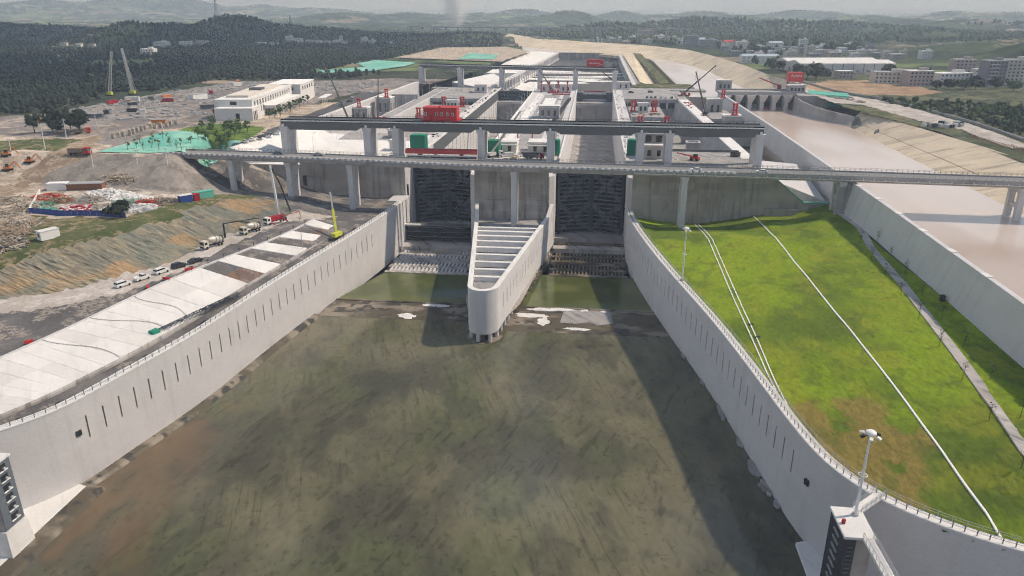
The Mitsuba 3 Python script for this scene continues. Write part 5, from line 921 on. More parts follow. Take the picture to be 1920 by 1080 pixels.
def cabover(col, x0, h=2.9, w=1.2):
    b = MB(); taper(b, x0, x0 + 2.1, w, .7, h, 0, .25, .06); g = MB(); g.hexa([(x0 + 2.0, -w + .15, 1.75), (x0 + 2.08, -w + .15, 1.7), (x0 + 2.08, w - .15, 1.7), (x0 + 2.0, w - .15, 1.75), (x0 + 1.9, -w + .2, h - .3), (x0 + 1.97, -w + .2, h - .3), (x0 + 1.97, w - .2, h - .3), (x0 + 1.9, w - .2, h - .3)]); g.box(x0 + .6, x0 + 1.6, -w - .01, w + .01, 1.7, h - .4); m = MB(); m.box(x0 + 2.05, x0 + 2.16, -w + .1, w - .1, .6, 1.0)
    return [('cab', P(b, col)), ('windscreen', P(g, 'window_dark')), ('bumper', P(m, 'steel_dark'))]
def truck_frame(L): mb = MB(); mb.box(-L / 2, L / 2, -.5, .5, .75, 1.05); return [('frame', P(mb, 'steel_dark'))]
def mixer():
    d = trimesh.creation.revolve(np.array([(0, -2.6), (.75, -2.6), (1.05, -2.3), (1.25, -.5), (1.2, .8), (.6, 2.5), (.45, 2.7), (0, 2.7)]), sections=16); d.apply_transform(trimesh.transformations.rotation_matrix(-math.pi / 2 - .22 + math.pi, [0, 1, 0])); d.apply_translation([-1.0, 0, 2.4]); m = MB(); m.tm(d)
    st = MB()
    for k in (-1.3, .2): r = trimesh.creation.revolve(np.array([(1.22, k - .12), (1.28, k - .12), (1.28, k + .12), (1.22, k + .12)]), sections=16); r.apply_transform(trimesh.transformations.rotation_matrix(-math.pi / 2 - .22 + math.pi, [0, 1, 0])); r.apply_translation([-1.0, 0, 2.4]); st.tm(r)
    ch = MB(); ch.bar((-4.0, 0, 3.1), (-4.7, 0, 1.6), .5, .2); ch.box(-4.1, -3.6, -.7, .7, 1.1, 3.2)
    return cabover('car_cream', 2.4) + truck_frame(9) + [('drum', P(m, 'car_cream', 40)), ('drum_band', P(st, 'steel_grey')), ('chute', P(ch, 'steel_grey'))] + wheels((3.2, -1.6, -2.9), 1.1, .5)
MX = mixer(); HB = math.radians(66 + 180)
stamp('mixer_truck', MX, place(None, -136.5, 247.5, 26.2, HB, 1.05), 'cream concrete mixer truck on the berm road, nearer one with a shadow before its cab', 'mixer truck'); stamp('mixer_truck', MX, place(None, -131, 267.5, 26, HB, 1.05), 'cream concrete mixer truck backed up to the pump truck', 'mixer truck')
b = MB(); taper(b, -3.9, 1.9, 1.25, 1.2, 2.7, -.3, 0, -.05); fl = MB(); fl.box(-3.7, 1.7, -1.1, 1.1, 2.5, 2.9); ribs = []
for k in range(6): mb = MB(); mb.box(-3.6 + k * 1.0, -3.45 + k * 1.0, -1.34, 1.34, 1.2, 2.65); ribs.append(('rib', P(mb, 'truck_brown')))
DT = cabover('red_paint', 2.2, 3.1) + truck_frame(9) + [('dump_body', P(b, 'truck_brown')), ('load', P(fl, 'orange_soil'))] + ribs + wheels((3.1, -1.4, -2.8), 1.1, .52)
stamp('dump_truck', DT, place(None, -238.2, 325.1, ground_z(-238.2, 325.1), .07, 1.2), 'red cabbed dump truck with brown body on the dirt road', 'dump truck'); stamp('dump_truck', DT, place(None, -276.8, 383, ground_z(-276.8, 383), 1.0, 1.0), 'dusty dump truck farther up the dirt road by the dark trees', 'dump truck')
# concrete pump truck with tall folded boom
t = stamp('pump_truck', cabover('car_white', 3.2) + truck_frame(11) + wheels((4.0, -1.5, -2.9, -4.2), 1.15, .5), place(None, -128, 284, 25.6, HB, 1.05), 'red and white concrete pump truck with its boom folded up on the berm', 'pump truck')
q = np.array([-128, 284, 25.6]); mb = MB(); mb.obox(q + [0, 0, 2.0], (7, 2.4, 1.6), HB); part(t, 'deck', mb, 'red_dark')
mb = MB(); mb.bar(q + [1.0, 1.5, 3], q + [.2, .2, 23.5], .75); part(t, 'boom', mb, 'white_paint'); mb = MB(); mb.bar(q + [.2, .2, 23.5], q + [2.8, 2.2, 15], .55); mb.bar(q + [2.8, 2.2, 15], q + [5.6, 2.5, 4.5], .5); part(t, 'boom_section', mb, 'steel_dark')
for s in (-1, 1):
    for e in (-3.4, 3.4): mb = MB(); mb.bar(q + [e * .4, e * .9, 1.2], q + [e * .4 + s * 3.2, e * .9 - s * 1.6, .3], .35); part(t, 'outrigger', mb, 'red_dark')
mb = MB(); mb.bar(q + [3, 2, 2.4], q + [8.5, 5, 3.6], .22); mb.bar(q + [8.5, 5, 3.6], q + [8.7, 5, .5], .2); part(t, 'hose_arm', mb, 'deep_red')
t = thing('placing_boom', 'dark jointed concrete placing boom standing beside the mixer trucks', 'boom'); mb = MB(); mb.tube((-137.8, 259.6, 26), (-137.8, 259.6, 31.5), .35); part(t, 'column', mb, 'steel_dark'); mb = MB(); mb.bar((-137.8, 259.6, 31.5), (-129.5, 272.2, 30.6), .3); part(t, 'arm', mb, 'steel_dark'); mb = MB(); mb.box(-147.5, -145.5, 257, 259, 25.6, 26.3); part(t, 'base', mb, 'steel_dark')
# truck cranes with lattice or telescopic booms
def lattice(mb, p, q, w, n, r=.09, w2=None):
    p, q = np.array(p, float), np.array(q, float); d = (q - p) / np.linalg.norm(q - p); a = np.cross(d, [0, 0, 1.]); a = a / np.linalg.norm(a) if np.linalg.norm(a) > .05 else np.array([1., 0, 0]); b = np.cross(a, d); w2 = w if w2 is None else w2
    C = lambda s, i, j: p + (q - p) * s + (a * i + b * j) * (w + (w2 - w) * s) / 2
    cs = ((-1, -1), (1, -1), (1, 1), (-1, 1))
    for i, j in cs: mb.bar(C(0, i, j), C(1, i, j), r * 1.6)
    for k in range(n):
        for m in range(4): mb.bar(C(k / n, *cs[m]), C((k + 1) / n, *cs[(m + 1) % 4]), r)
def crane(label, x, y, z, tip, col, boom='lattice', s=1.0, head=0):
    t = stamp('truck_crane', cabover('car_white' if col != 'red_dark' else 'red_paint', 3.6) + truck_frame(11) + wheels((4.2, 2.6, -1.5, -3.0, -4.4), 1.15, .5), place(None, x, y, z, head, s), label, 'crane')
    mb = MB(); mb.obox((x, y, z + 1.9), (4.2, 2.6, 1.6), head + .4); part(t, 'superstructure', mb, col); mb = MB()
    if boom == 'lattice': lattice(mb, (x, y, z + 2.6), tip, 1.5, 14, .16, .8)
    else:
        tip = np.array(tip, float); b0 = np.array([x, y, z + 2.6]); mb.bar(b0, b0 + (tip - b0) * .5, .95); mb.bar(b0 + (tip - b0) * .45, tip, .65)
    part(t, 'boom', mb, 'lattice_dark' if boom != 'pale' else 'lattice_pale'); mb = MB(); mb.tube(tip, np.array(tip) - [0, 0, 6], .06); part(t, 'hook_cable', mb, 'steel_dark')
    for e in (-3.8, 3.8): mb = MB(); mb.obox((x + e * math.cos(head), y + e * math.sin(head), z + .5), (.5, 5.6, .3), head); part(t, 'outrigger', mb, col)
    return t
crane('truck crane with a long dark boom leaning left over the left lock pools', -158, 480, ZL, (-181, 505, 73), 'red_dark', 'box'); crane('truck crane with a shorter dark boom on the pool dividing wall', -147.5, 508, ZL, (-156, 545, 62), 'red_dark', 'box')
crane('white truck crane with a pale telescopic boom near the island machine houses', -52, 383, ZL, (-38, 392, 58), 'car_white', 'pale', 1.1, .4); crane('truck crane with a short dark boom at the far end of the island', -38, 702, ZL, (-52, 716, 55), 'red_dark', 'box')
crane('black truck crane on the right dividing wall, boom leaning left', 79.5, 560, ZL + .3, (72.5, 575, 65), 'lattice_dark', 'box', .9, 1.5); crane('truck crane with a boom leaning right beside the weir', 78, 690, ZL, (106, 705, 61), 'red_dark', 'box'); crane('crane with a small dark boom behind the far right gantry column', 24, 752, ZL, (2, 770, 53), 'lattice_dark', 'box')
t = stamp('flatbed_truck', cabover('red_dark', 3.0) + truck_frame(10) + wheels((3.6, -1.6, -3.0), 1.1, .5), place(None, -30, 381, ZL, 0, 1.05), 'flatbed truck with a dark red cab and steel load near the island houses', 'truck'); mb = MB(); mb.box(-35.6, -27.5, 379.9, 382.1, ZL + 1.3, ZL + 2.9); part(t, 'load', mb, 'steel_grey')
for k in range(5): mb = MB(); mb.bar((-36.5, 380 + .45 * k, ZL + 3.1), (-27, 380.2 + .4 * k, ZL + 3.0), .22); part(t, 'steel_bar', mb, 'steel_dark')
t = single('white_van', (lambda m: (taper(m, -2.6, 2.6, 1, .4, 2.3, .05, .5, .1), m)[1])(MB()), 'white_paint', 'plain white van body parked among the near island works', 'van'); scene[t]['to_world'] = place(None, -43, 386, ZL, .2)
t = stamp('telehandler', wheels((1.3, -1.3), 1.0, .65), place(None, 51.5, 385, ZL, 2.6, 1.15), 'red mobile lift with a dark canopy on the right platform', 'lift'); mb = MB(); mb.obox((51.5, 385, ZL + 1.5), (4.4, 2.2, 1.3), 2.6); part(t, 'chassis', mb, 'red_paint'); mb = MB(); mb.obox((51.8, 385, ZL + 2.7), (2, 1.6, 1.2), 2.6); part(t, 'cab', mb, 'steel_dark'); mb = MB(); mb.bar((50, 386, ZL + 2.2), (43, 390, ZL + 3.0), .5); part(t, 'boom', mb, 'deep_red')
V = blob(0, 0, 2.2, 2, 5, 14); mb = MB(); mb.prism(V, 0, 2.4); mb.prism(V * .6, 2.4, 3.2); k = single('covered_machine', mb, 'window_dark', 'machine under a black cover at the foot of the white dividing wall', 'covered machine'); scene[k]['to_world'] = place(None, 74, 399, ZL)
t = thing('crane_boom', 'long dark lattice crane boom lying along the right edge of the island', 'crane boom'); mb = MB(); lattice(mb, (-27.5, 505, ZL + 1), (-20.8, 655, ZL + 1), 1.6, 34, .22); part(t, 'lattice', mb, 'lattice_dark')
t = thing('crane_boom', 'red crane boom section lying across the far end of the island', 'crane boom'); mb = MB(); lattice(mb, (-38, 688, ZL + 1), (-22, 692, ZL + 1.2), 1.5, 8, .3); part(t, 'lattice', mb, 'red_dark')
for x, y, c, l in ((-122, 366, 'deep_red', 'dark red steel beam stack behind the bridge left of the gantry columns'), (-140, 366, 'red_paint', 'jumble of red steel frames behind the left part of the bridge')):
    t = thing('steel_stack', l, 'steel stack'); r2 = np.random.default_rng(int(-x))
    for k in range(6):
        mb = MB(); j = 0 if c == 'deep_red' else r2.uniform(-1, 1); mb.obox((x + j * 3, y + k * .55 - 1.4, ZL + .8 + .5 * (k % 3) + .7), (11 if c == 'deep_red' else r2.uniform(5, 11), .5, 1.0), j * .15); part(t, 'beam', mb, c)
# scattered gear on the lock tops
gr = np.random.default_rng(11)
for k, (x0, x1, y0, y1, z, n, mt, l) in enumerate([(-97.5, -91.5, 400, 730, ZL, 60, 'steel_dark', 'row of dark gear and formwork bits along the top of the left chamber wall'), (17.5, 24, 420, 735, ZL, 60, 'rail_grey', 'row of grey gear along the top of the right chamber wall'), (-55, -20, 378, 392, ZL, 40, 'plank', 'planks and crates strewn over the near end of the island'), (-109, -93, 372, 392, ZL, 26, 'rail_grey', 'grey scaffold parts beside the left gantry columns'), (27, 50, 565, 580, 34, 26, 'rust', 'rusty formwork on the farther right valve platform'), (-54, -20, 560, 690, ZL, 40, 'rail_grey', 'small gear scattered along the island roads'), (72, 79, 600, 640, ZL + .3, 20, 'red_dark', 'red scaffold clutter on the right dividing wall near the weir'), (-150, -105, 690, 735, ZL, 30, 'plank', 'timber and crates on the far left gallery'), (40, 75, 345, 400, ZL, 40, 'concrete_white', 'pale boards scattered on the right lock platform')]):
    mb = MB()
    for i in range(n): L = gr.uniform(.5, 2.6); mb.obox((gr.uniform(x0, x1), gr.uniform(y0, y1), z + .3), (L, gr.uniform(.3, 1.1), gr.uniform(.15, .9) if k != 8 else .12), gr.uniform(0, 3.1))
    t = thing('site_clutter', l, 'clutter'); part(t, 'pieces', mb, mt, kind='stuff')
t = thing('frame_crane', 'red portal crane house with lettering on legs at the right end of the weir', 'crane'); mb = MB(); mb.box(166, 178.5, 690, 698, 49, 56.5); part(t, 'house', mb, 'red_paint')
for x in (167, 177):
    for y in (691, 697): mb = MB(); mb.box(x - .4, x + .4, y - .4, y + .4, 41, 49); part(t, 'leg', mb, 'red_dark')
mb = MB()
for k in range(5):
    x = 168 + k * 1.9; mb.box(x, x + 1.4, 689.9, 690, 54, 54.25); mb.box(x + .6, x + .8, 689.9, 690, 52.6, 54.8); mb.box(x, x + 1.4, 689.9, 690, 53.1, 53.3)
part(t, 'lettering', mb, 'white_paint', kind='stuff'); mb = MB(); mb.tube((160, 694, 41), (160, 694, 46), 1.8, n=10); part(t, 'winch', mb, 'red_dark'); mb = MB(); mb.bar((160, 694, 45), (146, 712, 50), .8); part(t, 'boom', mb, 'red_dark')

# ---------- left bank: cast slabs and strip ----------
lo = np.array([(-131.5, 129), (-126, 141), (-122, 155), (-117, 178), (-113, 209), (-107, 253), (-101.5, 289)], float); up = np.array([(-152, 121), (-146.5, 138), (-142, 158), (-137.8, 178), (-131.5, 213), (-120.8, 247.5), (-112.5, 288)], float)
cl, cu = CubicSpline(np.linspace(0, 1, 7), lo), CubicSpline(np.linspace(0, 1, 7), up)
t = thing('cast_slabs', 'pale concrete slabs cast on the slope above the left approach wall, dark unpoured bays at the far end', 'slabs')
UV = [0] + [u for u in np.arange(.03, .70, .042)] + [.715, .752, .79, .826, .862, .895, .93, .965, .995]
for k, (a, b) in enumerate(zip(UV[:-1], UV[1:])):
    kind = 'w'
    if a > .70: kind = ['d', 'w', 'g', 'w', 'g', 'w', 'd', 'w'][min(7, int(round((a - .715) / .037)))]
    for j, (v0, v1) in enumerate(((0, .5), (.5, 1))):
        g = .0011; A, Bq, Cq, D = [cl(u) * (1 - v) + cu(u) * v for u, v in ((a + g * .35, v0 + g * 2), (b - g * .35, v0 + g * 2), (b - g * .35, v1 - g), (a + g * .35, v1 - g))]
        zz = [22.25 + 3.95 * v for v in (v0, v0, v1, v1)]; dz = .42 if kind == 'w' else .1; mb = MB(); mb.hexa([(*q, z - .6) for q, z in zip((A, D, Cq, Bq), (zz[0], zz[2], zz[2], zz[0]))] + [(*q, z + dz) for q, z in zip((A, D, Cq, Bq), (zz[0], zz[2], zz[2], zz[0]))])
        mt = {'w': ('concrete_white', 'concrete_pale', 'concrete_white')[(k * 5 + j * 2 + k // 3) % 3], 'g': 'gravel_dark', 'd': 'road_dirt' if j == 0 else 'gravel_dark'}[kind]; part(t, 'slab', mb, mt)
        if kind == 'd' and j == 0:
            mb = MB()
            for e in np.linspace(.1, .9, 8): p0, p1 = A * (1 - e) + D * e, Bq * (1 - e) + Cq * e; z_ = zz[0] + 2 * e + .3; mb.bar((*p0, z_), (*p1, z_), .18)
            part(t, 'rebar_frame', mb, 'rust', kind='stuff')
mb = MB(); c = [cu(u) for u in np.linspace(0, 1, 40)]; o = np.array([-.9, .3])
mb.strip([(*q, 26.75) for q in c], [(*(q + o), 26.75) for q in c], True); mb.strip([(*q, 26) for q in c], [(*q, 26.75) for q in c]); mb.strip([(*(q + o), 26) for q in c], [(*(q + o), 26.75) for q in c], True); part(t, 'edge_beam', mb, 'concrete_light')
mb = MB(); c = [cl(u) for u in np.linspace(0, 1, 40)]; o = np.array([1.0, .1]); mb.strip([(*q, 22.6) for q in c], [(*(q + o), 22.5) for q in c]); mb.strip([(*(q + o), 21.8) for q in c], [(*(q + o), 22.5) for q in c], True); part(t, 'toe_beam', mb, 'concrete_stained')
for k, (u0, u1) in enumerate(((.40, .395), (.52, .515), (.57, .60))):
    mb = MB(); e = np.linspace(0, 1, 12); pts = [(*(cl(u0 + (u1 - u0) * s + .012 * math.sin(5 * s)) * (1 - s) + cu(u0 + (u1 - u0) * s + .012 * math.sin(5 * s)) * s), 22.3 + 3.95 * s + .55) for s in e]
    for a, b in zip(pts[:-1], pts[1:]): mb.tube(a, b, .07, n=5)
    single('hose', mb, 'steel_grey', f'dark hose lying down the cast slabs, {ORD[k]} from the camera', 'hose', 'hoses across the slabs')
t = thing('slipform_machine', 'long dark green slab finishing machine lying on the strip beside the left railing', 'machine'); mb = MB(); lattice(mb, (-118.5, 180, 23.0), (-109.5, 210, 23.0), 1.1, 16, .13); part(t, 'truss', mb, 'gate_blue'); mb = MB(); mb.obox((-119.3, 178.5, 23.2), (2.4, 1.8, 1.4), 1.2); part(t, 'engine', mb, 'netting'); mb = MB()
for k in range(10): mb.obox((-120 + k * .95 + gr.uniform(-.8, .8), 178 + k * 3.2, 22.8), (gr.uniform(1, 2.6), .6, .6), gr.uniform(0, 3))
part(t, 'gear', mb, 'steel_dark', kind='stuff')
t = stamp('truck_crane', truck_frame(9) + wheels((3, -2, -3.2), 1.1, .5), place(None, -99.8, 276, 22, 1.3), 'yellow-green truck crane with a raised boom by the end of the left railing', 'crane'); mb = MB(); mb.obox((-99.8, 276, 23.8), (5, 2.2, 1.5), 1.3); part(t, 'cab', mb, 'crane_yellow'); mb = MB(); mb.bar((-100, 276.5, 24), (-102, 280, 33), .9); part(t, 'boom', mb, 'crane_yellow'); mb = MB(); mb.bar((-102, 280, 33), (-103.2, 282, 39.5), .6); part(t, 'boom_tip', mb, 'rail_grey')
for k, (x, y, z, h) in enumerate([(-121.8, 258.5, 25.3, 13), (-107, 258, 22.4, 12.5)]): t = thing('lamp_post', f'thin grey lamp post on the cast slabs, {"upper" if k == 0 else "lower"} one', 'lamp post'); mb = MB(); mb.tube((x, y, z), (x, y, z + h), .14, .09, 6); part(t, 'shaft', mb, 'rail_grey'); mb = MB(); mb.box(x - .9, x + .9, y - .2, y + .2, z + h, z + h + .25); part(t, 'head', mb, 'rail_grey')
for k, u in enumerate((.06, .36, .62, .655, .7)): q = cu(u) + [-1.6, .6]; mb = MB(); mb.obox((*q, 27), (1.6 + k * .3, .5, .8), k); single('red_barrier', mb, 'red_paint', f'small red plastic barrier along the upper slab edge, {ORD[k]} from the camera', 'barrier', 'red barriers on the slab edge')
for k, u in enumerate(np.linspace(.70, .97, 9)): q = cu(u) + [-.5, .2]; mb = MB(); mb.tube((*q, 26.7), (*q, 28.2), .12, n=6); mb.bar((*(q - .5), 28), (*(q + .5), 28), .12); single('formwork_jack', mb, 'steel_dark', f'dark formwork jack on the upper slab edge, {ORD[k]} from the camera', 'jack', 'jacks on the upper slab edge')
# ---------- junkyard ----------
t = thing('sheet_fence', 'low blue sheet fence along the front of the junkyard', 'fence'); fp = [(-212.7, 255.2), (-203.7, 256.1), (-193.8, 256.6), (-182.9, 255.8), (-173.1, 254.6)]
for a, b in zip(fp[:-1], fp[1:]):
    for k in range(4): p0 = np.array(a) + (np.array(b) - a) * k / 4; p1 = np.array(a) + (np.array(b) - a) * (k + .96) / 4; z = ground_z(*p0); mb = MB(); mb.hexa([(*p0, z - .4), (*p1, z - .4), (p1[0], p1[1] + .08, z - .4), (p0[0], p0[1] + .08, z - .4), (*p0, z + 2.1), (*p1, z + 2.1), (p1[0], p1[1] + .08, z + 2.1), (p0[0], p0[1] + .08, z + 2.1)]); part(t, 'panel', mb, 'blue_sheet')
t = thing('sheet_fence', 'white side fence running back from the left end of the blue fence', 'fence'); mb = MB(); mb.bar((-212.7, 255.2, ground_z(-212.7, 254.8) + .8), (-232.6, 288.0, ground_z(-232.6, 288.0) + .8), .15, 2); part(t, 'panel', mb, 'bag_white')
t = thing('container_cabin', 'white container cabin with one dark window on the grass below the junkyard', 'cabin'); x, y = -184.7, 228; z = ground_z(x, y) - .2; a = math.radians(62); mb = MB(); mb.obox((x, y, z + 1.6), (6.2, 3, 3.0), a); part(t, 'body', mb, 'white_paint'); mb = MB(); mb.obox((x, y, z + 3.2), (6.5, 3.3, .2), a); part(t, 'roof', mb, 'bag_white'); e = np.array([math.cos(a), math.sin(a)]) * -3.12; mb = MB(); mb.obox((x + e[0], y + e[1], z + 1.8), (.1, 1.2, 1.1), a); part(t, 'window', mb, 'window_dark')
t = thing('long_shed', 'long low white shed with a grey roof at the back of the junkyard', 'shed'); a = math.atan2(5, 20); c, s = math.cos(a), math.sin(a); z = ground_z(-222, 296) - .2; mb = MB(); mb.obox((-228.5, 294.0, z + 1.5), (8, 4, 3.2), a); part(t, 'white_end', mb, 'white_paint'); mb = MB(); mb.obox((-218, 296.7, z + 1.2), (15, 4, 2.4), a); part(t, 'wall', mb, 'rust'); mb = MB(); mb.obox((-218, 296.4, z + 2.7), (16, 5.2, .2), a); part(t, 'roof', mb, 'rail_grey')
for k in range(3): mb = MB(); mb.obox((-230.9 + 2.4 * k * c, 291.5 + 2.4 * k * s, z + 1.7), (.9, .1, 1.0), a); part(t, 'window', mb, 'window_dark')
for x, y, m, L, l in ((-167.5, 287.2, 'blue_sheet', 5, 'small blue site cabin at the right corner of the junkyard'), (-165.5, 292.0, 'red_dark', 2.4, 'small red kiosk between blue cabin and green container'), (-165.5, 298.5, 'netting_light', 8, 'green roofed container at the right corner of the junkyard')):
    t = thing('site_cabin', l, 'cabin'); z = ground_z(x, y) - .3; mb = MB(); mb.obox((x, y, z + 1.6), (L, 2.8, 3.0), .9); part(t, 'body', mb, m); mb = MB(); mb.obox((x, y, z + 3.15), (L + .3, 3.1, .16), .9); part(t, 'roof', mb, 'bag_white' if m == 'blue_sheet' else m); mb = MB(); mb.obox((x - 1.2, y - 1.05, z + 1.8), (1.0, .4, .9), .9); part(t, 'window', mb, 'white_paint')
def pile(label, x, y, rx, ry, h, mats, n, seed, long=True):
    r = np.random.default_rng(seed); t = thing('scrap_pile', label, 'scrap pile'); z = ground_z(x, y)
    for m in mats:
        mb = MB()
        for i in range(n):
            a, q = r.uniform(0, 6.28), r.uniform(0, 1) ** .7; px_, py_ = x + rx * q * math.cos(a), y + ry * q * math.sin(a); zz = ground_z(px_, py_) + h * (1 - q) * r.uniform(.2, 1) + .15
            if long: mb.obox((px_, py_, zz), (r.uniform(1.2, 5), r.uniform(.15, .5), r.uniform(.12, .4)), r.uniform(0, 3.14), r.uniform(-.3, .3))
            else: mb.obox((px_, py_, zz), (r.uniform(.7, 2.0), r.uniform(.6, 1.6), r.uniform(.4, 1.1)), r.uniform(0, 3.14), r.uniform(-.3, .3))
        part(t, 'pieces', mb, m, kind='stuff')
YP = [(-221.9, 279.8, 6, 5, 1.5, ['red_paint', 'plank'], 'red painted steel scrap at the left back of the junkyard'), (-216.3, 266.7, 4, 4, 1.2, ['green_paint', 'rail_grey'], 'green machine scrap near the blue fence, left part'), (-214.1, 274.6, 5, 4, 1.3, ['rust', 'plank'], 'rusty plank scrap behind the green heap'), (-204.1, 278.3, 6, 5, 1.4, ['plank', 'rail_grey'], 'brown timber scrap in the middle of the junkyard'), (-202.8, 290.1, 9, 5, 2.2, ['bag_white', 'concrete_white'], 'big heap of white bags at the back of the junkyard'), (-189.1, 283.8, 9, 5, 1.8, ['bag_white', 'concrete_white'], 'heap of white sacks right of the middle of the junkyard'), (-186.3, 276.8, 5, 4, 1.6, ['green_paint', 'rail_grey'], 'green drums and netting right of the middle'), (-179.4, 277.6, 5, 4, 1.6, ['red_paint', 'rust'], 'red steel scrap at the right of the junkyard'), (-199.5, 265.3, 6, 4, 1.2, ['bag_white', 'red_dark'], 'mixed white and red scrap behind the blue fence'), (-192.5, 268.0, 5, 4, 1.2, ['rail_grey', 'plank'], 'grey pipe scrap behind the blue fence'), (-181.7, 264.8, 7, 4, 1.5, ['bag_white', 'rail_grey'], 'white panels stacked by the right end of the blue fence'), (-176.6, 270.6, 6, 4, 1.5, ['bag_white', 'rail_grey'], 'long pale boards at the right side of the junkyard'), (-174.3, 282.4, 5, 5, 1.4, ['steel_grey', 'plank'], 'grey steel scrap near the blue cabin'), (-208.6, 260.6, 5, 3, 1, ['plank', 'netting_light'], 'yellowish timber behind the left end of the blue fence'), (-221.6, 255.0, 8, 6, 1.6, ['plank', 'stone_pale'], 'pale broken timber left of the white side fence'), (-207.1, 243.7, 7, 6, 1.4, ['plank', 'stone_pale'], 'grey-brown rubble timber left of the container cabin'), (-202.5, 230.7, 8, 6, 1.8, ['plank', 'truck_brown'], 'brown rubble at the left edge above the cut slope'), (-195.8, 220.6, 7, 6, 1.6, ['truck_brown', 'stone_pale'], 'dark rubble at the lower left edge above the cut slope'), (-219.4, 263.9, 7, 5, 1.4, ['stone_pale', 'plank'], 'pale stone rubble outside the junkyard'), (-235.0, 272.2, 8, 6, 1.5, ['stone_pale', 'plank'], 'pale rubble beside the dirt road'), (-210.2, 308.2, 8, 3, .8, ['stone_pale', 'plank'], 'white stone rubble on the mound behind the shed')]
for k, (x, y, rx, ry, h, m, l) in enumerate(YP): pile(l, x, y, rx * 1.15, ry * 1.15, h, m, 95, 30 + k, 'bag' not in m[0])
# ---------- campus building ----------
t = thing('campus_building', 'long white three-storey lock control building with a lower front wing and dark windows', 'building')
O = np.array([-207, 444.]); ea = np.array([-.128, .992]); eb = np.array([-.992, -.128]); ZB = 42.4
def lb(a0, a1, b0, b1, z0, z1):
    mb = MB(); q = [O + ea * a + eb * b for a, b in ((a0, b0), (a0, b1), (a1, b1), (a1, b0))]; v = [(*p, ZB + z0) for p in q] + [(*p, ZB + z1) for p in q]; return mb.hexa(v)
part(t, 'front_wing', lb(0, 18, 0, 23, 0, 8.6), 'wall_white'); part(t, 'main_block', lb(9, 104, 2.5, 26, 0, 12.8), 'wall_white'); part(t, 'roof', lb(20, 98, 8, 22, 12.8, 14.2), 'wall_cream'); part(t, 'roof_plant', lb(52, 60, 9, 17, 14.2, 15.6), 'steel_grey'); part(t, 'roof_edge', lb(8.7, 104.3, 2.2, 2.5, 12.6, 13.4), 'concrete_white'); part(t, 'portico', lb(33, 100, -5, 2.5, 4.6, 6.6), 'wall_white'); part(t, 'sign_panel', lb(33.5, 45, -5.15, -5, 4.7, 6.4), 'window_shade')
for k in range(12): part(t, 'portico_column', lb(34 + 5.6 * k, 35.6 + 5.6 * k, -4.8, -3.6, 0, 4.6), 'wall_white')
sg = MB()
for k in range(6): q = O + ea * (35 + k * 1.6 + (1 if k > 2 else 0)) + eb * -5.22; sg.obox((*q, ZB + 5.6), (.1, .9, .18), math.atan2(ea[1], ea[0]) - math.pi / 2); sg.obox((*q, ZB + 5.6), (.1, .2, 1.0), math.atan2(ea[1], ea[0]) - math.pi / 2)
part(t, 'sign_lettering', sg, 'white_paint', kind='stuff')
for k in range(15):
    a = 13 + 5.9 * k
    for z0, z1 in ((8.2, 11.4), (1.2, 4.2) if k > 3 else (3.6, 7.4)):
        k_ = part(t, 'window', lb(a, a + 2.6, 2.4, 2.56, z0, z1), 'window_dark'); scene[k_ + '__frame'] = mikit.ply(lb(a + 1.2, a + 1.4, 2.3, 2.42, z0, z1).mesh(), 'mat_white_paint')
for a0, a1 in ((1.6, 3.4), (4.8, 6.6), (8, 9.2)): part(t, 'window', lb(a0, a1, -.08, .08, 1, 6.6), 'window_dark')
part(t, 'window', lb(-.08, .08, 8, 10.4, .6, 5.6), 'window_dark'); part(t, 'window', lb(8.9, 9.05, 12, 16, 9.6, 11.6), 'window_dark')
t = thing('campus_building', 'square white two-storey hall beyond the long campus building', 'building'); part(t, 'body', lb(112, 156, -2, 22, -1.2, 12), 'wall_white'); part(t, 'roof', lb(111.5, 156.5, -2.4, 22.4, 12, 12.7), 'concrete_white')
for b in (3, 12): part(t, 'window', lb(111.92, 112.08, b, b + 5.4, 8, 10.4), 'window_dark')
part(t, 'doorway', lb(111.9, 112.08, -1, 4, -1, 4.6), 'window_shade')
for k in range(5): part(t, 'window', lb(118 + 7.4 * k, 121 + 7.4 * k, -2.08, -1.9, 8, 10.6), 'window_dark')
t = thing('bus_shelter', 'white canopy on posts beside the campus road', 'canopy'); part(t, 'roof', lb(100, 128, -22, -17, 3.6, 4.0), 'white_paint')
for k in range(5): part(t, 'post', lb(102 + 6 * k, 102.4 + 6 * k, -20, -19.6, -1, 3.6), 'white_paint')
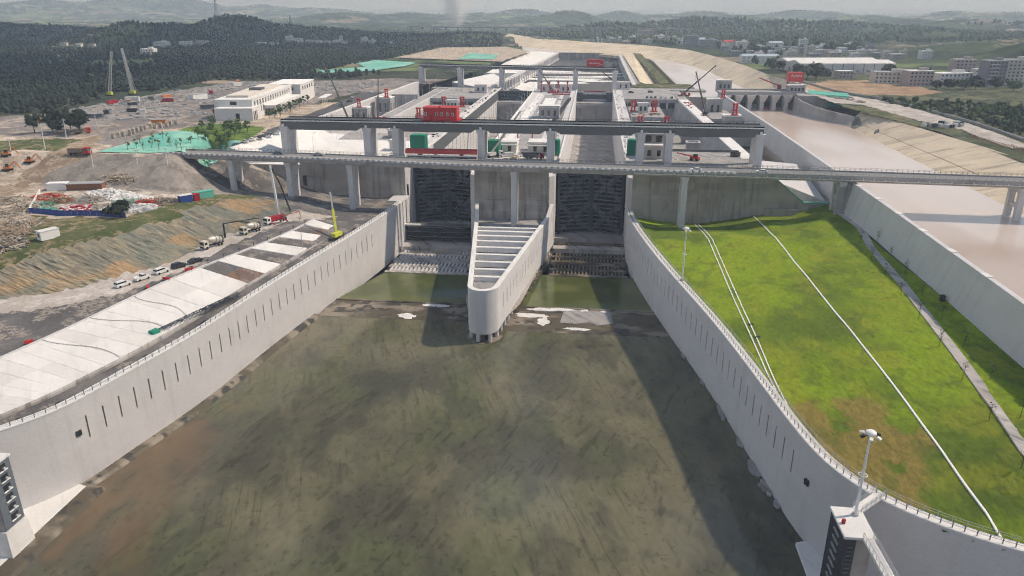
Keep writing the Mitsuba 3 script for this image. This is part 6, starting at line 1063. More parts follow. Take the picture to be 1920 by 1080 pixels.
# ---------- work site behind ----------
SITE = [(-339, 427), (-319.7, 429), (-320.5, 471), (-315.1, 452), (-357, 534), (-351, 545), (-356, 558), (-337, 527), (-345, 565), (-326.0, 556), (-341, 581), (-296.6, 474), (-311.1, 485), (-311.6, 575), (-321.3, 615), (-259.2, 429), (-336, 694), (-308.7, 675), (-267.0, 504), (-251.6, 489), (-348, 723)]
NM = [('white_shed', 'white_paint', 14, 6, 4), ('site_box', 'orange', 8, 3, 2.6), ('site_box', 'steel_grey', 9, 4, 3), ('site_box', 'bag_white', 10, 3.5, 3), ('site_box', 'red_dark', 8, 3, 3), ('site_box', 'steel_dark', 6, 3, 2.5)]
CN = {'white_paint': 'white', 'orange': 'orange', 'steel_grey': 'grey', 'bag_white': 'pale', 'red_dark': 'dark red', 'steel_dark': 'dark'}
for k, (x, y) in enumerate(SITE):
    n, m, L, W, H = NM[0] if k in (1, 13) else NM[1 + (k * 7) % 5]; t = thing(n, f'{CN[m]} {"shed" if n == "white_shed" else "container"} on the work site left of the campus, {ORD[k] if k < 20 else "last"} by distance', 'shed' if n == 'white_shed' else 'container', 'containers and sheds on the work site'); z = ground_z(x, y) - .2; a = .3 + .9 * (k % 3)
    mb = MB(); mb.obox((x, y, z + H / 2), (L, W, H), a); part(t, 'body', mb, m if m != 'orange' else 'car_orange'); mb = MB(); mb.obox((x, y, z + H + .1), (L + .4, W + .4, .2), a); part(t, 'roof', mb, 'rail_grey' if k % 2 else m if m != 'orange' else 'car_orange')
mb = MB()
for k in range(800):
    x, y = gr.uniform(-372, -200), gr.uniform(440, 740)
    if contains_xy(Polygon(REG['work_site']), x, y) and not (x > -240 and 430 < y < 630): mb.obox((x, y, ground_z(x, y) + .4), (gr.uniform(1, 6), gr.uniform(.6, 2.2), gr.uniform(.3, 1.3)), gr.uniform(0, 3))
t = thing('site_material', 'scattered building material all over the work site', 'material'); labels[t]['kind'] = 'stuff'; part(t, 'pieces', mb, 'rail_grey', kind='stuff')
for k, (x, y) in enumerate([(-272.2, 320.9), (-263.6, 309.7), (-258.5, 317.5)]):
    t = thing('excavator', f'small orange excavator left of the dirt road, {ORD[k]} from the frame edge', 'excavator', 'excavators by the dirt road'); z = ground_z(x, y)
    for s in (-1, 1): mb = MB(); mb.obox((x, y + s * 1.1, z + .45), (3.6, .6, .9), .0); part(t, 'track', mb, 'tyre')
    mb = MB(); mb.obox((x, y, z + 1.5), (2.8, 2.4, 1.2), .4); part(t, 'body', mb, 'car_orange'); mb = MB(); mb.obox((x + .5, y - .5, z + 2.5), (1.3, 1.1, 1.3), .4); part(t, 'cab', mb, 'window_dark'); mb = MB(); mb.bar((x + 1, y, z + 1.9), (x + 3.4, y + 1, z + 4.2), .4); mb.bar((x + 3.4, y + 1, z + 4.2), (x + 5.2, y + 1.6, z + .8), .35); part(t, 'arm', mb, 'car_orange')
for x, y, dx, h, l in ((-400, 597, 6, 35, 'left one of two pale lattice crane booms rising from the work site'), (-384, 604, -5, 37, 'right one of two pale lattice crane booms rising from the work site')):
    t = thing('crawler_crane', l, 'crane'); z = float(height(x, y)[0]); mb = MB(); mb.box(x - 3, x + 3, y - 2.4, y + 2.4, z, z + 1.2); part(t, 'tracks', mb, 'tyre'); mb = MB(); mb.box(x - 2, x + 2, y - 1.6, y + 1.6, z + 1.2, z + 3.4); part(t, 'cab', mb, 'crane_yellow'); mb = MB(); lattice(mb, (x, y, z + 2.5), (x + dx, y + 3, z + h), 2.0, 18, .2, 1.1); part(t, 'boom', mb, 'lattice_pale'); mb = MB(); mb.tube((x - dx * .7, y, z + 3), (x + dx, y + 3, z + h), .13, n=5); part(t, 'backstay', mb, 'lattice_pale')
for k, (x, y) in enumerate([(-249.1, 368), (-249.3, 373), (-249.8, 378), (-249.2, 383), (-250.5, 388), (-250.4, 392), (-250.3, 396), (-250.2, 399), (-249.1, 403), (-249.0, 407), (-247.9, 411), (-245.8, 414), (-245.7, 418), (-244.6, 422)]):
    t = thing('stone_stack', f'upright pallet of pale stone blocks by the tarp, {ORD[k]} from the bridge', 'stone stack', 'stone pallets beside the tarp'); z = ground_z(x, y); r = np.random.default_rng(k)
    for j in range(3): mb = MB(); mb.obox((x, y, z + .55 + 1.05 * j), (1.6 + r.uniform(-.3, .3), 1.4, 1.0), r.uniform(0, .6)); part(t, 'block', mb, 'stone_pale')
for k, (x, y) in enumerate([(213.9, 516), (218.7, 512), (222.5, 505), (228.4, 506), (224.8, 518), (231.6, 513)]):
    t = thing('site_hut', f'row of {"pale" if k % 2 else "dark"} material crates above the cream bank slabs, {ORD[k]} from the left', 'crate stack', 'crates on the bank'); z = ground_z(x, y); 
    for j in range(3): mb = MB(); mb.obox((x + j * 1.7 - 1, y + (j % 2), z + 1.1), (2.2, 2.6, 2.2 + .4 * (j % 2)), .5); part(t, 'crate', mb, ('bag_white', 'steel_dark', 'rail_grey')[(k + j) % 3])
for k, (x, y) in enumerate([(197.8, 646), (202.5, 638), (207.1, 625), (195.0, 655), (206.8, 650)]): pile(f'{"pale" if k % 2 else "grey"} building material on the yard right of the weir, {ORD[k]} of five', x, y, 4, 4, 1.4, ['bag_white' if k % 2 else 'rail_grey', 'plank'], 14, 90 + k, False)
t = thing('bund_wall', 'low grey parapet wall along the outer side of the bund road', 'wall'); bw = [(196.5, 777), (208.0, 694), (230.7, 655), (241.8, 592), (245.1, 516), (245.8, 456), (238.4, 370), (233.9, 211.3)]
for a, b in zip(bw[:-1], bw[1:]): za, zb_ = ground_z(*a), ground_z(*b); mb = MB(); mb.bar((*a, za + .6), (*b, zb_ + .6), 1.0, 2.2); part(t, 'segment', mb, 'concrete_grey')
t = thing('safety_fence', 'row of orange-red safety frames on the top edge of the bank slabs at the right', 'fence')
for k in range(22): y = 470 - 3.1 * k; x = np.interp(y, [300, 430, 520], [226, 225, 219]); z = ground_z(x, y); mb = MB(); mb.bar((x, y, z + .2), (x, y, z + 1.9), .25); mb.bar((x, y + 2.2, z + .2), (x, y + 2.2, z + 1.9), .25); mb.bar((x, y, z + 1.9), (x, y + 2.2, z + 1.9), .25); mb.bar((x, y, z + .9), (x, y + 2.2, z + .9), .2); part(t, 'frame', mb, 'rust')
t = thing('net_screen', 'dark green construction netting hung beside the weir abutment', 'net'); mb = MB(); mb.hexa([(190, 652, 33), (204, 646, 33), (204, 660, 33), (190, 668, 33), (190, 652, 40.5), (204, 646, 40), (204, 660, 41), (190, 668, 41)]); part(t, 'sheet', mb, 'netting'); mb = MB(); mb.hexa([(178, 668, 40.4), (206, 650, 40.4), (210, 668, 40.4), (184, 690, 40.4), (178, 668, 41.2), (206, 650, 41.0), (210, 668, 41.8), (184, 690, 42)]); part(t, 'top_sheet', mb, 'netting_light')
# lawn paths and kerbs
def ribbon(name, label, pts, w, mat, lift=.12, cat=None, n=60):
    d = np.r_[0, np.cumsum(np.hypot(*np.diff(np.array(pts), axis=0).T))]; s = np.linspace(0, d[-1], n); x = np.interp(s, d, [p[0] for p in pts]); y = np.interp(s, d, [p[1] for p in pts]); g = np.gradient(np.stack([x, y], 1), axis=0); g /= np.linalg.norm(g, axis=1)[:, None]; nn = np.stack([-g[:, 1], g[:, 0]], 1) * w / 2
    A = [(x[i] + nn[i, 0], y[i] + nn[i, 1], ground_z(x[i], y[i]) + lift) for i in range(n)]; Bq = [(x[i] - nn[i, 0], y[i] - nn[i, 1], ground_z(x[i], y[i]) + lift) for i in range(n)]; A0, B0 = [(a, b, c - .5) for a, b, c in A], [(a, b, c - .5) for a, b, c in Bq]
    mb = MB(); mb.strip(Bq, A); mb.strip(A, A0); mb.strip(B0, Bq); return mb
single('lawn_kerb', ribbon('', '', [(72.4, 333), (72.2, 237), (72.5, 175), (72.4, 140), (72.8, 112.5)], .42, 'concrete_white', .22), 'white_paint', 'long straight white kerb line running down the middle of the lawn', 'kerb')
for o, w_ in ((0, 'left'), (1.5, 'right')): single('lawn_kerb', ribbon('', '', [(47.0 + o, 333), (46.1 + o, 240), (45.9 + o * .9, 200), (45.9 + o * .7, 175), (46.4 + o * .4, 152)], .3, 'concrete_white', .2), 'concrete_white', f'thin white kerb line, {w_} one of the double line on the lawn by the wall', 'kerb')
struct('lawn_path', ribbon('', '', [(104, 325), (105, 294), (100.6, 268), (97.8, 232), (93.2, 188), (89.4, 154), (86.4, 136), (84, 110)], 2.6, 'concrete_stained', .15), 'concrete_stained', label='mottled grey concrete path along the lawn')
for x, y in ((46.6, 205), (46.6, 196)): mb = MB(); mb.obox((x + .8, y, ground_z(x, y) + .3), (1.6, .35, .3), .3); single('dark_pipe', mb, 'steel_dark', f'short dark pipe across the double kerb line, {"farther" if y > 200 else "nearer"} one', 'pipe')

# ---------- tarps ----------
def drape(name, label, poly, mat, lift, step=2.0, cat='tarp'):
    Pg = Polygon(poly); x0, y0, x1, y1 = Pg.bounds; X, Y = np.meshgrid(np.arange(x0, x1 + step, step), np.arange(y0, y1 + step, step)); Z = np.array([ground_z(a, b) for a, b in zip(X.ravel(), Y.ravel())]).reshape(X.shape) + lift + (nfbm(np.stack([X * .25, Y * .25, 0 * X], -1), 3, 2) - .5) * .35
    i = np.arange(X.size).reshape(X.shape); q = np.stack([i[:-1, :-1], i[:-1, 1:], i[1:, 1:], i[1:, :-1]], -1).reshape(-1, 4); q = q[contains_xy(Pg, X.ravel()[q].mean(1), Y.ravel()[q].mean(1))]
    return single(name, take(np.stack([X.ravel(), Y.ravel(), Z.ravel()], 1), q), mat, label, cat, smooth=True)
drape('ground_tarp', 'big turquoise dust tarp spread beside the bridge end with saplings standing in it', [(-232, 329), (-206, 328.5), (-196, 333), (-186, 344), (-181, 356), (-178, 369), (-191, 374), (-226, 397), (-236, 394), (-232, 362)], 'tarp_teal', .35, 1.0)
drape('ground_tarp', 'long turquoise tarp along the forest edge beyond the campus', [(-335, 824), (-308.9, 843), (-259.1, 885), (-238.1, 963), (-241.2, 1027), (-311.2, 1074), (-313.3, 1000), (-285.3, 939), (-321.7, 881)], 'tarp_teal', 1.2, 3.0)
drape('ground_tarp', 'turquoise tarp on the bank beside the upstream guide wall', [(-194.7, 1093), (-145.1, 1098), (-150.1, 1200), (-205.1, 1252)], 'tarp_teal', 2.0, 3.0)
drape('bare_earth', 'bare reddish earth patch between the forest and the upstream guide wall', [(-294.8, 1128), (-128.5, 1054), (-111.0, 1321), (-171.1, 1471), (-286.1, 1435)], 'soil', 1.4, 4.0, 'bare earth')
# ---------- trees ----------
ico = trimesh.creation.icosphere(0); ic1 = trimesh.creation.icosphere(1)
def clump(r, rr, base=ico):
    v = base.vertices * (1 + rr.uniform(-.32, .32, (len(base.vertices), 1))); return v * r, base.faces
def crown_mesh(R, H, n, rr, leaves=0):
    mb = MB()
    for k in range(n):
        a, u, q = rr.uniform(0, 6.28), rr.uniform(-1, 1), rr.uniform(.35, .85); v, f = clump(rr.uniform(.28, .5) * R, rr); c = np.array([R * q * math.cos(a) * math.sqrt(1 - u * u * .7), R * q * math.sin(a) * math.sqrt(1 - u * u * .7), H * .5 * u * .75]); mb.add(v * [1, 1, .8] + c, f)
    for k in range(leaves):
        d = rr.normal(0, 1, 3); d /= np.linalg.norm(d); c = d * [R, R, H * .5] * rr.uniform(.7, 1.12); e1, e2 = rr.normal(0, 1, 3) * .13 * R, rr.normal(0, 1, 3) * .13 * R; mb.add([c, c + e1, c + e1 + e2, c + e2], [[0, 1, 2, 3]])
    return mb
def tree(label, x, y, h, R, leafmat, seed, name='tree', group=None, n=12, leaves=60, z=None):
    rr = np.random.default_rng(seed); z = ground_z(x, y) - .1 if z is None else z; t = thing(name, label, 'tree', group); H = h * .62; mb = MB(); top = np.array([x + rr.uniform(-.3, .3), y, z + h * .55]); mb.tube((x, y, z), top, .05 * R + .08, .03 * R + .04, 7)
    for k in range(4): a = k * 1.6 + rr.uniform(0, 1); mb.tube(top - [0, 0, h * .12], top + [R * .5 * math.cos(a), R * .5 * math.sin(a), h * .16], .03 * R + .03, .02, 5)
    part(t, 'trunk', mb, 'bark'); V, Fc = crown_mesh(R, H, n, rr, leaves).mesh(); part(t, 'crown', (V + [x, y, z + h - H * .5], Fc), leafmat); return t
SAP = [(-221.3, 336), (-219.2, 340), (-213.4, 336), (-213.2, 343), (-205.4, 336), (-212.7, 358), (-199.4, 341), (-194.5, 337), (-191.4, 342), (-201.8, 359), (-193.0, 354), (-188.9, 358), (-198.5, 372), (-221.6, 360), (-226.7, 355), (-223.3, 370), (-207.0, 349), (-216.9, 350)]
for k, (x, y) in enumerate(sorted(SAP, key=lambda p: -p[1])): tree(f'thin sapling standing in the turquoise tarp, {ORD[k]} from the back', x, y, 4.5 + k % 3, 1.2 + .3 * (k % 2), 'leaf_light', 200 + k, 'sapling', 'saplings in the tarp', 3, 26)
LT = [(-204.4, 371.9), (-204.2, 379), (-198.4, 375), (-202.0, 386), (-195.3, 377.6), (-196.1, 384), (-189.0, 374), (-195.9, 391), (-190.2, 383), (-191.9, 393), (-190.7, 366), (-185.8, 363), (-194.6, 368), (-189.8, 398), (-203.5, 402), (-198.5, 405), (-208.7, 394), (-212.4, 404), (-217.5, 401), (-207.2, 414)]
for k, (x, y) in enumerate(sorted(LT, key=lambda p: p[0])): tree(f'leafy young tree on the small bright lawn, {ORD[k]} from the left', x, y, 5.5 + (k * 5) % 3, 1.7 + .3 * (k % 3), 'leaf_light' if k % 3 else 'leaf_mid', 240 + k, 'tree', 'young trees on the campus lawn', 9, 60)
for k in range(12): q = O + ea * (8 + 8.4 * k) + eb * (-7.5 - (k % 3)); tree(f'small tree in front of the campus building, {ORD[k]} from the near end', q[0], q[1], 5.5 + k % 3, 2.0, 'leaf_mid', 270 + k, 'tree', 'trees before the campus building', 7, 40)
for k, (x, y) in enumerate([(-291.1, 389), (-286.0, 395), (-294.8, 399), (-300.0, 391), (-282.2, 388), (-290.3, 382), (-276.5, 381), (-306.1, 385)]): tree(f'dark rounded tree in the clump by the utility poles, {ORD[k]} from the left', x, y, 13 - k % 3 * 2.5, 5 - .6 * (k % 3), 'leaf_dark', 290 + k, 'tree', 'dark trees by the utility poles', 16, 110)
for k, (x, y, h, R) in enumerate([(-177.8, 261.7, 5, 3.6), (-175.5, 257.7, 4, 3.0), (-180.4, 258.8, 3.6, 2.6)]): tree(f'dark green bush overhanging the blue fence, {ORD[k]} from the right', x, y - 3, h, R, 'leaf_dark', 310 + k, 'bush', 'bushes by the blue fence', 12, 90)
# thin bare saplings along the lawn path
for k, (u, s) in enumerate([(u, s) for u in np.linspace(.16, .92, 9) for s in (-1, 1)]):
    y = 305 - 190 * u; xx = np.interp(y, [110, 136, 154, 188, 232, 268, 294], [84, 86.4, 89.4, 93.2, 97.8, 100.6, 105]) + s * 3.0; z = ground_z(xx, y); rr = np.random.default_rng(400 + k); t = thing('sapling', f'thin nearly bare sapling on the {"left" if s < 0 else "right"} side of the lawn path, {ORD[k // 2]} from the bridge', 'sapling', 'saplings along the lawn path')
    mb = MB(); h = rr.uniform(3.6, 5); top = np.array([xx + rr.uniform(-.4, .4), y + rr.uniform(-.3, .3), z + h]); mb.tube((xx, y, z - .1), top, .09, .03, 6)
    for j in range(8): a, q = rr.uniform(0, 6.28), rr.uniform(.4, .95); b0 = np.array([xx, y, z]) * (1 - q) + top * q; mb.tube(b0, b0 + [.9 * math.cos(a), .9 * math.sin(a), .7], .04, .015, 4)
    part(t, 'stem', mb, 'bark'); mb = MB()
    for j in range(34): q = rr.uniform(.45, 1.1); a = rr.uniform(0, 6.28); c = np.array([xx, y, z]) * (1 - q) + top * q + [math.cos(a) * rr.uniform(.1, .9), math.sin(a) * rr.uniform(.1, .9), .3]; e1, e2 = rr.normal(0, .14, 3), rr.normal(0, .14, 3); mb.add([c, c + e1, c + e1 + e2, c + e2], [[0, 1, 2, 3]])
    part(t, 'leaves', mb, 'leaf_mid')
# forest as stuff: whole trees of several clumps, in one mesh
def forest(name, label, n, region, rfun, mat, seed, clumps=5, tall=1.0):
    rr = np.random.default_rng(seed); protos = []
    for p in range(6):
        mb = MB()
        for k in range(clumps): a, q = rr.uniform(0, 6.28), rr.uniform(.1, .62) if k else 0; v, f = clump(rr.uniform(.42, .7), rr); mb.add(v * [1, 1, .95] + [q * math.cos(a), q * math.sin(a), rr.uniform(.5, 1.9) * tall if k else 1.6 * tall], f)
        protos.append(mb.mesh())
    pts = region(rr, n); R = rfun(rr, len(pts)); Z = np.concatenate([height(pts[i:i + 4000, 0], pts[i:i + 4000, 1]) for i in range(0, len(pts), 4000)]); Vs, Fs, off = [], [], 0
    for p, (V, Fc) in enumerate(protos):
        k = np.arange(p, len(pts), 6); a = rr.uniform(0, 6.28, len(k)); c, s = np.cos(a), np.sin(a); X = V[None, :, 0] * c[:, None] - V[None, :, 1] * s[:, None]; Yv = V[None, :, 0] * s[:, None] + V[None, :, 1] * c[:, None]; r = R[k][:, None]
        W = np.stack([pts[k, 0][:, None] + X * r, pts[k, 1][:, None] + Yv * r, Z[k][:, None] + V[None, :, 2] * r * rr.uniform(.85, 1.35, (len(k), 1)) - .3 * r], -1); Vs.append(W.reshape(-1, 3)); Fs.append((Fc[None] + (np.arange(len(k)) * len(V))[:, None, None]).reshape(-1, 3) + off); off += W.shape[0] * len(V)
    k = thing(name, label, 'forest'); labels[k]['kind'] = 'stuff'; scene[k] = mikit.ply((np.vstack(Vs), np.vstack(Fs)), 'mat_' + mat, True); return k
HAMLET = [(-791,1351,42.7,23.3,8.0,2),(-705,1163,39.5,20.2,8.6,2),(-769,1395,43.6,21.0,6.1,2),(-755,1431,44.1,20.4,6.3,5),(-960,1323,44.0,11.6,5.9,5),(-929,1321,44.3,9.6,3.9,2),(-900,1314,43.8,10.5,4.9,5),(-667,1648,43.2,16.2,8.3,2),(-637,1624,40.9,16.0,7.0,2),(-598,1583,39.5,15.6,6.8,5),(-586,1605,39.7,13.5,5.8,2),(-553,1565,39.4,13.2,6.8,5),(-542,1589,39.5,15.6,6.8,2),(-546,1636,40.8,6.9,11.7,2),(-496,1638,40.9,13.7,8.2,2),(-460,1564,39.8,15.3,7.8,5),(-516,1566,39.5,11.0,6.7,5),(-420,1562,40.1,10.9,4.5,2),(-669,1505,39.3,17.1,5.5,2),(-633,1484,39.4,15.7,5.4,5)]
VILLAGE = [(184,1567,40.6,29.3,19.3,0),(211,1533,40.3,32.7,13.6,1),(235,1443,39.8,19.2,13.8,3),(250,1391,39.7,18.5,16.1,2),(318,1445,40.1,25.8,11.7,4),(366,1445,40.4,13.3,17.6,2),(320,1218,39.5,13.7,16.5,5),(407,1477,40.9,13.6,8.0,2),(221,1086,39.5,50.7,8.9,4),(257,834,39.9,15.5,7.9,6),(286,785,39.7,31.1,10.6,5),(304,764,39.4,22.6,13.9,6),(342,782,39.1,34.9,11.0,2),(396,885,43.0,21.3,17.7,7),(372,769,39.1,18.6,23.6,8),(403,791,39.8,26.8,23.2,9),(402,863,42.1,11.2,9.2,2),(309,1272,39.5,13.5,7.8,5),(312,1331,39.7,13.2,7.2,2),(350,1276,39.5,14.3,8.6,6),(371,1293,39.6,15.3,7.8,5),(402,1338,39.8,14.1,9.0,2),(401,1282,39.5,11.8,6.9,6),(406,1254,39.5,11.5,9.3,2),(282,1392,39.9,19.4,8.5,5),(244,1280,39.5,10.2,7.0,6),(244,1621,40.6,15.1,8.8,5),(438,1300,39.6,14.5,6.1,6),(118,1928,40.8,41.3,19.8,7),(142,1818,41.2,21.9,11.2,2),(77,1755,41.0,16.5,10.9,2),(160,1706,41.1,22.8,11.7,5),(104,1653,40.8,18.9,9.1,5),(175,1661,40.8,13.3,10.2,2),(55,1802,41.4,12.1,7.4,2),(32,1832,41.4,12.3,6.3,2),(41,1704,40.6,11.5,5.9,5)]
ALLH = np.array([h[:2] for h in HAMLET + VILLAGE], float)
def clear_of_houses(p, d=17, front=34): dx = p[:, None, 0] - ALLH[None, :, 0]; dy = p[:, None, 1] - ALLH[None, :, 1]; return ~((np.abs(dx + .25 * dy * 0) < d) & (dy > -front) & (dy < d)).any(1)
FL = Polygon([(-395, 437), (-377, 476), (-386, 566), (-380, 704), (-393, 756), (-326.9, 767), (-264.8, 790), (-235.4, 849), (-353, 815), (-323.1, 901), (-315.9, 1084), (-302.7, 1128), (-296.0, 1435), (-180.7, 1481), (-191.9, 1611), (-267.4, 2088), (-2003, 2732), (-2100, 700)])
def reg_poly(poly, gap, seed, y1=2300):
    x0, y0, x1, _ = poly.bounds
    def f(rr, n):
        p = np.stack([rr.uniform(x0, x1, n * 4), rr.uniform(y0, y1, n * 4)], 1); d = np.hypot(p[:, 0], p[:, 1]); keep = contains_xy(poly, p[:, 0], p[:, 1]) & (np.abs(p[:, 0] + .108 * p[:, 1]) < .72 * p[:, 1] + 60); keep &= rr.uniform(0, 1, len(p)) < np.clip(1000 / d, .35, 1)
        p = p[keep]; g = nfbm(np.stack([p[:, 0] * .005, p[:, 1] * .005, 0 * p[:, 0]], -1), 4, seed); p = p[g > gap]; p = p[clear_of_houses(p)]; p = p[~((p[:, 0] > -800) & (p[:, 0] < -560) & (p[:, 1] > 930) & (p[:, 1] < 1060) & (nfbm(np.stack([p[:, 0] * .01, p[:, 1] * .01, 0 * p[:, 0]], -1), 3, 2) > .42))]; return p[:n]
    return f
forest('forest', 'dense dark forest covering the flat land and hills on the left', 19000, reg_poly(FL, .27, 41), lambda rr, n: rr.uniform(2.2, 4.0, n), 'leaf_dark', 51, 3, .95)
FR = Polygon([(-8.6, 1784), (0, 1600), (106.2, 1642), (230.4, 1480), (283.9, 1270), (289.3, 1458), (455, 1374), (505, 1720), (945, 1856), (1539, 1839), (1963, 2817), (-244.9, 2880), (-230, 2150)])
forest('forest', 'hazy mid-green woods on the rolling hills behind the village', 9000, reg_poly(FR, .40, 43, 2900), lambda rr, n: rr.uniform(4, 8, n), 'leaf_mid', 53, 3, .7)
FH = Polygon([(450, 839), (540, 876), (665, 1071), (933, 1460), (1329, 1448), (1307, 656), (572, 618), (470, 760)])
forest('forest', 'dark shrubby wood on the hill at the right edge of the frame', 3600, reg_poly(FH, .36, 45, 1500), lambda rr, n: rr.uniform(2.5, 5.5, n), 'leaf_dark', 55, 4, .9)
FV = Polygon([(179.0, 1065), (216.3, 985), (289.8, 1131), (450, 1196), (458, 1453), (301.4, 1537), (224.5, 1619), (192.5, 1540), (253.5, 1420), (172, 1200)])
forest('village_trees', 'loose trees between the houses of the right bank village', 420, reg_poly(FV, .42, 47, 1700), lambda rr, n: rr.uniform(3, 5.5, n), 'leaf_dark', 57, 5, 1.0)
FB = Polygon([(247.2, 469), (249.4, 548), (237.0, 598), (227.9, 628), (256.4, 652), (315.1, 625), (434, 622), (420, 470)])
forest('shrubs', 'green scrub and bushes beyond the bund road at the right edge', 700, reg_poly(FB, .43, 49, 665), lambda rr, n: rr.uniform(1.0, 2.8, n), 'leaf_mid', 59, 5, .7)
for k, (x, y, h, R) in enumerate([(208.6, 958, 13, 7), (211.7, 926, 12, 6), (207.9, 829, 13, 6), (212.3, 808, 11, 6), (219.0, 799, 11, 6.5), (228.0, 804, 12, 7), (224.6, 824, 15, 8), (339, 972, 10, 7), (320.7, 893, 11, 7), (325.8, 827, 11, 7), (342, 855, 11, 8), (321.3, 741, 8, 6), (332, 739, 8, 7), (361, 779, 9, 6), (363, 745, 10, 7), (367, 722, 9, 6), (308.3, 736, 7, 5), (344, 741, 8, 6)]): tree(f'big dark leafy tree near the {"white warehouse" if k < 9 else "grey village houses"}, {ORD[k]} counting from the far left', x, y, h, R, 'leaf_dark' if k % 3 else 'leaf_mid', 330 + k, 'tree', 'big trees by the warehouse and houses', 16, 120)
for k, (x, y) in enumerate([(229.1, 634), (239.9, 631), (249.2, 607), (253.9, 600), (264.9, 605), (243.9, 563), (260.1, 575), (272.1, 577), (266.3, 548), (284.9, 573), (280.2, 551), (277.8, 535), (299.7, 573), (308.9, 616), (252.4, 512), (258.1, 504), (260.8, 496), (266.6, 488)]): tree(f'leafy shrub beyond the bund road parapet, {ORD[k]} counting from the left', x, y, 4.5 + (k * 3) % 3, 3 + .5 * (k % 3), 'leaf_mid' if k % 2 else 'leaf_dark', 360 + k, 'shrub', 'shrubs beyond the bund road', 10, 70)
# ---------- village and hamlet ----------
TY = {0: ('wall_grey', 'rail_grey', 'grey'), 1: ('wall_grey', 'roof_blue', 'grey flat-roofed'), 2: ('wall_white', 'concrete_white', 'white'), 3: ('wall_cream', 'roof_red', 'red-roofed'), 4: ('wall_white', 'roof_blue', 'pale blue-roofed'), 5: ('wall_cream', 'rail_grey', 'cream'), 6: ('wall_pink', 'concrete_white', 'brownish'), 7: ('wall_pink', 'rail_grey', 'pinkish'), 8: ('wall_purple', 'rail_grey', 'grey-purple'), 9: ('wall_cream', 'rail_grey', 'beige')}
SP = {0: 'block of several joined storeys behind the far bend', 1: 'broad house left of the red roof', 2: 'house with a bright red roof', 3: 'narrow tower house right of the red roof', 4: 'house with several pale blue roofs', 5: 'slim tower house above the village', 6: 'tall stepped house before the slim tower', 8: 'long low shed before the village', 9: 'pavilion by the orange field', 10: 'house cluster with small windows beside the orange field', 11: 'rough house next to the house cluster', 12: 'house with a wide flat white roof', 13: 'tall plain block before the right hill', 14: 'apartment block with stacked balconies', 15: 'apartment block with arched balconies at the right edge', 28: 'tall apartment block in the distant village'}
def vhouse(k, x, y, z, w, h, ty, label, group):
    wm, rm, _ = TY[ty]; t = thing('village_house', label, 'house', group); a = .12 + .25 * ((k * 37) % 5 - 2) * .3; d = min(w * .75, 16); zz = float(height(x, y)[0]) - .6 if abs(x) > 410 or y > 890 else ground_z(x, y) - .4; y = y + d / 2
    mb = MB(); mb.obox((x, y, zz + h / 2), (w, d, h), a); part(t, 'wall', mb, wm); mb = MB(); mb.obox((x, y, zz + h + .25), (w + .8, d + .8, .5), a); mb2 = part(t, 'roof', mb, rm); c, s = math.cos(a), math.sin(a)
    if ty in (3, 4): mb = MB(); V = np.array([(-w / 2 - .4, -d / 2 - .4, 0), (w / 2 + .4, -d / 2 - .4, 0), (w / 2 + .4, d / 2 + .4, 0), (-w / 2 - .4, d / 2 + .4, 0), (-w / 2 + 1, 0, 2.6), (w / 2 - 1, 0, 2.6)]); V = np.column_stack([V[:, 0] * c - V[:, 1] * s + x, V[:, 0] * s + V[:, 1] * c + y, V[:, 2] + zz + h + .5]); mb.add(V, [[0, 1, 5], [0, 5, 4], [1, 2, 5], [2, 3, 4], [2, 4, 5], [3, 0, 4]]); part(t, 'roof_ridge', mb, rm)
    elif h > 9: mb = MB(); mb.obox((x + w * .2 * c, y + w * .2 * s, zz + h + 1.7), (w * .28, d * .4, 2.6), a); part(t, 'stair_head', mb, wm)
    nf = max(1, int(h / 3.2)); nw = max(2, int(w / 3.6)); nw = min(nw, 8)
    for f in range(nf):
        for q in range(nw):
            u = (q + .5) / nw * w - w / 2; v = -d / 2 - .04; mb = MB(); mb.obox((x + u * c - v * s, y + u * s + v * c, zz + .6 + (f + .52) * (h - .6) / nf), (min(1.7, w / nw * .5), .14, 1.5), a); part(t, 'window', mb, 'window_shade')
        if ty in (8, 9): v = -d / 2 - .6; mb = MB(); mb.obox((x - v * s - w * .2 * c, y + v * c - w * .2 * s, zz + .9 + f * (h - .6) / nf), (w * .45, 1.3, .9), a); part(t, 'balcony', mb, 'concrete_light')
    return t
cnt = {}
for k, (x, y, z, w, h, ty) in enumerate(VILLAGE):
    c = TY[ty][2]
    if k in SP: l, g = f'{c} {SP[k]}' if ty != 3 else SP[k], None
    else: zone = 'distant village across the far bend' if k > 28 else 'right bank village'; cnt[(c, zone)] = cnt.get((c, zone), 0) + 1; l, g = f'small {c} house in the {zone}, {ORD[cnt[(c, zone)] - 1]} of its colour', f'small houses of the {zone}'
    vhouse(k, x, y, z, w, h, ty, l, g)
vr = np.random.default_rng(77); done = [tuple(h[:2]) for h in VILLAGE]; nv = 0; crowd = []
for k in range(900):
    x, y = (vr.uniform(215, 470), vr.uniform(1150, 1520)) if k % 3 else (vr.uniform(-10, 215), vr.uniform(1620, 1800))
    if nv >= 62 or min((x - a) ** 2 + (y - b) ** 2 for a, b in done) < 26 ** 2 or CANAL.buffer(18).contains(__import__('shapely').Point(x, y)): continue
    done.append((x, y)); ty = (2, 5, 6, 2, 0, 1, 4, 7)[nv % 8]; wt = 'village across the far bend' if y > 1560 else 'right bank village'; nv += 1
    crowd.append((x, y, vr.uniform(9, 17), vr.uniform(5.5, 11), ty, wt))
crowd.sort(key=lambda q: q[0] / q[1]); seen = {}
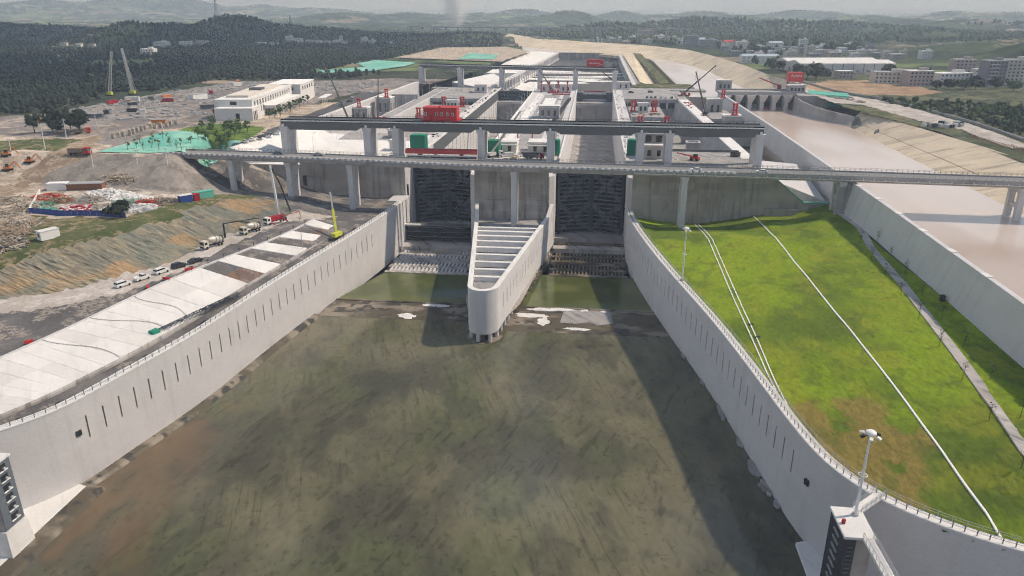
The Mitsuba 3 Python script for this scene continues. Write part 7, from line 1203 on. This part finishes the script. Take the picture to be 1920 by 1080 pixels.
for k, (x, y, w, h, ty, wt) in enumerate(crowd):
    i = seen[(ty, wt)] = seen.get((ty, wt), -1) + 1; vhouse(k + 100, x, y, 0, w, h, ty, f'{TY[ty][2]} house of the {wt}, {ORD[i]} such from the left', f'crowded houses of the {wt}')
for k, (x, y, z, w, h, ty) in enumerate(HAMLET): vhouse(k + 50, x, y, z, w, h + 1.5, ty, {0: 'broad white house below the dark hill, left of the pair', 1: 'white house standing alone in front of the forest'}.get(k, f'small {TY[ty][2]} house of the hamlet below the dark ridge, {ORD[min(k - 2, 19)] if k > 1 else ""} of the row'), 'hamlet houses below the dark ridge' if k > 1 else None)
t = thing('warehouse', 'very large white warehouse with two long pale roofs and ribbed walls', 'warehouse')
w0 = np.array([231.5, 912.]); e1 = np.array([104, 14.]) ; e1 /= np.linalg.norm(e1); e2 = np.array([-e1[1], e1[0]])
def wb(a0, a1, b0, b1, z0, z1): q = [w0 + e1 * a + e2 * b for a, b in ((a0, b0), (a1, b0), (a1, b1), (a0, b1))]; return MB().hexa([(*p, 39 + z0) for p in q] + [(*p, 39 + z1) for p in q])
part(t, 'wall', wb(0, 108, 0, 78, 0, 11), 'wall_white')
for b in (0, 39):
    q = lambda a, bb, z: (*(w0 + e1 * a + e2 * bb), 39 + z); mb = MB(); mb.add([q(-1, b, 11), q(109, b, 11), q(109, b + 19.5, 14), q(-1, b + 19.5, 14), q(109, b + 39, 11), q(-1, b + 39, 11)], [[0, 1, 2, 3], [3, 2, 4, 5]]); mb.add([q(-1, b, 11), q(-1, b + 19.5, 14), q(-1, b + 39, 11), q(109, b, 11), q(109, b + 19.5, 14), q(109, b + 39, 11)], [[0, 1, 2], [3, 5, 4]]); part(t, 'roof', mb, 'concrete_white')
for k in range(9): part(t, 'pilaster', wb(12 * k, 12 * k + .7, -.35, 0, 0, 10.9), 'steel_grey')
for k in range(8): part(t, 'window', wb(12 * k + 4, 12 * k + 8, -.1, .1, 2.2, 3.4), 'window_shade')
for k in range(3): part(t, 'door', wb(-.12, .1, 12 + 20 * k, 16 + 20 * k, 0, 5), 'steel_dark')
# ---------- poles, pylons, viaduct ----------
for k, (x, y, h) in enumerate([(-262.9, 335, 12.5), (-273.9, 366, 11), (-269.3, 320.8, 9), (-281.8, 403, 9.5), (-226.8, 316.6, 8.5), (-192.5, 319.6, 8), (-205.9, 318.0, 8)]):
    t = thing('utility_pole', f'pale concrete utility pole left of the bridge, {ORD[k]} of seven', 'utility pole', 'utility poles on the left bank'); z = ground_z(x, y) - .2; mb = MB(); mb.tube((x, y, z), (x + .3, y, z + h), .22, .14, 8); part(t, 'shaft', mb, 'concrete_white'); mb = MB(); mb.box(x - 1, x + 1.4, y - .08, y + .08, z + h - .9, z + h - .7); part(t, 'crossarm', mb, 'rail_grey')
    for s in (-.8, .2, 1.2): mb = MB(); mb.tube((x + s, y, z + h - .7), (x + s, y, z + h - .35), .09, n=6); part(t, 'insulator', mb, 'white_paint')
for x, y, h, l in ((-876, 1754, 42, 'faint lattice power pylon on the left dark hill'), (-797, 1994, 46, 'faint lattice power pylon behind the second dark hill')):
    t = thing('power_pylon', l, 'pylon'); z = float(height(x, y)[0]); mb = MB(); lattice(mb, (x, y, z - 1), (x, y, z + h), 8, 10, .35, 1.2); part(t, 'mast', mb, 'rail_grey')
    for q in (.7, .84, .96): mb = MB(); mb.bar((x - 6, y, z + h * q), (x + 6, y, z + h * q), .5); part(t, 'crossarm', mb, 'rail_grey')
t = thing('viaduct', 'distant grey viaduct on slender piers across the valley', 'viaduct'); va, vb = np.array([-567, 2325.]), np.array([250, 2143.]); mb = MB(); mb.bar((*va, 59), (*vb, 59), 8, 3.2); part(t, 'deck', mb, 'wall_grey')
for k in range(22): q = va + (vb - va) * (k + .3) / 22; mb = MB(); mb.obox((*q, 46), (4, 5, 24), -.19); part(t, 'pier', mb, 'wall_grey')
for k in range(3): x = -12 + 9 * k; mb = MB(); mb.box(x - 2.5, x + 2.5, 1690, 1695, 34, 68); single('bridge_tower', mb, 'wall_grey', f'unfinished grey bridge pier by the far bend, {ORD[k]} from the left', 'bridge pier', 'unfinished piers by the far bend')

# ---------- smoke and air ----------
g = np.stack(np.meshgrid(np.linspace(0, 1, 48), np.linspace(-1, 1, 20), np.linspace(-1, 1, 40), indexing='ij'), -1)
zz_, yy_, xx_ = g[..., 0], g[..., 1], g[..., 2]
dr_ = .25 * np.sin(4.2 * zz_) - .15 + .30 * zz_; wd = .22 + .38 * zz_
den = np.exp(-((xx_ - dr_) / wd) ** 2 - (yy_ / (.45 + .3 * zz_)) ** 2) * (.35 + 1.3 * np.clip(nfbm(np.stack([xx_ * 3.2, yy_ * 2, zz_ * 5], -1), 4, 6) - .32, 0, 1) * 2)
den *= np.clip((1 - zz_) / .12, 0, 1) * np.clip(1.15 - .75 * zz_, 0, 1) * np.clip((1 - np.abs(xx_)) / .1, 0, 1) * np.clip((1 - np.abs(yy_)) / .15, 0, 1)
sm = T().translate([-452, 2440, 118]).scale([62, 36, 72])
scene['smoke_air'] = {'type': 'heterogeneous', 'albedo': {'type': 'rgb', 'value': [.97, .975, .985]}, 'sigma_t': {'type': 'gridvolume', 'grid': mi.VolumeGrid((den * .16)[..., None].astype(np.float32)), 'to_world': sm @ T().translate([-1, -1, -1]).scale(2)}}
scene['smoke_plume'] = {'type': 'cube', 'to_world': sm, 'bsdf': {'type': 'null'}, 'interior': {'type': 'ref', 'id': 'smoke_air'}, 'exterior': {'type': 'ref', 'id': 'air'}}
labels['smoke_plume'] = {'label': 'thin white smoke plume rising behind the distant viaduct', 'category': 'smoke', 'kind': 'stuff'}
hz = T().translate([0, 4000, 205]).scale([11500, 10500, 216])
scene['haze'] = {'type': 'cube', 'to_world': hz, 'bsdf': {'type': 'null'}, 'interior': {'type': 'ref', 'id': 'air'}}
labels['haze'] = {'label': 'thin pale haze over the valley', 'category': 'haze', 'kind': 'stuff'}

# a cumulus far above the valley, out of view, whose shadow lies on the left hills and forest
cr = np.random.default_rng(19); mb = MB(); cs = trimesh.creation.icosphere(2)
for k in range(70):
    x, y = cr.uniform(-1150, 480), cr.uniform(900, 2250)
    if x > 500 - .22 * (y - 900): continue
    r = cr.uniform(110, 230); v = cs.vertices * (1 + .18 * (nfbm(cs.vertices * 2.2 + k, 3, k)[:, None] - .5)); mb.add(v * [r, r, r * .42] + [x, y, 985 + cr.uniform(-30, 60)], cs.faces)
M('cloud_white', (.9, .9, .9), 1., spec=0.)
k = single('cloud', mb, 'cloud_white', 'broad white cloud high above the left hills, out of view, shading the forest', 'cloud', smooth=True); labels[k]['kind'] = 'stuff'
